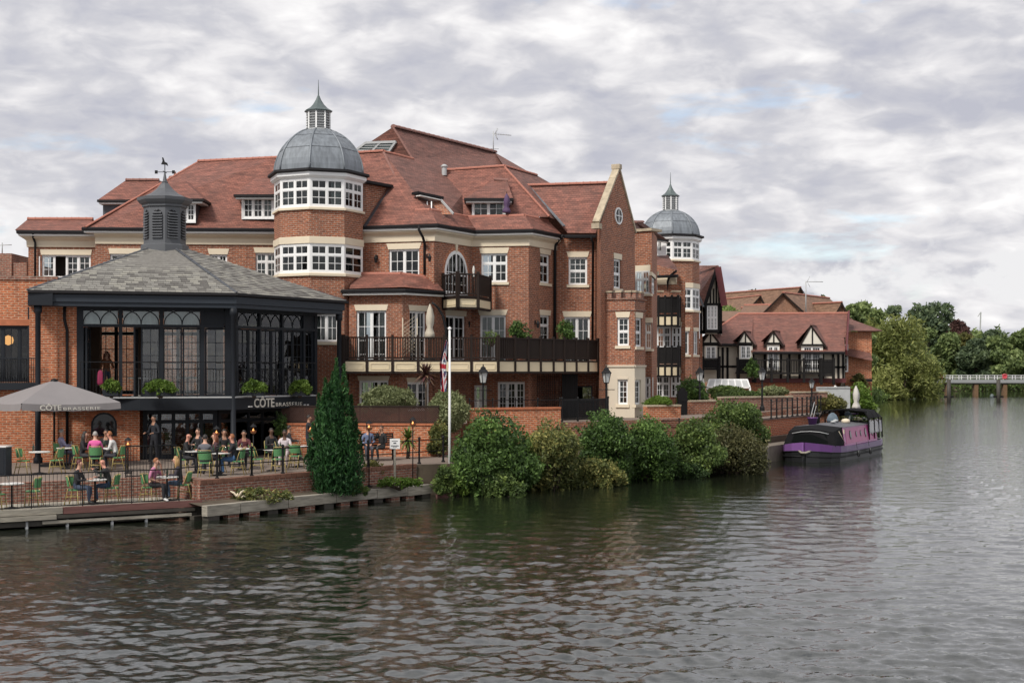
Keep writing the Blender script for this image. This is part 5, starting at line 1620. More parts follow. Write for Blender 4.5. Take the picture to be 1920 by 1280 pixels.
tr_ = roof(TG, [[at(1318, 575, YG - .5), pk + Vector((0, -.5, .1)), pk + Vector((-.8, 7, .1)), at(1300, 575, YG + 6)], [pk + Vector((0, -.5, .1)), at(1358, 572, YG - .5), at(1358, 572, YG - .5) + Vector((0, 7, 0)), pk + Vector((-.8, 7, .1))],
               [at(1305, 502, YG + 5), pk + Vector((0, -.4, .1)), at(1322, 575, YG - .4), at(1305, 560, YG + .4)]], 'tile')
ridge_line(tr_, pk + Vector((0, -.5, .12)), at(1306, 500, YG + 3), 'ridge_dark')
t = MB(); t.bar(pk + Vector((.02, -.55, .08)), at(1358, 573, YG - .55), .10, .42); t.build('barge_board', M['timber_red'], TG)
t = MB(); t.bar(pk + Vector((-.02, -.55, .08)), at(1320, 577, YG - .55), .08, .22); t.build('barge_board', M['timber_black'], TG)
t = MB(); t.bar(at(1307, 545, YG - .2), at(1319, 575, YG - .6), .10, .10); t.build('lead_flashing', M['lead'], TG)
wall(TG, Face(FT.p1, FT.p1 + Vector((.8, 6))), 0, 6, at(0, 626, YG).z, at(0, 572, YG).z, [], 'render', liner=False)

# brick houses behind
def gable_house(name, label, pxl, pxr, pxp, pyb, pyp, Y, deep, mats, shift=(0, 0)):
    t_ = thing(name, (*xy((pxl + pxr) / 2, Y + deep / 2), 1.6), label, 'house', 'brick houses beyond the timbered house')
    a_, b_, p = at(pxl, pyb, Y), at(pxr, pyb, Y), at(pxp, pyp, Y)
    sh = Vector((shift[0], deep, shift[1]))
    MB().prism([(a_.x, a_.y, 1.6), (b_.x, b_.y, 1.6), b_, p, a_], (sh.x, sh.y, 0)).build('wall', M[mats[0]], t_)
    o = Vector((.25, -.3, -.2)); up = Vector((0, -.3, .12))
    r_ = roof(t_, [[a_ + Vector((-.3, -.3, -.2)), p + up, p + up + sh, a_ + Vector((-.3, -.3, -.2)) + sh], [p + up, b_ + Vector((.3, -.3, -.2)), b_ + Vector((.3, -.3, -.2)) + sh, p + up + sh]], mats[1])
    for s_ in (a_, b_):
        MB().bar(s_ + Vector((0, -.3, -.1)), p + Vector((0, -.3, .05)), .06, .12).build('barge_board', M['timber_dark'], t_)
    ridge_line(r_, p + up, p + up + sh, 'ridge', r=.12, seg=.5)
    return t_
M['tile_tan'] = tile_mat('concrete_tile_tan', (0.235, 0.135, 0.085), (0.19, 0.11, 0.07), moss=.15)
gable_house('brick_house', 'tan brick house with broad gable above the timbered house ridge', 1425, 1513, 1467, 592, 551, 119, 9, ('brick_tan', 'tile_tan'), (6, 0))
gable_house('brick_house', 'small tan roofed house left of the broad brick gable', 1404, 1435, 1425, 580, 556, 134, 9, ('brick_tan', 'tile_tan'), (-3, 0))
gable_house('brick_house', 'brown roofed house right of the aerial with its dark gable end', 1562, 1592, 1577, 600, 569, 120, 10, ('brick_tan', 'tile_tan'), (-7, 0))
gable_house('brick_house', 'tall ridge house peeping over behind the broad gable', 1486, 1518, 1500, 568, 541, 140, 10, ('brick_tan', 'tile_tan'), (-6, 0))
LNG = thing('brick_house', (21, 124, 1.6), 'long low tan roof running behind the timbered house ridge', 'house', 'brick houses beyond the timbered house')
t = MB(); t.box(at(1388, 600, 124) + Vector((0, 0, -5)), at(1580, 588, 124) + Vector((0, 6, 0))); t.build('wall', M['brick_tan'], LNG)
r_ = roof(LNG, [[at(1385, 590, 123.5), at(1585, 590, 123.5), at(1575, 569, 127), at(1395, 572, 127)], [at(1395, 572, 127), at(1575, 569, 127), at(1585, 590, 131), at(1385, 590, 131)]], 'tile_tan'); ridge_line(r_, at(1395, 572, 127), at(1575, 569, 127), 'ridge', r=.14, seg=.55)
t = MB(); b_ = at(1511, 590, 118); t.tube([b_, at(1511, 527, 118)], .05, 6); tp = at(1511, 528, 118); t.tube([tp, tp + Vector((1.5, .2, 0))], .03, 5)
for k in range(6): t.tube([tp + Vector((.3 + .2 * k, -.2, 0)), tp + Vector((.3 + .2 * k, .3, 0))], .012, 4)
for s_ in (-1, 1): t.tube([tp + Vector((.1, 0, 0)), tp + Vector((.35, 0, .45 * s_))], .02, 5)
t.tube([at(1506, 550, 118), at(1526, 550, 118)], .02, 5)
t.build('aerial', M['louvre'], LNG)
LOW = thing('brick_house', (at(1368, 600, 110).x, 110, 1.6), 'low brown roofed house glimpsed between the two timbered houses', 'house', 'brick houses beyond the timbered house')
t = MB(); t.box((at(1345, 600, 110).x, 110, 1.6), (at(1392, 600, 110).x, 116, at(0, 600, 110).z)); t.build('wall', M['brick_tan'], LOW)
roof(LOW, [[at(1343, 602, 109.5), at(1395, 602, 109.5), at(1395, 583, 113), at(1343, 583, 113)], [at(1343, 583, 113), at(1395, 583, 113), at(1395, 602, 117), at(1343, 602, 117)]], 'tile_tan')

# ================================================================== river, banks and terraces
TZ = 1.15
from mathutils.geometry import tessellate_polygon
def sheet(name, pts, z, zlow, mats, label=None, cat=None, kind='structure', face_mat=1):
    """a level piece of land with upright edges"""
    mb = MB(); P = [Vector((p[0], p[1], z)) for p in pts]
    for tri in tessellate_polygon([P]):
        a_, b_, c_ = (P[i] for i in tri)
        if (b_ - a_).cross(c_ - a_).z < 0: b_, c_ = c_, b_
        mb.poly([a_, b_, c_])
    area = sum(P[i].x * P[(i + 1) % len(P)].y - P[(i + 1) % len(P)].x * P[i].y for i in range(len(P)))
    for i in range(len(P)):
        a_, b_ = P[i], P[(i + 1) % len(P)]
        if area < 0: a_, b_ = b_, a_
        mb.poly([a_, b_, (b_.x, b_.y, zlow), (a_.x, a_.y, zlow)][::-1], face_mat)
    return mb.build(name, mats, None, kind=kind, **({'label': label, 'cat': cat} if label else {}))

BEAM0, BEAM1 = Vector((-9.45, 42.9)), Vector((-2.95, 51.2))
bd = (BEAM1 - BEAM0).normalized(); bn = Vector((-bd.y, bd.x))
WALL0, WALL1 = BEAM0 + bn * .95, BEAM1 + bn * .85
land = [(-900, 28), (-26, 36.0), (-16.1, 42.25), (-11.05, 45.55), tuple(WALL0 + bd * .6), tuple(WALL1), (-1.3, 52.6), (3.5, 58.0), (8.6, 62.8), (11.6, 66.5), (12.4, 71.5),
        (19.4, 83.6), (22.6, 91), (25.4, 100), (31, 125), (47, 190), (61, 231), (68, 240), (70, 262), (76, 300), (92, 331), (140, 334), (420, 345), (3200, 1200), (3200, 4200), (-3200, 4200), (-3200, 60)]
sheet('ground', land, TZ, -1.5, [M['paving'], M['earth']])
M['grass'] = plain('rough_grass', (0.075, 0.10, 0.03), 0.95, var=0.35, vscale=1.2, bump=0.5)
# grass and earth on the far banks
MB().poly([(x, y, TZ + .006) for x, y in [(27, 103), (34, 128), (49, 192), (61.5, 234), (67, 243), (75, 302), (91, 333), (140, 336), (420, 347), (3000, 1200), (3000, 4000), (-3000, 4000), (-3000, 125), (10, 110)]]).build('lawn', M['grass'], None, kind='structure')
# raised garden terrace round the apartment building
rais = [(-9.6, 57.6), (-2.95, 57.0), (-2.2, 58.6), (2.6, 60.6), (5.6, 63.4), (9.2, 66.6), (11.6, 72.0), (15.4, 79.0), (20.0, 86.5), (22.6, 95.0), (22.6, 112), (-9.6, 112)]
sheet('garden_terrace', rais, 2.4, 1.0, [M['paving'], M['brick']])
# low parapet of the garden terrace with a stone top
def low_wall(name, line, z0, z1, label, mat='brick', cap='coping', th=.28, capname='coping'):
    o = thing(name, (*line[0], z0), label, 'wall')
    MB().sweep(line, [(0, z0), (th, z0), (th, z1), (0, z1)]).build('brickwork', M[mat], o)
    for a_, b_ in zip(line[:-1], line[1:]):
        a_, b_ = Vector((*a_, z1 + .04)), Vector((*b_, z1 + .04))
        n_ = max(1, round((b_ - a_).length / .6))
        d_ = (b_ - a_); s_ = Vector((d_.y, -d_.x, 0)).normalized() * th / 2
        for k in range(n_):
            MB().bar(a_.lerp(b_, (k + .01) / n_) + s_, a_.lerp(b_, (k + .99) / n_) + s_, th + .10, .08).build('coping_stone', M[cap], o)
    return o
low_wall('garden_wall', [(-9.6, 57.3), (-2.85, 56.7)], 1.1, 2.42, 'red brick garden wall below the brown trellis', 'brick_orange', 'brick_rub')
low_wall('garden_wall', [(-1.9, 58.6), (2.0, 60.4)], 1.1, 3.0, 'brick parapet in front of the white french doors', 'brick_orange', 'brick_rub')
low_wall('garden_wall', [at(1206, 770, 66).xy, at(1270, 770, 67).xy], 1.2, 2.95, 'brick planter wall beside the stone bay', 'brick_orange', 'coping')
low_wall('garden_wall', [at(1287, 760, 72).xy, at(1345, 760, 73.5).xy], 1.5, 3.05, 'brick garden wall beside the dark gate', 'brick', 'coping')
low_wall('garden_wall', [at(1345, 745, 77).xy, at(1480, 745, 80).xy], 1.5, 3.15, 'long brick wall below the flower bed', 'brick_old', 'coping')
low_wall('garden_wall', [at(1478, 740, 83).xy, at(1546, 740, 84).xy], 1.5, 3.35, 'tall brick wall left of the pale fence', 'brick_old', 'coping')
low_wall('garden_wall', [at(1530, 720, 86).xy, at(1592, 722, 86).xy], 1.5, 3.6, 'pale grey wall panel beside the clipped hedge', 'louvre', 'louvre')
M['brick_dirty'] = plain('dirty_coping_brick', (.20, .095, .062), .9, var=.4, vscale=3)
# terrace walls by the water
o = thing('retaining_wall', (-13.5, 43.9, .5), 'old red brick retaining wall behind the lower deck', 'wall')
F = Face((-26, 35.95), (-16.1, 42.2)); t = MB(); F.box(t, 0, F.len + .03, -.5, TZ + .04, -.3, .06); t.build('brickwork', M['brick_old'], o)
F = Face((-16.1, 42.2), (-11.0, 45.5)); t = MB(); F.box(t, 0, F.len, -.5, TZ + .04, -.3, .06); t.build('brickwork', M['brick_old'], o)
F = Face((-11.0, 45.5), WALL0 + bd * .5); t = MB(); F.box(t, 0.0, F.len, -.5, TZ + .04, -.3, .06); t.build('brickwork', M['brick_old'], o)
o = thing('quay_wall', (*WALL0, 0), 'low weathered brick wall above the timber quay beam', 'wall')
F = Face(WALL0 + bd * .45, WALL1); t = MB(); F.box(t, 0, F.len, -.5, TZ - .1, -.3, .08); t.build('brickwork', M['brick_old'], o)
n_ = int(F.len / .24)
for k in range(n_):
    t = MB(); a_ = F.len * (k + .03) / n_; b_ = F.len * (k + .97) / n_; F.box(t, a_, b_, TZ - .1, TZ + .02 + random.uniform(0, .015), -.22, .10); t.build('coping_brick', M['brick_dirty'], o)
# ledge of earth between the wall and the beam
MB().poly([(*(BEAM0 + bn * .05), .40), (*(BEAM1 + bn * .05), .40), (*WALL1, .52), (*WALL0, .52)]).build('bank_ledge', M['earth'], None, kind='structure')
# quay beam: weathered baulks end to end on short piers
o = thing('quay_beam', (*BEAM0, 0), 'grey weathered timber baulks edging the quay on short piers', 'quay')
FBm = Face(BEAM0, BEAM1)
ln = [0, 1.35, 3.4, 5.6, 7.6, 9.2, FBm.len]
for a_, b_ in zip(ln[:-1], ln[1:]):
    t = MB(); F = FBm; dz = random.uniform(-.02, .02); F.box(t, a_ + .012, b_ - .012, .13 + dz, .46 + dz, -.24, .02); t.build('baulk', M['beam'], o)
for k in range(13):
    u = .3 + (FBm.len - .6) * k / 12
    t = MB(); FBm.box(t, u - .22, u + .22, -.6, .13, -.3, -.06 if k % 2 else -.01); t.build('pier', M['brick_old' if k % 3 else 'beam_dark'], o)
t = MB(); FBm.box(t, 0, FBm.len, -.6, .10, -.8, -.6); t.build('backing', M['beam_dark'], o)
t = MB(); c = at(833, 918, 51.2); t.box(c + Vector((-.3, -.15, -.75)), c + Vector((.3, .3, .18))); t.build('end_pier', M['beam_red'], o)
# lower timber deck for the tables by the water
DZ = .55
DECK = thing('timber_deck', (-14, 41.5, 0), 'low riverside deck with weathered edge boards on iron posts', 'deck')
D0, D1 = Vector((-24.5, 34.2)), Vector((-9.75, 43.75))
FD_ = Face(D0, D1)
back = [(-11.2, 45.3), (-16.1, 42.1), (-26, 35.9)]
nb = 15
for k in range(nb):      # deck boards run along the water
    o0 = -.03 - 2.05 * k / nb; o1 = -.03 - 2.05 * (k + .93) / nb
    t = MB(); FD_.box(t, 0.2 + .02 * (k % 3), FD_.len - .05 - .05 * k, DZ - .045, DZ - .001 * (k % 2), o1, o0); t.build('deck_board', M['beam'], DECK)
un = FD_.len
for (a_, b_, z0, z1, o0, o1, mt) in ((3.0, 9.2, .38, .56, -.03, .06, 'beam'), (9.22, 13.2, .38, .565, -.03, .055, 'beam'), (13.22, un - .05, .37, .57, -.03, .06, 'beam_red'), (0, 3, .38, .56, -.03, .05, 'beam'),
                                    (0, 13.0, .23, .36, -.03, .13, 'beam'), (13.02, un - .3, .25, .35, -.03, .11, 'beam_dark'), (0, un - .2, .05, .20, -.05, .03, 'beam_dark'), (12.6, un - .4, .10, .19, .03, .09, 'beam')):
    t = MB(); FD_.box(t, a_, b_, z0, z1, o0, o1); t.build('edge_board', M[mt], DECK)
for px in (50, 126, 210, 274):
    u = FD_.hu(px); t = MB(); t.tube([FD_.pt(u, .2, -.0), FD_.pt(u, -.8, -.0)], .05, 7); t.build('support_post', M['louvre'], DECK)
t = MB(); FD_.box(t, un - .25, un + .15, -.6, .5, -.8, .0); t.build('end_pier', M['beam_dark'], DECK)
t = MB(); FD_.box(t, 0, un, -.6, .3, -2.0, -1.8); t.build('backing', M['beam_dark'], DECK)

# landing stage by the boat
M['ledge'] = plain('wet_concrete', (.17, .145, .115), .85, var=.35, vscale=2, bump=.2)
o = thing('landing_stage', (13, 71, 0), 'low concrete landing ledge beside the moored boat', 'quay')
MB().prism([(x, y, -.8) for x, y in [(11.3, 65.5), (12.4, 67.5), (13.1, 70.6), (20.2, 82.8), (21.9, 87.4), (21.0, 87.6), (19.3, 83.7), (12.3, 71.6), (11.0, 66.0)]], (0, 0, 1.62)).build('ledge', M['ledge'], o)
o = thing('path_wall', (12.2, 72, 0), 'brick wall carrying the railed path above the moored boat', 'wall')
MB().prism([(x, y, .6) for x, y in [(11.5, 71.9), (12.3, 71.7), (19.4, 83.9), (21.2, 87.6), (20.6, 88.0), (18.6, 84.4)]], (0, 0, 1.44)).build('brickwork', M['brick_orange'], o)
MB().prism([(x, y, 2.05) for x, y in [(11.4, 72.0), (12.45, 71.7), (19.5, 83.9), (21.3, 87.7), (20.3, 88.4), (17.6, 84.8)]], (0, 0, .10)).build('coping_slab', M['paving'], o)

# ------------------------------------------------------------------ water
def water_mesh():
    ys = [-60.0, -20.0, 2.0, 7.0, 9.0]
    y = 10.0
    while y < 420:
        ys.append(y); y += max(0.026, 0.00015 * y * y)
    ys += [520, 800, 1500, 4000]
    ys = np.array(ys); nr = len(ys); nc = 680
    xs = np.linspace(-1, 1, nc)
    half = np.where(ys < 9, 14.0, 0.46 * np.abs(ys) + 5.0)
    X = xs[None, :] * half[:, None]; Y = np.repeat(ys[:, None], nc, 1)
    X = X + 0.0
    Z = np.zeros_like(X)
    spx = (half * 2 / nc)[:, None]
    dy = np.gradient(ys)[:, None]
    rng = np.random.default_rng(5)
    gust = 0.75 + 0.35 * np.sin(X * 0.11 + 1.3) * np.sin(Y * 0.07 + X * .05) + 0.25 * np.sin(X * .31 + Y * .19 + 2)
    for i in range(150):
        lam = float(np.exp(rng.uniform(np.log(0.14), np.log(1.6))))
        th = rng.normal(R(84), 0.55 if lam > .5 else .9)
        k = 2 * PI / lam
        amp = lam * (0.0082 if lam < .40 else 0.0056 if lam < 1.0 else .0042)
        kx, ky = k * math.cos(th), k * math.sin(th)
        step = np.maximum(np.abs(math.cos(th)) * spx, np.abs(math.sin(th)) * dy)
        att = np.clip((lam / step - 1.8) / 2.2, 0, 1)
        warp = 0.7 * np.sin(X * .9 + i) + .7 * np.sin(Y * .8 + 2 * i)
        ph = kx * X + ky * Y + rng.uniform(0, 2 * PI) + warp
        s_ = np.sin(ph) if i % 3 == 0 else 0.75 * (1 - 2 * np.abs(np.sin(ph / 2)))     # some waves with sharp crests
        loc = 0.55 + 0.45 * np.sin(X * (.23 + .01 * (i % 7)) + i) * np.sin(Y * (.19 + .013 * (i % 5)) + 2.1 * i)   # wave groups come and go
        Z += amp * att * s_ * gust * loc * 1.12
    V = np.stack([X, Y, Z], -1).reshape(-1, 3)
    ii = np.arange(nr - 1)[:, None] * nc + np.arange(nc - 1)[None, :]
    Fq = np.stack([ii, ii + 1, ii + nc + 1, ii + nc], -1).reshape(-1, 4)
    me = bpy.data.meshes.new('river')
    me.vertices.add(len(V)); me.vertices.foreach_set('co', V.astype(np.float32).ravel())
    me.loops.add(Fq.size); me.loops.foreach_set('vertex_index', Fq.astype(np.int32).ravel())
    me.polygons.add(len(Fq)); me.polygons.foreach_set('loop_start', np.arange(0, Fq.size, 4, dtype=np.int32)); me.polygons.foreach_set('loop_total', np.full(len(Fq), 4, dtype=np.int32))
    me.update(); me.validate()
    me.polygons.foreach_set('use_smooth', np.ones(len(Fq), bool))
    return me
wm, n, l, b = new_mat('river_water')
b.inputs['Base Color'].default_value = (0.010, 0.013, 0.008, 1)
b.inputs['Roughness'].default_value = 0.015
b.inputs['IOR'].default_value = 2.2
b.inputs['Specular IOR Level'].default_value = 0.5
tcn = n.new('ShaderNodeTexCoord')
hs_ = []
for sc_, st_, dt_ in ((1.0, (3.0, 6.0, 1), 4), (1.0, (0.9, 2.0, 1), 3)):
    mp = n.new('ShaderNodeMapping'); mp.inputs['Scale'].default_value = st_; mp.inputs['Rotation'].default_value = (0, 0, R(8))
    nz = n.new('ShaderNodeTexNoise'); nz.inputs['Scale'].default_value = sc_; nz.inputs['Detail'].default_value = dt_; nz.inputs['Roughness'].default_value = .55
    l.new(tcn.outputs['Object'], mp.inputs[0]); l.new(mp.outputs[0], nz.inputs['Vector']); hs_.append(nz.outputs['Fac'])
ad = n.new('ShaderNodeMath'); ad.operation = 'MULTIPLY_ADD'; ad.inputs[1].default_value = 2.2
l.new(hs_[1], ad.inputs[0]); l.new(hs_[0], ad.inputs[2])
bp = n.new('ShaderNodeBump'); bp.inputs['Strength'].default_value = 0.30; bp.inputs['Distance'].default_value = 0.04
l.new(ad.outputs[0], bp.inputs['Height']); l.new(bp.outputs[0], b.inputs['Normal'])
wme = water_mesh(); wme.materials.append(wm)
river = bpy.data.objects.new('river', wme); COL.objects.link(river); river['kind'] = 'structure'
# ------------------------------------------------------------------ footbridge across the weir stream
FBR = thing('footbridge', (110, 272, 0), 'white railed footbridge on brown piers far down the river', 'bridge')
YB = 272
xa, xb = at(1700, 700, YB).x, at(2040, 700, YB).x
M['deck_grey'] = plain('bridge_deck', (.27, .28, .28), .7, var=.08, vscale=.5)
t = MB(); t.box((xa, YB - .9, 2.45), (xb, YB + .9, 3.10)); t.build('deck', M['deck_grey'], FBR)
t = MB(); t.box((xa, YB - .7, 2.2), (xb, YB + .7, 2.448)); t.build('girder', M['beam_dark'], FBR)
for y_ in (-.8, .8):
    for z_ in (3.35, 3.65, 3.95):
        t = MB(); t.bar((xa, YB + y_, z_), (xb, YB + y_, z_), .07); t.build('rail', M['white'], FBR)
    k = xa
    while k < xb:
        t = MB(); t.bar((k, YB + y_, 3.1), (k, YB + y_, 3.98), .09); t.build('railing_post', M['white'], FBR); k += 1.75
for px in (1776, 1829, 1883):
    c = at(px, 720, YB); t = MB(); t.box((c.x - .38, YB - .6, -1), (c.x + .38, YB + .6, 2.44)); t.build('pier', plain('rusty_pier', (.16, .095, .05), .9, var=.3), FBR)
for px, lab in ((1763, 'red life ring board on the footbridge above the nearer pier'), (1884, 'red life ring board on the footbridge toward the right edge')):
    c = at(px, 708, YB - 1.0); o = thing('life_ring_board', (c.x, YB - .95, 3.1), lab, 'life ring', 'life ring boards on the footbridge')
    t = MB(); t.box((c.x - .45, YB - .98, 3.2), (c.x + .45, YB - .92, 4.15)); t.build('board', plain('ring_red', (.55, .05, .07), .6), o)
    t = MB(); t.tube([(c.x + .42 * math.cos(q * PI / 8), YB - 1.05, 3.75 + .42 * math.sin(q * PI / 8)) for q in range(17)], .09, 6); t.build('ring', plain('ring_pink', (.6, .12, .13), .6), o)
for px, py in ((1779, 752), (1872, 752)):
    c = atz(px, py, 0.0); o = thing('mooring_dolphin', (c.x, c.y, 0), 'dark timber marker post standing in the river ' + ('left of the middle pier' if px < 1800 else 'right of the middle pier'), 'post', 'marker posts before the footbridge')
    t = MB(); t.tube([(c.x, c.y, -1), (c.x, c.y, 3.4)], .32, 8); t.build('post', M['beam_dark'], o); t = MB(); t.box((c.x - .75, c.y - .15, .55), (c.x + .75, c.y + .15, .85)); t.build('cross_beam', M['timber_black'], o)
t = MB(); c = atz(1860, 745, 0); t.lathe((c.x, c.y, -.1), [(.3, -.1), (.42, .2), (.3, .6), (.1, .75)], 10, smooth=True); t.build_at('buoy', M['lead_green'], (0, 0, 0), label='dark green buoy floating before the footbridge', cat='buoy')
o = thing('lattice_mast', (*xy(1837, 900), 1.15), 'thin grey lattice mast on the horizon above the trees', 'mast'); t = MB(); a_ = at(1835, 625, 900); b_ = at(1839, 585, 900)
t.bar((a_.x, 900, 1), b_, .7); t.bar(b_ + Vector((-2, 0, -3)), b_ + Vector((0, 0, 0)), .4); t.build('mast', M['louvre'], o)

# ================================================================== plants
def leaf_object(name, P, N, L, mat, parent=None, wr=0.5, tone=None, fold=0.0, flat=0.0, **kw):
    """many small folded leaves: P places, N outward directions, L lengths"""
    n_ = len(P)
    rnd = RNG.normal(size=(n_, 3))
    D = N * flat + rnd * (1 - flat * .6)
    D /= np.linalg.norm(D, axis=1, keepdims=True) + 1e-9
    r2 = RNG.normal(size=(n_, 3))
    S_ = np.cross(D, r2); S_ /= np.linalg.norm(S_, axis=1, keepdims=True) + 1e-9
    L = np.broadcast_to(np.asarray(L, float), (n_,))[:, None]
    a_ = P - D * L * .5; b_ = P + D * L * .5
    c_ = P + S_ * L * wr * .5; d_ = P - S_ * L * wr * .5
    V = np.stack([a_, c_, b_, d_], 1).reshape(-1, 3)
    off = np.array(root_of(parent).location) if parent is not None else np.zeros(3)
    V = V - off
    me = bpy.data.meshes.new(name)
    me.vertices.add(len(V)); me.vertices.foreach_set('co', V.astype(np.float32).ravel())
    me.loops.add(n_ * 4); me.loops.foreach_set('vertex_index', np.arange(n_ * 4, dtype=np.int32))
    me.polygons.add(n_); me.polygons.foreach_set('loop_start', np.arange(0, n_ * 4, 4, dtype=np.int32)); me.polygons.foreach_set('loop_total', np.full(n_, 4, dtype=np.int32))
    if tone is None: tone = RNG.random(n_)
    at_ = me.attributes.new('tone', 'FLOAT', 'FACE'); at_.data.foreach_set('value', np.clip(tone, 0, 1).astype(np.float32))
    me.update()
    me.materials.append(mat)
    o = bpy.data.objects.new(name, me); COL.objects.link(o)
    if parent is not None: o.parent = parent
    return props(o, **kw)

def lumps_points(lumps, n_, shell=0.30, up=0.0):
    """points through the outer shell of overlapping lumps; returns P, N and a patch tone that follows the clumps"""
    vol = np.array([l_[1][0] * l_[1][1] + l_[1][0] * l_[1][2] for l_ in lumps]); vol = vol / vol.sum()
    idx = RNG.choice(len(lumps), n_, p=vol)
    C = np.array([l_[0] for l_ in lumps], float)[idx]; Rr = np.array([l_[1] for l_ in lumps], float)[idx]
    d = RNG.normal(size=(n_, 3)); d[:, 2] += up; d /= np.linalg.norm(d, axis=1, keepdims=True)
    r_ = 1 - shell * RNG.random(n_) ** 1.6 + 0.05 * RNG.normal(size=n_)
    wob = 1 + .10 * np.sin(d[:, 0] * 5 + idx) * np.sin(d[:, 2] * 6 + idx * 2) + .06 * np.sin(d[:, 1] * 11 + idx)
    P = C + d * Rr * (r_ * wob)[:, None]
    N = d / Rr; N /= np.linalg.norm(N, axis=1, keepdims=True)
    tone = 0.45 + .22 * np.sin(P[:, 0] * 2.1 + idx) * np.sin(P[:, 2] * 2.7 + idx * 1.7) + .2 * RNG.normal(size=n_) + RNG.normal(size=len(lumps))[idx] * .12
    return P, N, tone

def stems(parent, base, tips, r0, mat='bark', name='stem'):
    t = MB()
    for tp in tips:
        b_ = Vector(base) + Vector((random.uniform(-.2, .2) * r0 * 3, random.uniform(-.2, .2) * r0 * 3, 0)); tp = Vector(tp)
        m_ = b_.lerp(tp, .5) + Vector((random.uniform(-.1, .1), random.uniform(-.1, .1), .1)) * (tp - b_).length * .3
        t.tube([b_, b_.lerp(m_, .5), m_, tp], [r0, r0 * .8, r0 * .55, r0 * .2], 6)
    return t.build(name, M[mat], parent)

G_DEEP = leaf_mat('leaf_deep', (0.02936, 0.05382, 0.01958), (0.0832, 0.1517, 0.03915), (0.2081, 0.3304, 0.08564))
G_MID = leaf_mat('leaf_mid', (0.04455, 0.06885, 0.0243), (0.1114, 0.1721, 0.0486), (0.2531, 0.3341, 0.09113))
G_OLIVE = leaf_mat('leaf_olive', (0.0575, 0.06037, 0.02013), (0.1437, 0.1437, 0.046), (0.2875, 0.266, 0.08625))
G_MIX = leaf_mat('leaf_mixed', (0.05405, 0.06237, 0.02495), (0.1372, 0.1663, 0.05405), (0.4158, 0.3742, 0.1247))
G_PALE = leaf_mat('leaf_variegated', (0.102, 0.126, 0.054), (0.24, 0.27, 0.126), (0.48, 0.504, 0.288))
G_BRIGHT = leaf_mat('leaf_bright', (0.0495, 0.0935, 0.0132), (0.11, 0.187, 0.0275), (0.22, 0.319, 0.066))
G_RED = leaf_mat('leaf_copper', (.055, .030, .028), (.105, .055, .048), (.16, .09, .075))
G_CYP = leaf_mat('leaf_cypress', (0.01296, 0.03888, 0.01512), (0.0324, 0.1037, 0.03024), (0.0864, 0.2052, 0.05616))
G_FAR = leaf_mat('leaf_far', (0.08775, 0.1283, 0.0486), (0.189, 0.2497, 0.0918), (0.3375, 0.405, 0.1553))
G_DARKT = leaf_mat('leaf_far_dark', (0.054, 0.0837, 0.0486), (0.1148, 0.1593, 0.0837), (0.2025, 0.2565, 0.1215))
G_WILLOW = leaf_mat('leaf_willow', (0.09775, 0.1207, 0.0322), (0.2127, 0.2415, 0.069), (0.3565, 0.3737, 0.1265))

def shrub(label, px0, px1, pyt, pyb, Y, mat, n_=9000, L=.13, cat='shrub', lumps_n=9, depth=1.3, name='shrub', group=None, zb=None, squash=1.0, wr=.5, flat=.25, seed=0, shell=.42):
    rr = random.Random(seed + int(px0))
    a_, b_ = at(px0, pyb, Y), at(px1, pyt, Y)
    w, h = b_.x - a_.x, b_.z - a_.z
    cx, zb0 = (a_.x + b_.x) / 2, a_.z
    o = thing(name, (cx, Y, zb0 if zb is None else zb), label, cat, group)
    lumps = [((cx, Y, zb0 + h * .48), (w * .40, depth * .8, h * .48))]
    for k in range(lumps_n):
        q = rr.uniform(-.5, .5); zf = rr.uniform(.18, .80)
        lim = math.sqrt(max(.05, 1 - (2 * q) ** 2 * .75))
        rad = rr.uniform(.16, .27) * min(w, h * 1.2)
        lumps.append(((cx + q * (w - rad * 1.6), Y + rr.uniform(-.8, .45) * depth, zb0 + max(.12, zf * lim) * h - rad * .0), (rad, rad * .95, rad * .85 * squash)))
    top = max(l_[0][2] + l_[1][2] for l_ in lumps)
    k_ = h / (top - zb0)
    lumps = [((c_[0], c_[1], zb0 + (c_[2] - zb0) * k_), (r_[0], r_[1], r_[2] * k_)) for c_, r_ in lumps]
    P, N, T = lumps_points(lumps, n_, shell=shell)
    # leggy shoots that break the outline
    ns = max(14, n_ // 420); pk_ = RNG.choice(n_, ns); SP, SN, ST_ = [], [], []
    for q in pk_:
        d_ = N[q] + np.array([0, 0, .55]) + RNG.normal(size=3) * .35; d_ /= np.linalg.norm(d_); ln_ = RNG.uniform(.12, .42) * min(1.6, max(.5, h)) * .75
        m_ = int(10 + 40 * ln_); f_ = RNG.random(m_)
        SP.append(P[q] + d_ * (f_ * ln_)[:, None] + np.array([0, 0, -.25]) * (f_ ** 2 * ln_)[:, None] + RNG.normal(size=(m_, 3)) * L * .35); SN.append(np.repeat(d_[None], m_, 0)); ST_.append(T[q] + .12 + .15 * RNG.normal(size=m_))
    P, N, T = np.concatenate([P] + SP), np.concatenate([N] + SN), np.concatenate([T] + ST_)
    keep = P[:, 2] > zb0 - .05
    stems(o, (cx, Y, zb0 - .1), [l_[0] for l_ in lumps[:7]], .05 + .01 * h)
    leaf_object('foliage', P[keep], N[keep], L * (0.6 + .8 * RNG.random(keep.sum())), mat, o, wr=wr, tone=T[keep], flat=flat)
    return o
G = 'bushes growing along the river bank'
shrub('big dark green bush overhanging the river beside the flagpole', 842, 1010, 770, 938, 53.0, G_DEEP, 24000, .15, depth=1.9, group=G, lumps_n=22)
shrub('yellow flecked loose bush second from the flagpole', 975, 1100, 786, 934, 54.8, G_MIX, 17000, .13, depth=1.7, group=G, lumps_n=20)
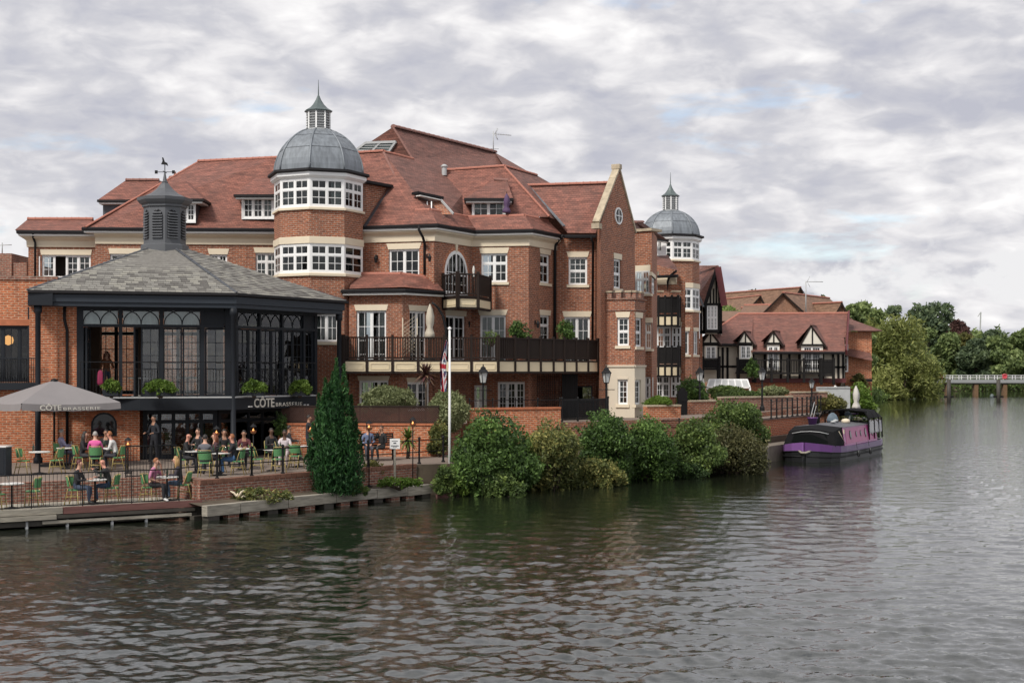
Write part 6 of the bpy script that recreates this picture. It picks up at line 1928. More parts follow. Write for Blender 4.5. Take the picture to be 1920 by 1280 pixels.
shrub('tall rounded dark bush in front of the stone bay', 1078, 1192, 770, 908, 57.6, G_DEEP, 17000, .14, depth=1.6, group=G, lumps_n=14)
shrub('low yellowing bush at the waterline before the tall rounded bush', 1060, 1175, 858, 922, 55.8, G_MIX, 9000, .12, depth=.9, group=G, lumps_n=14)
shrub('dark bush between the tall rounded bush and the planter wall', 1158, 1278, 780, 905, 59.6, G_DEEP, 15000, .14, depth=1.5, group=G, lumps_n=15)
shrub('mid green bush in front of the brick planter wall', 1240, 1360, 784, 896, 61.6, G_MID, 15000, .14, depth=1.5, group=G, lumps_n=15)
shrub('brownish low bush at the water end of the row', 1312, 1436, 796, 890, 63.2, leaf_mat('leaf_dusty', (.04, .042, .02), (.10, .104, .042), (.19, .175, .08)), 14000, .13, depth=1.4, group=G, lumps_n=16)
shrub('rounded bush topping the end of the row by the railings', 1305, 1447, 752, 845, 66.0, G_MID, 15000, .14, depth=1.6, group=G, lumps_n=10)
shrub('low ivy spilling to the water below the planter wall', 1170, 1340, 862, 905, 60.0, G_DEEP, 9000, .12, depth=.8, group=G, lumps_n=18)
shrub('trailing weeds hanging from the quay below the big bush', 868, 985, 880, 938, 51.6, G_MID, 5000, .12, depth=.5, group=G)
shrub('trailing ivy covering the end of the quay wall', 812, 862, 872, 932, 51.3, G_MID, 5000, .11, depth=.5, lumps_n=14)
shrub('straggling weeds along the foot of the quay wall', 400, 560, 912, 945, 44.9, G_MIX, 2600, .09, depth=.25, lumps_n=18)
shrub('small grassy tuft beside the end of the quay beam', 836, 880, 880, 926, 51.5, G_BRIGHT, 2500, .14, depth=.5, wr=.2, flat=.5)
shrub('weeds at the foot of the cypress on the ledge', 560, 700, 905, 926, 48.0, G_MID, 2600, .10, depth=.5, lumps_n=12)
shrub('weeds on the ledge under the white notice', 700, 800, 895, 912, 49.4, G_BRIGHT, 1600, .09, depth=.4, lumps_n=12)
shrub('wide clipped pale variegated bush behind the trellis', 672, 790, 724, 772, 58.7, G_PALE, 9000, .11, depth=1.2, lumps_n=5, shell=.22)
shrub('round pale variegated bush beside the flagpole', 797, 884, 733, 808, 57.6, G_PALE, 9000, .11, depth=1.3, lumps_n=2, shell=.20)
shrub('bright clipped hedge in the planter beside the stone bay', 1208, 1262, 741, 766, 66.6, G_BRIGHT, 5000, .10, depth=.5, lumps_n=8)
shrub('dark bushy shrub around the dark garden gate', 1262, 1330, 708, 770, 76.0, G_DEEP, 8000, .14, depth=1.2)
shrub('flowering green bed along the long brick wall', 1338, 1440, 730, 752, 80.0, G_MID, 6000, .13, depth=.9, lumps_n=14)
shrub('silvery green plants at the end of the flower bed', 1418, 1480, 724, 744, 82.5, G_PALE, 3500, .14, depth=.8, lumps_n=9)
shrub('loose olive shrub above the boat canopy', 1517, 1590, 738, 786, 84.5, G_OLIVE, 7000, .15, depth=1.2)
shrub('clipped square green hedge at the end of the quay', 1588, 1640, 718, 790, 93.0, G_BRIGHT, 8000, .16, depth=1.2, lumps_n=10, cat='hedge')
shrub('leafy shrubs before the white conservatory roof', 1318, 1405, 722, 748, 86.0, G_MID, 5000, .14, depth=.8, lumps_n=12)
shrub('yellow flowering plant on the balconet of the side wing', 1598, 1625, 700, 726, 99.5, G_OLIVE, 1800, .16, depth=.5)
shrub('dark climber on the balcony of the timbered house', 1398, 1425, 672, 708, 94.6, G_DEEP, 1500, .14, depth=.4)
shrub('green trees glimpsed between the timbered houses', 1340, 1396, 575, 640, 118, G_MID, 6000, .3, depth=3, zb=1.2, cat='tree')
# balcony plants
shrub('climbing rose on the trellis of the long balcony', 950, 1000, 600, 640, 65.0, G_DEEP, 2200, .10, depth=.3, zb=5.0)
shrub('leafy balcony plant before the far french doors', 1040, 1080, 598, 640, 66.8, G_DEEP, 1800, .10, depth=.3, zb=5.0)
shrub('small potted greenery on the long balcony behind the flag', 905, 940, 618, 645, 63.5, G_MID, 900, .08, depth=.2, zb=5.0)
# planters on the restaurant balcony
for i, (px0, px1, Y) in enumerate(((188, 229, 52.2), (267, 335, 52.9), (452, 502, 54.8), (539, 587, 57.3))):
    sh = shrub(('bushy green window box ' + ['nearest the brick pier', 'above the restaurant doors', 'left of the lit sign end, over the lettering', 'at the far end of the sign'][i]), px0, px1, 711, 740, Y, G_BRIGHT, 3200, .09, depth=.28, lumps_n=9, cat='window box', group='window boxes on the restaurant balcony')
    t = MB(); a_, b_ = at(px0 + 6, 742, Y), at(px1 - 6, 735, Y); t.box((a_.x, Y - .14, a_.z), (b_.x, Y + .14, b_.z + .12)); t.build('trough', M['slate_paint'], sh)
# cypress
CX, CY = -6.08, 47.75
o = thing('cypress_tree', (CX, CY, .45), 'dark green flame shaped cypress standing on the quay ledge', 'tree')
PP, NN, TT = [], [], []
rc = random.Random(21)
plumes = [(0.03, 0.0, 4.62, .34), (.30, -.08, 4.42, .32), (-.33, .0, 3.95, .34), (.06, -.3, 3.9, .36), (-.12, .25, 4.2, .34)]
for k in range(34):
    q = rc.uniform(0, 2 * PI); rr_ = math.sqrt(rc.random()) * .92
    plumes.append((rr_ * math.cos(q), rr_ * math.sin(q) * .8, (4.3 - 2.15 * rr_ ** 1.6) * rc.uniform(.66, 1.0), rc.uniform(.24, .38)))
for (dx, dy, h, w) in plumes:
    n_ = int(1150 * h / 4)
    z = RNG.random(n_) ** .8 * h
    f = z / h
    rad = w * np.clip(np.minimum(1, f * 2.5 + .55) * (1 - np.clip((f - .40) / .60, 0, 1) ** 1.5), .03, 1) * (1 + .18 * np.sin(z * 9 + dx * 20))
    a_ = RNG.uniform(0, 2 * PI, n_); q = np.sqrt(RNG.random(n_)) * .55 + .5
    P = np.stack([CX + dx * (1 + .10 * f * np.sin(dx * 31)) * (1 - .12 * (1 - f) ** 3) + rad * q * np.cos(a_), CY + dy + rad * q * np.sin(a_), .42 + z], 1)
    PP.append(P); NN.append(np.stack([np.cos(a_) * .4, np.sin(a_) * .4, np.ones(n_)], 1)); TT.append(.34 + .20 * rc.uniform(-1, 1) + .22 * np.clip((f - .3), 0, 1) + .22 * RNG.normal(size=n_))
leaf_object('foliage', np.concatenate(PP), np.concatenate(NN), .06 + .17 * RNG.random(sum(map(len, PP))), G_CYP, o, wr=.26, tone=np.concatenate(TT), flat=.8)
t = MB(); t.tube([(CX, CY, .3), (CX, CY, 2.5)], [.12, .05], 8); t.build('trunk', M['bark'], o)

def tree(label, px, pyt, wpx, Y, mat, n_=6000, L=.5, zb=TZ, crown=.78, lumps_n=16, name='tree', droop=False, group='trees along the far banks', sparse=.5, seed=0, base=None):
    rr = random.Random(seed + px)
    c = at(px, pyt, Y); H_ = c.z - zb; w = wpx * Y / FOC
    o = thing(name, (c.x, Y, zb), label, 'tree', group)
    t = MB(); r0 = .018 * H_ + .1
    t.tube([(c.x, Y, zb - .2), (c.x + .1, Y, zb + H_ * .3), (c.x - .1, Y, zb + H_ * .62), (c.x, Y, zb + H_ * .9)], [r0, r0 * .8, r0 * .5, r0 * .12], 8)
    lumps = []
    for k in range(lumps_n):
        f = rr.uniform(1 - crown, .92); ring = math.sin(PI * min(1, max(.08, (f - (1 - crown)) / crown) ** .8)) if not droop else math.sin(PI * min(.5 + f * .45, .98)) + .35
        a_ = rr.uniform(0, 2 * PI); q = rr.uniform(.2, .95) * ring * w * .5
        rad = rr.uniform(.13, .23) * min(w, H_)
        lumps.append(((c.x + q * math.cos(a_), Y + q * math.sin(a_) * .8, zb + f * H_ - rad * .25), (rad, rad, rad * (.75 if not droop else 1.2))))
        t.tube([(c.x, Y, zb + H_ * f * .55), ((c.x + lumps[-1][0][0]) / 2, (Y + lumps[-1][0][1]) / 2, zb + H_ * f * .8), lumps[-1][0]], [r0 * .35, r0 * .22, r0 * .08], 5)
    t.build('trunk', M['bark'], o)
    top = max(l_[0][2] + l_[1][2] for l_ in lumps); k_ = H_ / (top - zb)
    lumps = [((c_[0], c_[1], zb + (c_[2] - zb) * k_), r_) for c_, r_ in lumps]
    P, N, T = lumps_points(lumps, n_, shell=sparse, up=.25)
    if droop:
        P[:, 2] -= np.abs(RNG.normal(size=n_)) * .12 * H_; P[:, 2] = np.maximum(P[:, 2], .1 + .8 * RNG.random(n_))
    keep = P[:, 2] > (zb + .1 if not droop else 0)
    leaf_object('crown', P[keep], N[keep], L * (.5 + RNG.random(keep.sum())), mat, o, wr=.5 if not droop else .28, tone=T[keep], flat=.15)
    return o
tree('broad olive willow trailing over the water beyond the hedge', 1666, 588, 180, 236, G_WILLOW, 28000, .78, crown=.98, lumps_n=34, droop=True, name='willow_tree')
tree('lower skirt of willow branches touching the river at its right', 1696, 665, 62, 231, G_WILLOW, 9000, .6, crown=.98, lumps_n=16, droop=True, name='willow_tree')
tree('tall pale green tree just behind the side wing of the timbered house', 1622, 565, 92, 262, G_FAR, 12000, .8, crown=.95, lumps_n=24)
tree('loose topped tree rising behind the willow', 1672, 572, 74, 285, G_DARKT, 6000, .9, crown=.85, sparse=.8)
tree('large dark domed tree highest on the skyline', 1742, 566, 136, 362, G_DARKT, 18000, 1.15, crown=.95, lumps_n=34)
tree('copper leaved tree beside the large dark tree', 1800, 600, 74, 358, G_RED, 8000, 1.1, crown=.9, lumps_n=20)
tree('light green tree between the willow and the bridge end', 1735, 615, 80, 340, G_FAR, 11000, 1.0, crown=.98, lumps_n=22)
tree('rounded green tree above the nearer life ring', 1778, 624, 84, 346, G_FAR, 11000, 1.0, crown=.98, lumps_n=22)
tree('mid green tree above the middle of the footbridge', 1830, 634, 84, 342, G_DARKT, 11000, 1.0, crown=.98, lumps_n=22)
tree('yellowish green tree behind the middle of the footbridge', 1812, 624, 64, 352, G_OLIVE, 8000, 1.0, crown=.98, lumps_n=20)
tree('bright green tree above the farther life ring', 1876, 630, 86, 341, G_FAR, 12000, 1.0, crown=.98, lumps_n=24)
tree('tall green tree at the right edge of the picture', 1918, 616, 90, 344, G_FAR, 12000, 1.0, crown=.98, lumps_n=24)
tree('green tree just beyond the right edge of the picture', 1972, 618, 90, 343, G_FAR, 8000, 1.0, crown=.98, lumps_n=20)
tree('grey green tree low behind the right hand trees', 1862, 618, 70, 372, G_DARKT, 7000, 1.1, crown=.95)
tree('dark tree top left of the broad brick gable', 1412, 543, 46, 150, G_DARKT, 3000, .42, crown=.5, sparse=.9)
tree('small tree top showing behind the small tan roof', 1442, 548, 26, 152, G_DARKT, 1500, .4, crown=.5, sparse=.9)
tree('tree tops showing over the long tan roof', 1545, 552, 60, 150, G_DARKT, 2600, .4, crown=.45, sparse=.9)
tree('green tree between the timbered house and the willow', 1602, 570, 72, 200, G_FAR, 9000, .6, crown=.95, lumps_n=22)
# far wood closing the view
lumps = []
for k in range(70):
    px = 1560 + k * 8.5 + random.uniform(-6, 6); Y = random.uniform(395, 430); c = at(px, random.uniform(622, 645), Y)
    lumps.append(((c.x, Y, c.z * .5), (4.5, 4.5, c.z * .52)))
P, N, T = lumps_points(lumps, 42000, shell=.25, up=.2)
leaf_object('far_wood', P, N, .9 + 1.1 * RNG.random(len(P)), G_FAR, None, tone=T, kind='stuff')

# scrub along the far waterline
lumps = []
for (a_, b_, n_) in (((24.6, 100.5), (30.5, 126), 12), ((30.5, 126), (46.5, 191), 26), ((46.5, 191), (60.5, 232), 24), ((60.5, 232), (69.5, 262), 14), ((69.5, 262), (92, 332), 26), ((92, 332), (190, 337), 60)):
    for k in range(n_):
        p = Vector(a_).lerp(Vector(b_), (k + random.random()) / n_); h = random.uniform(1.2, 2.4) * (1 if p.y < 300 else 1.25)
        lumps.append(((p.x - random.uniform(-.6, .8), p.y - .3, .1 + h * .35), (1.7 if p.y < 200 else 2.4, 1.7, h * .75)))
P, N, T = lumps_points(lumps, 40000, shell=.3, up=.1)
leaf_object('bank_scrub', P, N, .3 + .6 * RNG.random(len(P)), G_MID, None, tone=T, kind='stuff')

# ================================================================== people
_pm = {}
def pcol(c, rough=.8):
    k = tuple(round(x, 3) for x in c)
    if k not in _pm:
        _pm[k] = plain('cloth_%d' % len(_pm), c, rough, var=.10, vscale=9)
    return _pm[k]
SKIN = {'light': (.52, .29, .20), 'ruddy': (.50, .23, .16), 'tan': (.36, .19, .12), 'brown': (.11, .055, .035)}
HAIRC = {'brown': (.055, .028, .015), 'black': (.022, .017, .014), 'red': (.16, .045, .018), 'blond': (.36, .22, .09), 'grey': (.32, .30, .28), 'ginger': (.25, .09, .03), 'wine': (.085, .018, .02)}

def person(label, loc, rz, pose='sit', shirt=(.02, .02, .025), trousers=(.02, .02, .025), shoes=(.02, .02, .02), skin='light', hair='brown', style='short', arms=('table', 'table'), lean=.0, sleeves=True, turn=0.0, scale=1.0, group='people at the riverside tables'):
    V, E, Rd, seg = [], [], [], []
    def add(p, r, par=None, reg=None):
        V.append(Vector(p)); Rd.append(r if isinstance(r, tuple) else (r, r))
        if par is not None:
            E.append((par, len(V) - 1)); seg.append((par, len(V) - 1, reg))
        return len(V) - 1
    sit = pose == 'sit'
    b = .53 if sit else .95
    ly = lambda z: lean * (z - b)
    pel = add((0, 0, b), (.155, .125))
    wai = add((0, -.01 + ly(b + .17), b + .17), (.135, .105), pel, 'shirt')
    che = add((0, ly(b + .36), b + .36), (.155, .115), wai, 'shirt')
    upc = add((0, ly(b + .47), b + .47), (.115, .085), che, 'shirt')
    nk = add((0, .01 + ly(b + .56), b + .56), .052, upc, 'skin')
    hy = .03 + ly(b + .65)
    h1 = add((.02 * math.sin(turn), hy, b + .635), (.062, .07), nk, 'skin')
    h2 = add((.03 * math.sin(turn), hy + .015, b + .715), (.076, .092), h1, 'skin')
    h3 = add((.02 * math.sin(turn), hy + .005, b + .795), (.062, .075), h2, 'skin')
    hands = []
    for s_, am in ((-1, arms[0]), (1, arms[1])):
        sh = add((s_ * .165, ly(b + .45), b + .45), (.068, .065), upc, 'shirt')
        if am == 'table': el, wr = (s_ * .25, .13 + ly(b + .25), b + .21), (s_ * .13, .36 + lean * .2, b + .245)
        elif am == 'face': el, wr = (s_ * .21, .24 + ly(b + .25), b + .27), (s_ * .07, .17 + ly(b + .55), b + .57)
        elif am == 'out': el, wr = (s_ * .30, .17 + ly(b + .4), b + .40), (s_ * .12, .36 + ly(b + .4), b + .50)
        elif am == 'lap': el, wr = (s_ * .25, .03, b + .20), (s_ * .12, .24, b + .12)
        elif am == 'bent': el, wr = (s_ * .26, .02, b + .18), (s_ * .20, .26, b + .17)
        else: el, wr = (s_ * .235, .0, b + .17), (s_ * .25, .07, b - .07)
        e_ = add(el, .046, sh, 'shirt')
        w_ = add(wr, .030, e_, 'shirt' if sleeves else 'skin')
        d_ = (Vector(wr) - Vector(el)).normalized()
        p_ = add(Vector(wr) + d_ * .075, (.036, .022), w_, 'skin')
        hands.append((V[p_].copy(), d_, s_))
    for s_ in (-1, 1):
        if sit:
            hp = add((s_ * .085, .04, b - .02), .098, pel, 'legs'); kn = add((s_ * .11, .43, b - .01), .066, hp, 'legs')
            ft = .40 + .05 * s_
            an = add((s_ * .11, ft, .10), .043, kn, 'legs'); to = add((s_ * .125, ft + .16, .045), (.040, .036), an, 'shoe')
        else:
            hp = add((s_ * .09, 0, b - .07), .092, pel, 'legs'); kn = add((s_ * .10, .02 + .03 * s_, .50), .062, hp, 'legs')
            an = add((s_ * .105, -.01 + .04 * s_, .10), .043, kn, 'legs'); to = add((s_ * .115, .15 + .04 * s_, .045), (.040, .036), an, 'shoe')
    me = bpy.data.meshes.new('body'); me.from_pydata(V, E, []); me.update()
    tmp = bpy.data.objects.new('body', me); COL.objects.link(tmp)
    md = tmp.modifiers.new('Skin', 'SKIN'); md.use_smooth_shade = True
    for i, sv in enumerate(me.skin_vertices[0].data):
        sv.radius = Rd[i]; sv.use_root = (i == 0)
    sb = tmp.modifiers.new('Sub', 'SUBSURF'); sb.levels = 1; sb.render_levels = 1
    dg = bpy.context.evaluated_depsgraph_get()
    ev = bpy.data.meshes.new_from_object(tmp.evaluated_get(dg))
    bpy.data.objects.remove(tmp)
    vs = [v.co.copy() for v in ev.vertices]; fs = [tuple(p.vertices) for p in ev.polygons]
    cen = np.array([tuple(p.center) for p in ev.polygons])
    A = np.array([V[s_[0]] for s_ in seg]); B = np.array([V[s_[1]] for s_ in seg]); D = B - A
    tt = np.clip(((cen[:, None] - A[None]) * D[None]).sum(-1) / (D * D).sum(-1)[None], 0, 1)
    dist = np.linalg.norm(cen[:, None] - (A[None] + tt[..., None] * D[None]), axis=-1)
    near = dist.argmin(1)
    rid = {'skin': 0, 'shirt': 1, 'legs': 2, 'shoe': 3}
    mi = [rid[seg[k][2]] for k in near]
    mb = MB(); mb.v = [tuple(v) for v in vs]; mb.f = fs; mb.m = mi; mb.sm = [True] * len(fs)
    for (hp_, d_, s_) in hands:     # four fingers of unequal length and a thumb, slightly curled
        side = d_.cross(Vector((0, 0, 1))).normalized(); dn = Vector((0, 0, -1))
        for k, ln_ in enumerate((.062, .074, .078, .068)):
            o0 = hp_ + side * (.024 - .016 * k) - d_ * .01
            mb.tube([o0, o0 + d_ * ln_ * .55 + dn * .008, o0 + d_ * ln_ + dn * .030], [.0095, .0088, .007], 5, 0)
        o0 = hp_ - d_ * .05 + side * (-.03 * s_ * 1.0)
        mb.tube([o0, o0 - side * .03 * s_ + d_ * .03, o0 - side * .032 * s_ + d_ * .062], [.011, .010, .008], 5, 0)
    hc = Vector((.03 * math.sin(turn), hy + .012, b + .715))
    fw = Vector((math.sin(turn) * -1 * -1, math.cos(turn), 0)); rt = Vector((fw.y, -fw.x, 0))
    mb.tube([hc + fw * .080 + Vector((0, 0, .02)), hc + fw * .108 + Vector((0, 0, -.018)), hc + fw * .085 + Vector((0, 0, -.028))], [.009, .014, .010], 5, 0)
    for s_ in (-1, 1):
        mb.tube([hc + rt * s_ * .074 + Vector((0, 0, .025)), hc + rt * s_ * .086 - fw * .01, hc + rt * s_ * .076 + Vector((0, 0, -.028))], [.010, .015, .008], 5, 0)
    root = thing('person', loc, label, 'person', group, rz)
    root.scale = (scale,) * 3
    ob = bpy.data.objects.new('body', mb.mesh('body', [pcol(SKIN[skin], .55), pcol(shirt), pcol(trousers), pcol(shoes, .5)], uv=False)); COL.objects.link(ob); ob.parent = root
    def child(nm, m_, mat):
        q = bpy.data.objects.new(nm, m_.mesh(nm, mat, uv=False)); COL.objects.link(q); q.parent = root
    e_ = MB()
    for s_ in (-1, 1):
        e_.lathe(hc + fw * .083 + rt * s_ * .031 + Vector((0, 0, .018)), [(0.001, -.009), (.010, 0), (.001, .009)], 6)
    e_.bar(hc + fw * .086 - rt * .022 + Vector((0, 0, -.052)), hc + fw * .086 + rt * .022 + Vector((0, 0, -.052)), .008)
    child('eyes_and_mouth', e_, pcol((.05, .02, .018)))
    if style != 'bald':
        hm = MB(); n1, n2 = 12, 8
        VV, FF = [], []
        for i in range(n2 + 1):
            for k in range(n1):
                ph = PI * .60 * i / n2; th = 2 * PI * k / n1
                dv = Vector((math.sin(ph) * math.cos(th), math.sin(ph) * math.sin(th), math.cos(ph)))
                f_ = dv.dot(fw)
                if f_ > .25 and dv.z < .62: dv = dv * .72
                p_ = hc + Vector((dv.x * .085, dv.y * .099, dv.z * .108)) - fw * .014 + Vector((0, 0, .026))
                VV.append(p_)
        for i in range(n2):
            for k in range(n1):
                k2 = (k + 1) % n1; FF.append((i * n1 + k, (i + 1) * n1 + k, (i + 1) * n1 + k2, i * n1 + k2))
        hm.add(VV, FF, 0, True)
        if style == 'long':
            for k in range(7):
                a_ = PI + (k - 3) * .42
                dv = fw * math.cos(a_) + rt * math.sin(a_)
                st = hc + dv * .088 + Vector((0, 0, .03))
                hm.tube([st, st + dv * .025 + Vector((0, 0, -.12)), st + dv * .03 + Vector((0, 0, -.26)), st + dv * .01 + Vector((0, 0, -.34))], [.036, .040, .034, .012], 6)
        child('hair', hm, pcol(HAIRC[hair], .6))
    return root

# ================================================================== furniture
M['weave_green'] = plain('green_weave', (.085, .235, .095), .6, var=.35, vscale=40)
M['weave_pale'] = plain('pale_green_weave', (.16, .30, .12), .6, var=.3, vscale=40)
M['cane'] = plain('bamboo_cane', (.42, .33, .12), .5, var=.25, vscale=12)
M['table_white'] = plain('table_white', (.66, .65, .62), .4, var=.04)
def proto_chair():
    o = thing('bistro_chair', (0, 0, 0), 'green woven bistro chair', 'chair', 'green bistro chairs')
    def part(nm, mb, mat):
        q = bpy.data.objects.new(nm, mb.mesh(nm, M[mat])); COL.objects.link(q); q.parent = o; return q
    t = MB(); t.lathe((0, .0, .43), [(.20, 0), (.225, .012), (.225, .03), (.20, .04)], 16, sc=(1, .95)); part('seat', t, 'weave_green')
    t = MB(); n_ = 8; V = []     # curved woven back
    for i in range(n_ + 1):
        a_ = PI + PI * (.12 + .76 * i / n_)
        x, y = .215 * math.cos(a_), .20 * math.sin(a_) - .02
        for z, k in ((.56, .98), (.84, 1.10)):
            for q in (0, .012):
                V.append((x * k * (1 + q), y * k * (1 + q) - (.02 if z > .8 else 0), z))
    F_ = []
    for i in range(n_):
        a_, b_ = i * 4, i * 4 + 4
        F_ += [(a_, b_, b_ + 2, a_ + 2), (a_ + 1, a_ + 3, b_ + 3, b_ + 1), (a_ + 2, b_ + 2, b_ + 3, a_ + 3), (a_, a_ + 1, b_ + 1, b_)]
    F_ += [(0, 2, 3, 1), (n_ * 4, n_ * 4 + 1, n_ * 4 + 3, n_ * 4 + 2)]
    t.add(V, F_); part('backrest', t, 'weave_green')
    t = MB(); P = []
    for i in range(13):
        a_ = PI + PI * i / 12; P.append((.235 * math.cos(a_), .235 * math.sin(a_) - .03 * math.sin(PI * i / 12), .46 + .41 * min(1, math.sin(PI * i / 12) * 2.2)))
    t.tube(P, .014, 6); part('back_frame', t, 'cane')
    for sx in (-1, 1):
        t = MB(); t.tube([(sx * .17, .15, .44), (sx * .20, .20, 0)], .015, 6); part('leg', t, 'cane')
        t = MB(); t.tube([(sx * .19, -.13, .5), (sx * .17, -.15, .44), (sx * .20, -.25, 0)], .015, 6); part('leg', t, 'cane')
    t = MB()
    for sx in (-1, 1): t.tube([(sx * .18, .17, .25), (sx * .18, -.19, .25)], .010, 5)
    t.tube([(-.18, .17, .22), (.18, .17, .22)], .010, 5); t.tube([(-.18, -.19, .22), (.18, -.19, .22)], .010, 5)
    part('stretcher', t, 'cane')
    return o
CH = proto_chair(); ch_used = [False]
def chair(px, Y, z, rz, label):
    p = (*xy(px, Y), z)
    if not ch_used[0]:
        ch_used[0] = True; CH.location = p; CH.rotation_euler = (0, 0, rz); CH['label'] = label; return CH
    return dup(CH, p, rz, label)
def proto_table():
    o = thing('bistro_table', (0, 0, 0), 'bistro table', 'table', 'white topped bistro tables')
    def part(nm, mb, mat):
        q = bpy.data.objects.new(nm, mb.mesh(nm, M[mat])); COL.objects.link(q); q.parent = o; return q
    t = MB(); t.lathe((0, 0, .715), [(.34, 0), (.355, .01), (.355, .03), (.34, .035)], 20); part('table_top', t, 'table_white')
    t = MB(); t.lathe((0, 0, .02), [(.03, 0), (.028, .69)], 8); part('pedestal', t, 'iron')
    t = MB(); t.lathe((0, 0, 0), [(.24, 0), (.24, .015), (.06, .05), (.03, .06)], 14); part('base', t, 'iron')
    return o
TB = proto_table(); tb_used = [False]
def table(px, Y, z, label, items=3, seed=0):
    p = (*xy(px, Y), z)
    if not tb_used[0]:
        tb_used[0] = True; TB.location = p; TB['label'] = label; o = TB
    else:
        o = dup(TB, p, 0, label)
    rr = random.Random(seed)
    for k in range(items):
        x, y = p[0] + rr.uniform(-.22, .22), p[1] + rr.uniform(-.22, .22); zt = z + .752
        if k % 3 == 0:
            t = MB(); t.lathe((x, y, zt), [(.03, 0), (.006, .006), (.006, .09), (.036, .12), (.040, .19), (.033, .21)], 10, smooth=True); t.build_at('wine_glass', M['glass_clear'], (x, y, zt), label=('clear wine glass ', 'second wine glass ', 'third wine glass ')[k // 3] + 'on ' + ' '.join(label.split()[-9:]), cat='glass', group='glasses on the tables')
        elif k % 3 == 1:
            t = MB(); t.lathe((x, y, zt), [(.10, 0), (.12, .012), (.115, .016), (.02, .008)], 14); t.build_at('plate', M['white'], (x, y, zt), label=('white plate ', 'second white plate ')[k // 3] + 'on table ' + ' '.join(label.split()[-8:]), cat='plate', group='plates on the tables')
        else:
            t = MB(); t.lathe((x, y, zt), [(.035, 0), (.037, .16), (.014, .22), (.014, .28)], 10, smooth=True); t.build_at('bottle', plain('bottle_green', (.03, .05, .03), .15), (x, y, zt), label=('dark bottle ', 'second dark bottle ')[k // 3] + 'on table ' + ' '.join(label.split()[-8:]), cat='bottle', group='bottles on the tables')
    return o
RT, LF, AW, TO = -PI / 2, PI / 2, 0.0, PI      # facing right, left, away from and towards the river
JEANS = (.045, .075, .14)
T1 = TZ + .006
# lower deck
table(22, 41.2, DZ, 'white bistro table nearest the left edge on the lower deck', 2, 1)
chair(62, 41.9, DZ, LF, 'empty green chair right of the leftmost table on the lower deck')
chair(-4, 40.8, DZ, RT, 'empty green chair cut by the left edge on the lower deck')
table(178, 42.7, DZ, 'small white table between the dark jacketed couple on the lower deck', 4, 2)
chair(140, 42.4, DZ, RT - .1, 'green chair under the wine haired woman on the lower deck')
chair(210, 43.1, DZ, LF + .1, 'green chair under the bald man on the lower deck')
person('person with dark red hair in black jacket and jeans facing right on the lower deck', (*xy(143, 42.4), DZ), RT - .1, shirt=(.016, .016, .020), trousers=(.035, .05, .085), hair='wine', lean=.12)
person('bald person in black jacket and blue jeans leaning on the table, lower deck', (*xy(206, 43.1), DZ), LF + .1, shirt=(.012, .014, .014), trousers=JEANS, shoes=(.22, .09, .035), skin='ruddy', style='bald', arms=('out', 'table'), lean=.28)
table(313, 43.75, DZ, 'small white table beside the person in the pink shirt on the lower deck', 4, 3)
chair(279, 43.3, DZ, RT - .15, 'green chair under the pink shirted person on the lower deck')
chair(345, 44.2, DZ, LF + .15, 'green chair at the end of the lower deck under the long haired person')
person('person in pink shirt and black trousers with hand at chin on the lower deck', (*xy(284, 43.3), DZ), RT - .15, shirt=(.46, .17, .28), trousers=(.015, .015, .018), shoes=(.6, .6, .58), hair='ginger', arms=('face', 'lap'), sleeves=False, lean=.2)
person('long fair haired person in dark top and jeans at the end of the lower deck', (*xy(340, 44.2), DZ), LF + .15, shirt=(.025, .02, .03), trousers=(.10, .15, .23), hair='blond', style='long', lean=.22)
# upper terrace, under the parasol
table(74, 47.0, T1, 'white table between the two empty chairs under the parasol', 3, 4)
chair(44, 46.8, T1, RT, 'empty green chair left of the table under the parasol')
chair(106, 47.0, T1, LF, 'empty green chair right of the table under the parasol')
table(188, 49.0, T1, 'busy white table by the round headed window', 6, 5)
table(125, 49.4, T1, 'white table behind the parasol pole', 1, 6)
person('grey haired person in lavender top behind the parasol pole', (*xy(113, 50.6), T1), RT + .6, shirt=(.36, .34, .50), trousers=(.1, .1, .14), hair='grey', lean=.05)
chair(113, 50.6, T1, RT + .6, 'green chair under the lavender topped person')
person('dark haired person in black dress facing right by the round headed window', (*xy(153, 48.6), T1), RT, shirt=(.013, .013, .015), trousers=(.03, .03, .035), hair='black', style='long', lean=.15)
chair(149, 48.6, T1, RT, 'green chair under the black dressed person')
person('person in bright pink shirt seated with back to the river', (*xy(178, 48.3), T1), AW + .2, shirt=(.62, .10, .30), trousers=(.03, .03, .05), hair='grey', lean=.1)
chair(180, 48.1, T1, AW + .1, 'green chair with its back to the river under the pink shirted person')
person('person in dark clothes facing the river behind the busy table', (*xy(199, 50.2), T1), TO, shirt=(.014, .014, .016), hair='black', skin='tan')
chair(199, 50.5, T1, TO, 'green chair facing the river behind the busy table')
person('person in white shirt leaning left over the busy table', (*xy(219, 48.6), T1), LF, shirt=(.58, .57, .56), trousers=(.03, .03, .04), skin='ruddy', hair='ginger', lean=.35)
chair(223, 48.6, T1, LF, 'green chair under the white shirted person')
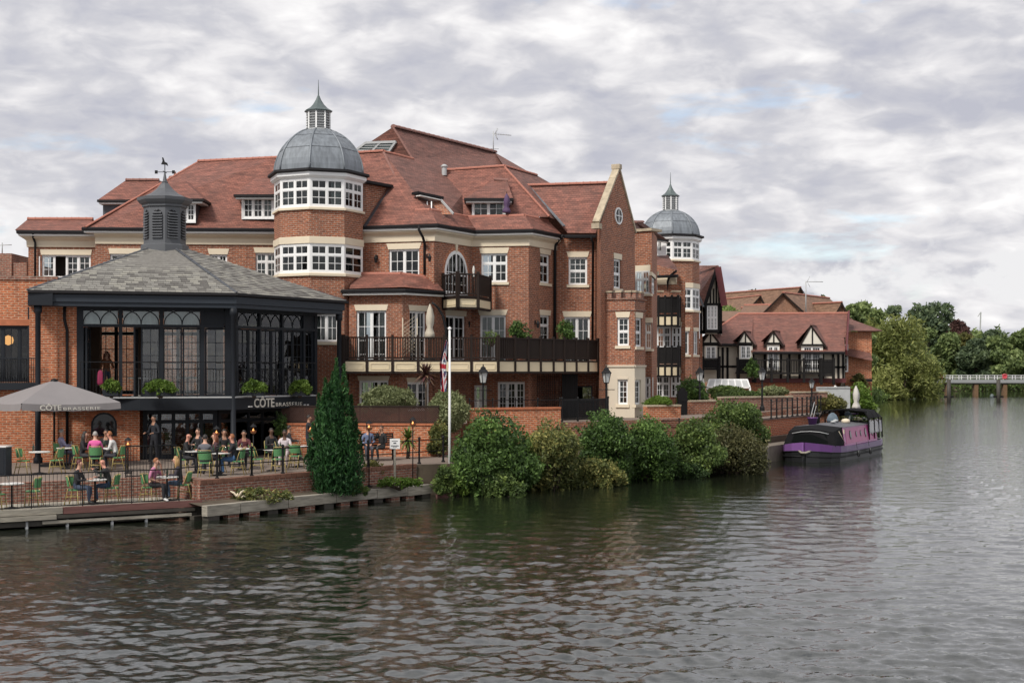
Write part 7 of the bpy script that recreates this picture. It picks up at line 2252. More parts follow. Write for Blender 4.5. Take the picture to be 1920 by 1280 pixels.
# by the doors
person('waiter in dark uniform standing in the restaurant doorway', (*xy(289, 53.0), T1), TO - .5, pose='stand', shirt=(.014, .016, .022), trousers=(.012, .013, .018), hair='black', skin='tan', arms=('bent', 'bent'))
table(366, 47.4, T1, 'dark corner table between the near bald man and grey jacket', 3, 7)
person('bald person in black facing right near the slab column', (*xy(346, 47.4), T1), RT, shirt=(.014, .014, .015), skin='ruddy', style='bald', lean=.15)
chair(341, 47.4, T1, RT, 'green chair under the bald person in black on the upper terrace')
person('person in grey jacket seated with back to the river', (*xy(383, 45.9), T1), AW, shirt=(.10, .10, .115), trousers=(.05, .05, .06), hair='black', lean=.15)
chair(385, 45.7, T1, AW, 'green chair with its back to the river under the grey jacket')
person('long red haired person in dark top beside the slab column', (*xy(404, 47.4), T1), LF + .4, shirt=(.05, .018, .022), hair='red', style='long')
chair(409, 47.5, T1, LF + .4, 'green chair under the long red haired person')
table(412, 46.3, T1, 'small table before the red haired person', 4, 8)
person('ginger haired person in black shirt and blue jeans facing left by the railing', (*xy(440, 46.5), T1), LF, shirt=(.012, .012, .016), trousers=(.05, .12, .25), skin='ruddy', hair='ginger', lean=.1, sleeves=False)
chair(446, 46.5, T1, LF, 'green chair under the ginger haired person by the railing')
person('person in dark red top facing the river below the sign', (*xy(459, 49.6), T1), TO, shirt=(.10, .025, .03), hair='black', skin='tan', lean=.2)
table(455, 48.9, T1, 'table below the lettering with people behind it', 3, 9)
chair(461, 49.9, T1, TO, 'green chair under the person in the dark red top')
person('person in black seen behind the slab column', (*xy(420, 50.4), T1), TO + .4, shirt=(.013, .013, .014), hair='black', style='short', skin='tan')
person('dark clothed person seated deep beside the shop window', (*xy(372, 51.2), T1), TO - .5, shirt=(.016, .016, .018), hair='brown')
chair(420, 50.7, T1, TO + .4, 'green chair behind the slab column'); chair(372, 51.5, T1, TO - .5, 'green chair deep beside the shop window')
# towards the cypress
table(512, 48.4, T1, 'white table left of the pale topped person', 3, 10)
chair(482, 47.6, T1, RT, 'empty green chair by the railing under the lettering')
chair(522, 47.6, T1, AW + .5, 'empty green chair with its back to the railing before the pale topped person')
chair(556, 49.4, T1, AW - .4, 'empty green chair beside the cypress')
table(560, 50.4, T1, 'white table half hidden by the cypress', 2, 11)
person('person with black hair in pale pink top facing the river', (*xy(534, 50.0), T1), TO, shirt=(.56, .50, .52), trousers=(.48, .40, .40), skin='brown', hair='black', sleeves=False)
chair(534, 50.3, T1, TO, 'green chair under the pale topped person')
person('person in black seated beside the far end of the shop windows', (*xy(508, 51.4), T1), TO + .6, shirt=(.012, .012, .013), hair='black', skin='brown')
chair(508, 51.7, T1, TO + .6, 'green chair at the far end of the shop windows')
person('person in dark coat seated against the garden wall', (*xy(541, 54.0), T1), RT + .3, shirt=(.02, .02, .022), hair='black', skin='tan')
chair(538, 54.0, T1, RT + .3, 'green chair against the garden wall')
person('person in dark clothes standing just left of the cypress', (*xy(578, 53.4), T1), RT, pose='stand', shirt=(.014, .014, .018), trousers=(.02, .025, .04), hair='black', skin='tan', arms=('bent', 'down'))
# bench right of the cypress
o = thing('park_bench', (*xy(705, 54.2), T1), 'dark slatted bench right of the cypress', 'bench')
F = Face(xy(675, 54.3), xy(738, 54.6))
for k in range(4):
    t = MB(); F.box(t, 0, F.len, T1 + .43, T1 + .46, .10 + .11 * k, .20 + .11 * k); t.build('seat_slat', M['timber_dark'], o)
for k in range(6):
    t = MB(); F.box(t, 0, F.len, T1 + .55 + .085 * k, T1 + .615 + .085 * k, .0 - .02 * k, .03 - .02 * k); t.build('back_slat', M['timber_dark'], o)
for u in (.05, F.len - .05):
    for q in (.08, .50):
        t = MB(); F.box(t, u - .03, u + .03, T1, T1 + (.43 if q > .3 else 1.05), q - .05, q - .005); t.build('leg', M['timber_dark'], o)
person('person in blue grey top on the bench half hidden by the cypress', (*xy(690, 54.0), T1), TO + .2, shirt=(.12, .15, .24), trousers=(.05, .05, .07), hair='brown', arms=('lap', 'lap'))
person('person in black at the right end of the bench', (*xy(716, 53.9), T1), TO - .6, shirt=(.012, .012, .013), trousers=(.02, .02, .02), skin='tan', hair='brown', arms=('lap', 'face'))
# upstairs
person('long haired person in brown standing inside the open upper dining room', (*xy(200, 56.0), ZF + .03), TO + .4, pose='stand', shirt=(.20, .075, .03), trousers=(.04, .06, .10), hair='red', style='long', arms=('bent', 'down'), group='people in the upper dining room')
o = thing('hanging_jacket', (*xy(188, 54.0), ZF + .03), 'bright pink jacket hung over a chair upstairs', 'jacket')
t = MB(); c = Vector((*xy(188, 54.0), ZF)); t.lathe(c + Vector((0, 0, .35)), [(.08, .1), (.13, .2), (.12, .45), (.10, .62), (.04, .7)], 10, sc=(1, .5), smooth=True); t.build('jacket', plain('pink_jacket', (.26, .02, .07), .8), o)
t = MB()
for sx in (-1, 1):
    for sy in (0, .4): t.bar(c + Vector((sx * .18, sy, .01)), c + Vector((sx * .18, sy, .45 if sy else 1.1)), .03)
t.box(c + Vector((-.2, -.02, .44)), c + Vector((.2, .42, .48))); t.build('chair_frame', M['timber_dark'], o)

# serving cabinet at the left edge
o = thing('serving_cabinet', (*xy(-2, 46.0), T1), 'dark blue serving cabinet with pale top at the left edge', 'cabinet')
x0, y0 = xy(-26, 46.0); x1, _ = xy(14, 46.0)
t = MB(); t.box((x0, 45.8, T1), (x1, 46.4, T1 + .95)); t.build('carcass', M['slate_light'], o)
t = MB(); t.box((x0 - .03, 45.77, T1 + .951), (x1 + .03, 46.43, T1 + .99)); t.build('worktop', M['table_white'], o)
for k in range(2):
    t = MB(); t.box((x0 + .03 + .34 * k, 45.78, T1 + .08), (x0 + .33 + .34 * k, 45.799, T1 + .9)); t.build('cupboard_door', M['slate_paint'], o)

# ------------------------------------------------------------------ parasols
PAR = thing('cafe_parasol', (*xy(106, 50.6), T1), 'large grey square cafe parasol with lettered valance', 'parasol')
M['canvas'] = plain('grey_canvas', (.215, .20, .20), .85, var=.06, vscale=2)
q0, q1 = Vector(xy(40, 48.2)), Vector(xy(226, 50.4))
u_ = (q1 - q0); inn = Vector((-u_.y, u_.x)).normalized() * u_.length
cs = [q0, q1, q1 + inn, q0 + inn]; cc = sum(cs, Vector((0, 0))) / 4
zv, zt_ = 3.50, 4.30
for k in range(4):
    a_, b_ = cs[k], cs[(k + 1) % 4]
    t = MB(); n_ = 8; V = []
    for i in range(n_ + 1):          # each cloth panel sags a little between its ribs
        f = i / n_
        for j in range(n_ + 1):
            g = j / n_
            p = a_.lerp(b_, g).lerp(cc, f)
            z = zv + (zt_ - zv) * f ** .92 - .10 * (1 - f) * math.sin(PI * g) * .6
            V.append((p.x, p.y, z))
    t.add(V, [(i * (n_ + 1) + j, i * (n_ + 1) + j + 1, (i + 1) * (n_ + 1) + j + 1, (i + 1) * (n_ + 1) + j) for i in range(n_) for j in range(n_)], 0, True)
    t.build('canopy_panel', M['canvas'], PAR)
    F = Face(a_, b_)
    t = MB(); V = []
    for j in range(17):
        g = j / 16; zz_ = zv - .06 * math.sin(PI * g); V += [F.pt(F.len * g, zz_, .0), F.pt(F.len * g, zz_ - .24 + .01 * math.sin(j * 2.1), .02 + .012 * math.sin(j * 1.7))]
    t.add(V, [(2 * j, 2 * j + 1, 2 * j + 3, 2 * j + 2) for j in range(16)], 0, True)
    va = t.build('valance', M['canvas'], PAR)
    t = MB(); t.tube([(a_.x, a_.y, zv - .02), (cc.x, cc.y, zt_ - .05)], .022, 6); t.build('rib', M['iron'], PAR)
    if k == 0:
        put_text('CÔTE', .26, F, F.hu(74), zv - .245, .05, PAR, M['letter'], bold=.004, width=w_of(F, 74, 114))
        put_text('BRASSERIE', .15, F, F.hu(118), zv - .255, .05, PAR, M['letter'], spacing=1.15, width=w_of(F, 118, 187))
t = MB(); t.tube([(cc.x, cc.y, T1), (cc.x, cc.y, zt_)], .04, 8); t.build('pole', M['iron'], PAR)
t = MB(); t.lathe((cc.x, cc.y, zt_ - .04), [(.14, 0), (.12, .07), (.02, .10)], 10); t.build('finial', M['iron'], PAR)
t = MB(); t.box((cc.x - .4, cc.y - .4, T1), (cc.x + .4, cc.y + .4, T1 + .09)); t.build('base', M['iron'], PAR)
def furled(label, px, pyt, pyb, Y, col, zfoot, r=.13):
    a_, b_ = at(px, pyt, Y), at(px, pyb, Y)
    o = thing('furled_parasol', (a_.x, Y, zfoot), label, 'parasol', 'furled parasols')
    h = a_.z - b_.z; t = MB(); n_ = 10; V = []; prof = [(.25, 0), (1.1, .04), (.95, .18), (.55, .33), (.8, .45), (.85, .65), (.55, .85), (.12, 1.0)]
    for i, (rr, f) in enumerate(prof):
        for k in range(n_):
            w = r * rr * (1.0 if k % 2 else .72); q = 2 * PI * k / n_ + i * .12; V.append((a_.x + w * math.cos(q), Y + w * math.sin(q), b_.z + h * f))
    t.add(V, [(i * n_ + k, i * n_ + (k + 1) % n_, (i + 1) * n_ + (k + 1) % n_, (i + 1) * n_ + k) for i in range(len(prof) - 1) for k in range(n_)], 0, True); t.build('cloth', plain('parasol_cloth', col, .85, var=.08), o)
    t = MB(); t.tube([(a_.x, Y, zfoot), (a_.x, Y, a_.z + .08)], .022, 6); t.build('pole', M['timber_dark'], o)
    t = MB(); t.lathe((a_.x, Y, zfoot), [(.25, 0), (.25, .06), (.04, .1)], 10); t.build('base', M['iron'], o)
furled('furled cream parasol on the long balcony', 806, 570, 636, 62.3, (.50, .45, .36), 5.12, .24)
furled('furled purple parasol on the roof terrace', 950, 363, 400, 66.3, (.095, .055, .12), ZE - .05, .2)
furled('small furled white parasol on the upper balcony', 888, 497, 520, 64.6, (.6, .58, .53), 8.05, .08)
furled('furled white parasol on the quay beyond the boat', 1605, 723, 768, 88.0, (.55, .53, .48), 2.15, .27)
furled('furled white parasol beside the conservatory', 1316, 706, 735, 88.0, (.6, .59, .55), 2.4, .2)
furled('furled white parasol behind the pale wall panel', 1566, 722, 745, 90.0, (.6, .59, .55), 2.15, .25)

# ------------------------------------------------------------------ railings
def railing(name, label, pts, z0s, h, rails, spacing, bars=0.0, post_w=.05, mat='iron', cap=True, barw=.014):
    """posts, rails and, where bars > 0, upright rods at that spacing"""
    o = thing(name, (pts[0][0], pts[0][1], z0s[0]), label, 'railing')
    pm, bm = {}, {}
    for (a_, b_, za, zb_) in zip(pts[:-1], pts[1:], z0s[:-1], z0s[1:]):
        a3, b3 = Vector((*a_, za)), Vector((*b_, zb_)); L_ = (b3 - a3).length; n_ = max(1, round(L_ / spacing))
        for r_ in rails:
            t = MB(); t.bar(a3 + Vector((0, 0, r_)), b3 + Vector((0, 0, r_)), .035); t.build('rail', M[mat], o)
        for k in range(n_ + 1):
            if 'p' not in pm:
                m_ = MB(); m_.lathe((0, 0, 0), [(post_w * 1.1, 0), (post_w * 1.1, .05), (post_w * .6, .08), (post_w * .55, h), (post_w * .95, h + .02), (post_w * .8, h + .07), (.005, h + .10)] if cap else [(post_w * .5, 0), (post_w * .5, h)], 8); pm['p'] = m_.mesh('post', M[mat])
            inst('post', pm['p'], o, a3.lerp(b3, k / n_))
        if bars:
            nb_ = int(L_ / bars)
            if 'b' not in bm:
                m_ = MB(); m_.box((-barw / 2, -barw / 2, .06), (barw / 2, barw / 2, h)); bm['b'] = m_.mesh('baluster', M[mat])
            for k in range(nb_):
                inst('baluster', bm['b'], o, a3.lerp(b3, (k + .5) / nb_))
    return o
dk = lambda px, out=-.06: tuple(FD_.pt(FD_.hu(px), 0, out).xy)
railing('deck_railing', 'thin black rod railing along the water edge of the lower deck', [dk(-40), dk(337)], [DZ, DZ], 1.02, (.06, 1.02), 1.35, .115, .035, cap=False, barw=.011)
FTp = Face((-16.1, 42.25), (-11.0, 45.55))
tp_ = lambda px: tuple(FTp.pt(FTp.hu(px), 0, -.12).xy)
railing('terrace_railing', 'black rod railing above the retaining wall by the steps', [tp_(238), tp_(332)], [TZ, TZ], 1.05, (.08, 1.05), .8, .10, .05, cap=False, barw=.014)
FQ = Face(WALL0 + bd * .45, WALL1)
qp = lambda px: tuple(FQ.pt(FQ.hu(px), 0, -.08).xy)
railing('quay_railing', 'black post and rail fence along the quay path beside the cypress', [qp(342), qp(475), qp(834)], [TZ, TZ, TZ], .92, (.45, .88), 1.3, 0, .065)
railing('path_railing', 'black post railing on the quay path above the boat', [at(1446, 792, 72.2).xy, at(1513, 783, 79.0).xy, at(1545, 775, 84).xy], [2.15, 2.15, 2.15], .95, (.5, .9), 1.15, 0, .07)
railing('garden_railing', 'thin black rail in front of the white french doors', [(-1.8, 58.9), (2.1, 60.7)], [3.05, 3.05], .35, (.33,), 1.2, 0, .04)
railing('ramp_railing', 'black slatted gate railing below the long balcony', [(2.2, 61.0), (4.4, 63.4)], [2.4, 2.4], 1.0, (.1, .95), 1.2, .09, .05, barw=.05)
railing('bank_railing', 'black rail behind the bushes by the planter wall', [at(1215, 790, 64.2).xy, at(1330, 790, 66.2).xy], [1.6, 1.6], .75, (.4, .72), 1.5, 0, .05)
# trellis on the garden wall
o = thing('wall_trellis', (-9, 57.2, 2.5), 'brown diamond trellis topping the garden wall', 'trellis')
F = Face((-9.5, 57.2), (-3.0, 56.65)); t = MB()
x = -.6
while x < F.len:
    for s_ in (-1, 1):
        ua, ub = max(x, 0.0), min(x + .6, F.len)
        za, zb_ = 2.56 + (ua - x), 2.56 + (ub - x)
        if s_ < 0: za, zb_ = 5.72 - za, 5.72 - zb_
        if ub - ua > .05: t.bar(F.pt(ua, za, .008 * s_), F.pt(ub, zb_, .008 * s_), .034, .010, up=(F.n.x, F.n.y, 0))
    x += .075
t.build('lattice', plain('trellis_brown', (.060, .028, .020), .8, var=.2), o)
t = MB(); F.box(t, 0, F.len, 2.5, 2.56, -.03, .04); F.box(t, 0, F.len, 3.16, 3.22, -.03, .04); t.build('frame', M['timber_dark'], o)
for k in range(5):
    u = F.len * k / 4; t = MB(); F.box(t, u - .03, u + .03, 2.45, 3.24, -.05, -.03); t.build('post', M['timber_dark'], o)
# lattice screen on the long balcony
o = thing('balcony_lattice', (*xy(765, 61.9), 5.12), 'white diamond lattice screen on the long balcony', 'trellis'); F = Face(xy(755, 61.75), xy(782, 61.9)); t = MB()
for k in range(-8, 9):
    for s_ in (-1, 1):
        for j in range(1):
            pa = [(F.len * f, 5.3 + 1.35 * ((k + f * 3 * s_) / 8 + .0)) for f in (0, 1)]
            if all(5.2 < p[1] < 7.2 for p in pa): t.bar(F.pt(*pa[0], .01 * s_), F.pt(*pa[1], .01 * s_), .01, .03, up=(F.n.x, F.n.y, 0))
t.bar(F.pt(0, 5.14, 0), F.pt(0, 7.0, 0), .04); t.bar(F.pt(F.len, 5.14, 0), F.pt(F.len, 7.0, 0), .04); t.build('lattice', M['cream'], o)
# curved lamp bracket beside the cream parasol
o = thing('arched_parasol_arm', (*xy(835, 62.6), 5.12), 'black curved parasol arm on the long balcony', 'parasol arm'); t = MB()
t.tube([(*xy(836, 62.6), 5.12), at(836, 620, 62.6), at(830, 592, 62.6), at(820, 575, 62.5), at(810, 567, 62.4)], .05, 7); t.tube([(*xy(838, 62.9), 5.12), at(838, 622, 62.9), at(833, 594, 62.9), at(823, 577, 62.8), at(811, 568, 62.5)], .03, 6); t.build('arm', M['iron'], o)

# ------------------------------------------------------------------ street lamps
M['lamp_glass'] = plain('lamp_glass', (.55, .57, .56), .15, var=.05)
def lamp_post(px, Y, pyt, zb, label, sc=1.0):
    x, _ = xy(px, Y); zt2 = at(px, pyt, Y).z; h = zt2 - zb
    o = thing('lamp_post', (x, Y, zb), label, 'street lamp', 'victorian lamp posts on the quay')
    t = MB(); hp = h - .82 * sc
    t.lathe((x, Y, zb), [(.14, 0), (.14, .5), (.09, .58), (.075, .7), (.06, .75), (.05, hp - .3), (.065, hp - .26), (.05, hp - .2), (.05, hp), (.10, hp + .03)], 12)
    t.tube([(x - .34, Y, zb + hp - .28), (x + .34, Y, zb + hp - .28)], .018, 6)
    for s_ in (-1, 1): t.lathe((x + s_ * .35, Y, zb + hp - .28), [(.0, -.03), (.03, 0), (0, .03)], 6)
    t.build('post', M['iron'], o)
    z = zb + hp + .03
    t = MB(); t.lathe((x, Y, z), [(.11 * sc, .02), (.20 * sc, .44 * sc)], 4, PI / 4 + .5); g = t.build('lantern_glass', M['lamp_glass'], o)
    t = MB()
    for k in range(4):
        q = PI / 4 + .5 + k * PI / 2
        t.bar((x + .115 * sc * math.cos(q), Y + .115 * sc * math.sin(q), z), (x + .205 * sc * math.cos(q), Y + .205 * sc * math.sin(q), z + .45 * sc), .025)
    t.lathe((x, Y, z), [(.12 * sc, -.02), (.12 * sc, .02)], 4, PI / 4 + .5); t.build('lantern_frame', M['iron'], o)
    t = MB(); t.lathe((x, Y, z + .44 * sc), [(.25 * sc, 0), (.24 * sc, .03), (.12 * sc, .16 * sc), (.13 * sc, .18 * sc), (.07 * sc, .25 * sc), (.02, .28 * sc), (.03, .32 * sc), (.0, .38 * sc)], 8, .5); t.build('lantern_cap', M['iron'], o)
lamp_post(906, 59.0, 683, 1.2, 'black lantern lamp post in front of the long balcony')
lamp_post(1137, 63.2, 685, 1.2, 'black lantern lamp post left of the stone bay')
lamp_post(1312, 73.0, 686, 1.5, 'black lantern lamp post right of the dark garden gate')
lamp_post(1429, 78.0, 686, 2.1, 'black lantern lamp post before the timbered house')
lamp_post(1522, 83.0, 708, 2.1, 'short lamp post with pale lantern left of the pale fence', .8)
# dark garden gate
o = thing('garden_gate', (*xy(1278, 71), 1.6), 'dark arched timber garden gate beside the brick planter', 'gate'); F = Face(xy(1271, 70.5), xy(1288, 71.2)); 
for k in range(5):
    u0 = F.len * k / 5; zt3 = 3.55 + .25 * math.sin(PI * (k + .5) / 5); t = MB(); F.box(t, u0 + .004, u0 + F.len / 5 - .004, 1.6, zt3, -.03, .03); t.build('board', M['timber_black'], o)
t = MB(); F.box(t, 0, F.len, 2.0, 2.1, .03, .06); F.box(t, 0, F.len, 3.1, 3.2, .03, .06); t.build('ledge', M['timber_black'], o)
# lit copper terrace lanterns
M['flame'] = emit_mat('lamp_flame', (1.0, .40, .12), 1.6)
M['copper'] = plain('copper', (.42, .17, .08), .35, metal=.7, var=.2)
def torch(px, py, Y, zb, label, kind='pole'):
    c = at(px, py, Y); o = thing('terrace_lantern', (c.x, Y, zb), label, 'lantern', 'lit copper lanterns on the terrace')
    t = MB(); t.tube([(c.x, Y, zb), (c.x, Y, c.z - .12)], .022, 6); t.lathe((c.x, Y, zb), [(.13, 0), (.13, .02), (.03, .05)], 10); t.build('pole', M['iron'], o)
    t = MB(); t.lathe((c.x, Y, c.z), [(.02, -.14), (.10, -.10), (.12, -.02), (.105, -.02), (.09, -.10)], 10); t.build('bowl', M['copper'], o)
    t = MB()
    for k in range(5): t.bar((c.x + .11 * math.cos(k * 1.257), Y + .11 * math.sin(k * 1.257), c.z - .03), (c.x + .10 * math.cos(k * 1.257), Y + .10 * math.sin(k * 1.257), c.z + .13), .012)
    t.lathe((c.x, Y, c.z + .12), [(.13, 0), (.12, .02), (.03, .10), (.0, .13)], 10); t.build('cage', M['iron'], o)
    t = MB(); t.lathe((c.x, Y, c.z - .02), [(.02, -.04), (.035, .01), (.022, .05), (.004, .09)], 8, smooth=True); t.build('flame', M['flame'], o)
torch(240, 832, 47.2, T1, 'lit copper lantern by the brick corner of the restaurant')
torch(406, 810, 50.5, T1, 'lit copper lantern left of the slab column')
torch(475, 806, 50.9, T1, 'lit copper lantern below the lettering')
torch(582, 804, 52.5, T1, 'lit copper lantern half behind the cypress')
torch(692, 800, 49.6, .5, 'lit lantern on a tall pole right of the cypress')
torch(774, 793, 50.9, .5, 'lit lantern on a tall pole right of the white notice')
# white notice on its post
o = thing('notice_board', (*xy(740, 50.2), .5), 'small white notice on a wooden post by the quay', 'sign')
x, Y = xy(740, 50.1); t = MB(); t.bar((x, Y + .03, .45), (x, Y + .03, 2.0), .07); t.build('post', M['beam'], o)
a_, b_ = at(731, 841, Y), at(750, 822, Y); t = MB(); t.box((a_.x, Y - .03, a_.z), (b_.x, Y - .01, b_.z)); bd_ = t.build('board', M['white'], o)
t = MB()
for (f0, f1, g0_, g1_) in ((.2, .8, .74, .80), (.36, .64, .50, .62), (.12, .88, .26, .34), (.3, .7, .14, .19)):
    t.box((a_.x + (b_.x - a_.x) * f0, Y - .034, a_.z + (b_.z - a_.z) * g0_), (a_.x + (b_.x - a_.x) * f1, Y - .031, a_.z + (b_.z - a_.z) * g1_))
t.build('print', M['lead_dark'], bd_)
# flagpole with its limp flag
o = thing('flagpole', (*xy(843, 52.3), .5), 'white flagpole with limp red white and blue flag', 'flagpole')
x, Y = xy(843, 52.3); t = MB(); zt4 = at(843, 618, Y).z; t.tube([(x, Y, .4), (x, Y, 3), (x, Y, zt4)], [.055, .05, .04], 10); t.lathe((x, Y, zt4), [(.05, 0), (.07, .03), (.06, .08), (.0, .12)], 10); t.build('pole', M['white'], o)
def jack(a_, b_):
    """a in 0..2 along, b in 0..1 across: 0 blue, 1 white, 2 red"""
    dx, dy = a_ - 1.0, b_ - .5
    if abs(dx) < .10 or abs(dy) < .10: return 2
    if abs(dx) < .167 or abs(dy) < .167: return 1
    for s_ in (-1, 1):
        d_ = (dx * .5 - s_ * dy) / 1.118 * 2
        if abs(d_) < .06: return 2
        if abs(d_) < .17: return 1
    return 0
t = MB(); nu, nv = 26, 44; V = []
for j in range(nv + 1):
    v = j / nv; zz_ = at(0, 642 + 92 * v, Y).z
    for i in range(nu + 1):
        u = i / nu; wd = .09 + .27 * min(1, v * 2.2) * (1 - .25 * v)
        V.append((x - .05 - wd * (u * .55 + .45 * abs(math.sin(u * 7.5 + v * 1.3))), Y - .02 + .10 * math.sin(u * 15 + v * 2), zz_ + .10 * u * (1 - v)))
for j in range(nv):
    for i in range(nu):
        t.add([V[j * (nu + 1) + i], V[j * (nu + 1) + i + 1], V[(j + 1) * (nu + 1) + i + 1], V[(j + 1) * (nu + 1) + i]], [(0, 1, 2, 3)], jack(2 * (j + .5) / nv, (i + .5) / nu), True)
t.build('flag', [plain('flag_blue', (.012, .022, .085), .8), plain('flag_white', (.6, .6, .6), .8), plain('flag_red', (.42, .02, .035), .8)], o)
# cordyline palm with its dark spiky head
def spiky(label, px, py, Y, r_, n_, mat, zb, name='cordyline', trunk=.05):
    c = at(px, py, Y); o = thing(name, (c.x, Y, zb), label, 'plant')
    t = MB(); t.tube([(c.x, Y, zb), (c.x + .02, Y, (zb + c.z) / 2), (c.x, Y, c.z)], [trunk, trunk * .9, trunk * .7], 7); t.build('trunk', M['bark'], o)
    for k in range(n_):
        q = k * 2.4; el = -.9 + 2.3 * (k / n_); el = min(el, 1.45)
        d_ = Vector((math.cos(q) * math.cos(el), math.sin(q) * math.cos(el), math.sin(el))); s_ = d_.cross(Vector((0, 0, 1))); s_ = s_.normalized() if s_.length > .1 else Vector((1, 0, 0))
        L_ = r_ * random.uniform(.8, 1.1); m_ = c + d_ * L_ * .55; e_ = c + d_ * L_ + Vector((0, 0, -.12 * L_)); w = .045 * r_ / .6
        t = MB(); t.add([c - s_ * w * .5, c + s_ * w * .5, m_ + s_ * w, m_ - s_ * w, e_], [(0, 1, 2, 3), (3, 2, 4)]); t.build('leaf_blade', mat[k % len(mat)], o)
CB = [plain('cordyline_red', (.085, .028, .028), .5, var=.2), plain('cordyline_dark', (.045, .02, .02), .5, var=.2), plain('cordyline_pale', (.17, .10, .06), .5, var=.2)]
spiky('dark red spiky cordyline palm above the garden wall', 798, 702, 58.2, .68, 70, CB, 2.4)
spiky('yellow green fan palm in front of the garden wall', 765, 822, 55.2, .62, 60, [plain('palm_green', (.13, .17, .03), .5, var=.2), plain('palm_green_dark', (.07, .11, .02), .5)], T1, 'fan_palm', .08)
shrub('dark ivy mound on the garden wall beside the flagpole', 800, 850, 790, 850, 56.2, G_MIX, 3500, .11, depth=.6)
shrub('standard green bush behind the restaurant doors', 514, 542, 776, 818, 57.0, G_DEEP, 2500, .10, depth=.6)
shrub('small yellow flowered plant by the quay railing', 676, 722, 862, 892, 50.4, G_OLIVE, 1500, .08, depth=.4)
# driftwood on the ledge
o = thing('driftwood_root', (*xy(447, 45.3), .5), 'pale branching root lying on the quay ledge', 'driftwood'); t = MB(); c = Vector((*xy(447, 44.75), .52))
for q in range(7):
    d_ = Vector((math.cos(q * .9) * .28, math.sin(q * .9) * .15, .05 + .22 * abs(math.sin(q * 1.3)))); t.tube([c, c + d_ * .6 + Vector((0, 0, .05)), c + d_], [.05, .035, .012], 6)
t.build('branches', M['cream'], o)

# ================================================================== the moored boat
BO = thing('canal_boat', (16.5, 74.5, 0), 'purple and pink wide canal boat moored at the quay with black canopies', 'boat')
bC = Vector((15.35, 71.4)); bD = Vector((.46, .888)); bD.normalize(); bR = Vector((bD.y, -bD.x))
def bp_(x, y, z):
    p = bC + bR * x + bD * y
    return Vector((p.x, p.y, z))
class BB(MB):
    def lbox(s, x0, x1, y0, y1, z0, z1, m=0):
        c = bp_((x0 + x1) / 2, (y0 + y1) / 2, (z0 + z1) / 2)
        return s.obox(c, (bR * (x1 - x0) / 2).to_3d(), (bD * (y1 - y0) / 2).to_3d(), (0, 0, (z1 - z0) / 2), m)
M['boat_black'] = plain('boat_black', (.012, .013, .014), .45, var=.2)
M['boat_purple'] = plain('boat_purple', (.105, .035, .155), .35, var=.08)
M['boat_lilac'] = plain('boat_lilac', (.20, .09, .28), .4, var=.08)
M['boat_pink'] = plain('boat_pink', (.40, .04, .19), .35, var=.08)
M['boat_pink2'] = plain('boat_pink_edge', (.44, .15, .33), .4, var=.06)
M['boat_deck'] = plain('boat_roof', (.085, .085, .095), .6, var=.2)
M['canvas_black'] = plain('black_canvas', (.008, .008, .009), .9, var=.2, spec=.15)
M['clear_vinyl'] = glass_mat('clear_vinyl', (.78, .8, .8), .12)
st = [(-1.15, .10, 1.02), (-.85, .72, .95), (-.35, 1.22, .86), (.35, 1.50, .80), (1.2, 1.58, .78), (4, 1.6, .74), (9.0, 1.6, .74), (10.1, 1.45, .76), (10.5, 1.1, .78)]
hull, band, rub = MB(), MB(), MB()
def loft(mb, prof):
    V = []; k = len(prof(st[0]))
    for s_ in st:
        V += prof(s_)
    F_ = []
    for i in range(len(st) - 1):
        for j in range(k - 1):
            F_.append((i * k + j, (i + 1) * k + j, (i + 1) * k + j + 1, i * k + j + 1))
    F_.append(tuple(range(k))); F_.append(tuple(reversed(range((len(st) - 1) * k, len(st) * k))))
    mb.add(V, F_)
loft(hull, lambda s_: [bp_(-s_[1], s_[0], s_[2] * .56), bp_(-s_[1] * .97, s_[0], 0), bp_(-s_[1] * .8, s_[0] + (.25 if s_[0] < 0 else 0), -.45), bp_(s_[1] * .8, s_[0] + (.25 if s_[0] < 0 else 0), -.45), bp_(s_[1] * .97, s_[0], 0), bp_(s_[1], s_[0], s_[2] * .56)])
hull.build('hull', M['boat_black'], BO)
for sg in (-1, 1):
    band = MB(); loft(band, lambda s_: [bp_(sg * (s_[1] + .012), s_[0], s_[2] * .56), bp_(sg * (s_[1] + .012), s_[0], s_[2]), bp_(sg * (s_[1] - .08), s_[0], s_[2]), bp_(sg * (s_[1] - .08), s_[0], s_[2] * .56)]); band.build('gunwale_band', M['boat_purple'] if sg > 0 else M['boat_lilac'], BO)
    for f, mt in ((.57, 'iron'), (.30, 'iron')):
        t = MB(); t.tube([bp_(sg * (s_[1] + .03), s_[0], s_[2] * f) for s_ in st], .03, 5); t.build('rubbing_strake', M[mt], BO)
dk_ = MB(); V = []
for s_ in st: V += [bp_(-s_[1] + .05, s_[0], s_[2] - .05), bp_(s_[1] - .05, s_[0], s_[2] - .05)]
dk_.add(V, [(2 * i, 2 * i + 1, 2 * i + 3, 2 * i + 2) for i in range(len(st) - 1)]); dk_.build('deck', M['boat_deck'], BO)
t = MB(); t.tube([bp_(-.35, -.95, .60), bp_(-.1, -1.25, .50), bp_(.1, -1.25, .50), bp_(.35, -.95, .60)], .06, 8); t.build('bow_fender', M['beam'], BO)
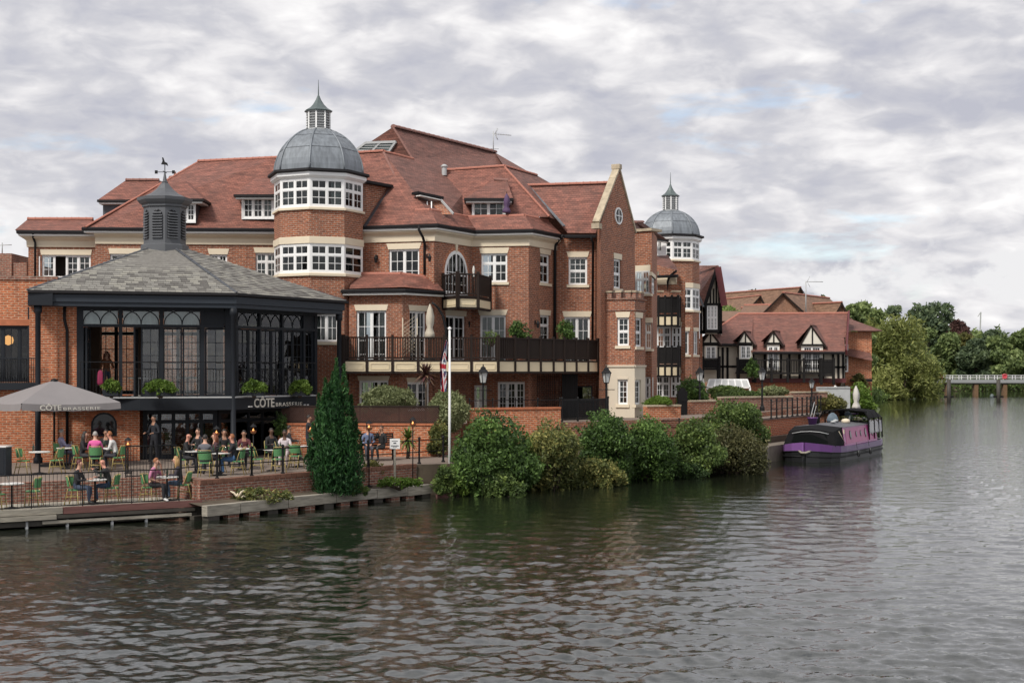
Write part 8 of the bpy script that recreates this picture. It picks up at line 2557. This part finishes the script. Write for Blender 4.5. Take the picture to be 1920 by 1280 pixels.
# cabin with sides that lean in a little
c0, c1 = 1.55, 9.0; zb_, zt5 = .74, 1.72
hb, ht = 1.42, 1.28
t = MB(); t.add([bp_(-hb, c0, zb_), bp_(hb, c0, zb_), bp_(hb, c1, zb_), bp_(-hb, c1, zb_), bp_(-ht, c0, zt5), bp_(ht, c0, zt5), bp_(ht, c1, zt5), bp_(-ht, c1, zt5)],
      [(0, 1, 5, 4), (1, 2, 6, 5), (2, 3, 7, 6), (3, 0, 4, 7)]); cab = t.build('cabin', M['boat_pink2'], BO)
t = MB(); t.add([bp_(-ht - .06, c0 - .05, zt5), bp_(ht + .06, c0 - .05, zt5), bp_(ht + .06, c1 + .1, zt5), bp_(-ht - .06, c1 + .1, zt5), bp_(0, c0 - .05, zt5 + .13), bp_(0, c1 + .1, zt5 + .13)],
      [(0, 4, 5, 3), (4, 1, 2, 5), (0, 1, 4), (2, 3, 5), (0, 3, 2, 1)]); t.build('cabin_roof', M['boat_deck'], BO)
def side(y, z, out): 
    f = (z - zb_) / (zt5 - zb_); return bp_(hb + (ht - hb) * f + out, y, z)
t = MB(); t.prism([side(1.95, .84, .004), side(8.85, .84, .004), side(8.85, 1.63, .004), side(1.95, 1.63, .004)], (bR * .012).to_3d()); t.build('side_panel', M['boat_pink'], cab)
for y, w, h in ((2.9, .20, .24), (4.2, .12, .16), (5.2, .12, .16), (6.3, .19, .25), (7.9, .19, .25)):
    t = MB(); t.prism([side(y + w * math.cos(k * PI / 8), 1.28 + h * math.sin(k * PI / 8), .014) for k in range(16)], (bR * .02).to_3d()); fr_ = t.build('porthole', M['boat_black'], cab)
    t = MB(); t.prism([side(y + w * .78 * math.cos(k * PI / 8), 1.28 + h * .8 * math.sin(k * PI / 8), .03) for k in range(16)], (bR * .012).to_3d()); t.build('pane', plain_glass, fr_)
for y in (3.0, 5.7): 
    t = MB(); t.tube([side(y, .9, .25), side(y, .55, .26)], .012, 5); t.lathe(side(y, .3, .30), [(.0, -.2), (.08, -.12), (.09, 0), (.08, .12), (0, .2)], 8, smooth=True); t.build('side_fender', M['boat_black'], BO)
# black cratch cover over the fore deck
t = MB(); A = [(-1.36, -.15, .82), (1.36, -.15, .82), (1.40, c0, .80), (-1.40, c0, .80), (-1.16, .15, 1.52), (1.16, .15, 1.52), (1.26, c0, 1.72), (-1.26, c0, 1.72), (0, .12, 1.66), (0, c0, 1.84)]
t.add([bp_(*a_) for a_ in A], [(0, 1, 5, 8, 4), (1, 2, 6, 5), (3, 0, 4, 7), (4, 8, 9, 7), (8, 5, 6, 9)]); cr_ = t.build('cratch_cover', M['canvas_black'], BO)
t = MB(); t.tube([bp_(-.95, .02, 1.42), bp_(-.5, .04, 1.51), bp_(0, .04, 1.54), bp_(.5, .04, 1.51), bp_(.95, .02, 1.42)], .02, 5); t.build('zip_strip', M['louvre'], cr_)
t = MB(); t.prism([bp_(*p) for p in ((-.95, -.10, .95), (.95, -.10, .95), (.85, .06, 1.38), (-.85, .06, 1.38))], (bD * -.012).to_3d()); t.build('window_panel', plain('smoked_vinyl', (.004, .005, .005), .8, spec=.05), cr_)
t = MB(); t.tube([bp_(1.36, .5, 1.55), bp_(1.55, 1.25, .82)], .015, 5); t.build('mooring_line', M['cream'], BO)
t = MB(); t.prism([bp_(1.34, 1.50, 1.38), bp_(1.34, 1.74, 1.38), bp_(1.32, 1.74, 1.60), bp_(1.32, 1.50, 1.60)], (bR * .03).to_3d()); t.build('name_plate', M['cream'], BO)
# rear pram canopy with clear panels
y0_, y1_ = 7.0, 10.2
hoops = []
for y in (y0_, 8.3, 9.4, y1_):
    top_ = 2.50 if y < 10 else 2.15
    hoops.append([(-1.42, y, .85), (-1.38, y, 2.0), (-1.15, y, top_ - .1), (0, y, top_), (1.15, y, top_ - .1), (1.38, y, 2.0), (1.42, y, .85)])
for h_ in hoops:
    t = MB(); t.tube([bp_(*p) for p in h_], .045, 6); t.build('canopy_hoop', M['canvas_black'], BO)
t = MB(); V = []; rows = [h_[1:6] for h_ in hoops]
for r_ in rows: V += [bp_(p[0] * 1.01, p[1], p[2] + .02) for p in r_]
t.add(V, [(i * 5 + j, i * 5 + j + 1, (i + 1) * 5 + j + 1, (i + 1) * 5 + j) for i in range(3) for j in (1, 2)] + [(i * 5 + j, i * 5 + j + 1, (i + 1) * 5 + j + 1, (i + 1) * 5 + j) for i in range(3) for j in (0, 3)], 0, True); t.build('canopy', M['canvas_black'], BO)
for x0, x1 in ((-1.3, -.05), (.05, .7), (.75, 1.3)):
    t = MB(); t.prism([bp_(x0, y0_, 1.92), bp_(x1, y0_, 1.92), bp_(x1, y0_, 2.42), bp_(x0, y0_, 2.42)], (bD * .01).to_3d()); t.build('window_panel', M['clear_vinyl'], BO)
for a_, b_ in ((y0_ + .1, 8.2), (8.4, 9.3), (9.5, 10.1)):
    t = MB(); t.prism([bp_(1.42, a_, 1.2), bp_(1.42, b_, 1.2), bp_(1.38, b_, 1.95), bp_(1.38, a_, 1.95)], (bR * .01).to_3d()); t.build('window_panel', M['clear_vinyl'], BO)
# things carried on the roof
def on_roof(nm, x, y, prof, mat, label, cat, n_=12):
    z = zt5 + .13 - abs(x) * .10 - .015
    p = bp_(x, y, z); t = MB(); t.lathe(p, prof, n_, smooth=True); t.build_at(nm, mat, tuple(p), label=label, cat=cat)
on_roof('plant_pot', -.55, 2.5, [(.20, 0), (.27, .34), (.29, .35), (.29, .40), (.24, .40), (.22, .36)], M['boat_purple'], 'purple plant pot on the front of the boat roof', 'pot')
on_roof('mushroom_vent', .3, 3.5, [(.09, 0), (.09, .08), (.16, .10), (.12, .17), (0, .2)], M['louvre'], 'round metal vent nearest the plant pot on the boat roof', 'vent')
on_roof('mushroom_vent', .1, 4.8, [(.09, 0), (.09, .08), (.16, .10), (.12, .17), (0, .2)], M['louvre'], 'round metal vent in the middle of the boat roof', 'vent')
on_roof('chimney', -.8, 4.4, [(.09, 0), (.09, .5), (.12, .52), (.12, .58), (.09, .6)], M['boat_black'], 'short black stove chimney on the boat roof', 'chimney')
p = bp_(-.2, 5.3, zt5 + .12); t = MB(); t.lathe(p, [(.30, 0), (.34, .12), (.28, .28), (.20, .42), (.06, .52)], 10, sc=(1, .7), smooth=True); t.build_at('covered_bundle', plain('bundle_cloth', (.12, .16, .20), .8, var=.4), tuple(p), label='grey blue covered bundle before the boat canopy', cat='bundle')
p = bp_(.45, 5.6, zt5 + .08); t = MB(); t.lathe(p, [(.22, 0), (.24, .12), (.2, .2), (.05, .24)], 10, smooth=True); t.build_at('coiled_rope', M['cream'], tuple(p), label='pale coiled rope on the boat roof near the canopy', cat='rope')
t = MB(); p = bp_(-1.0, 3.4, zt5 + .05); t.tube([p, p + Vector((.35, .2, 1.2))], .018, 5); t.tube([p + Vector((.15, 0, 0)), p + Vector((.45, .2, 1.0))], .014, 5); t.build('boat_pole', M['louvre'], BO)
# keep the unused prototypes from lingering
print('objects', len(bpy.data.objects))
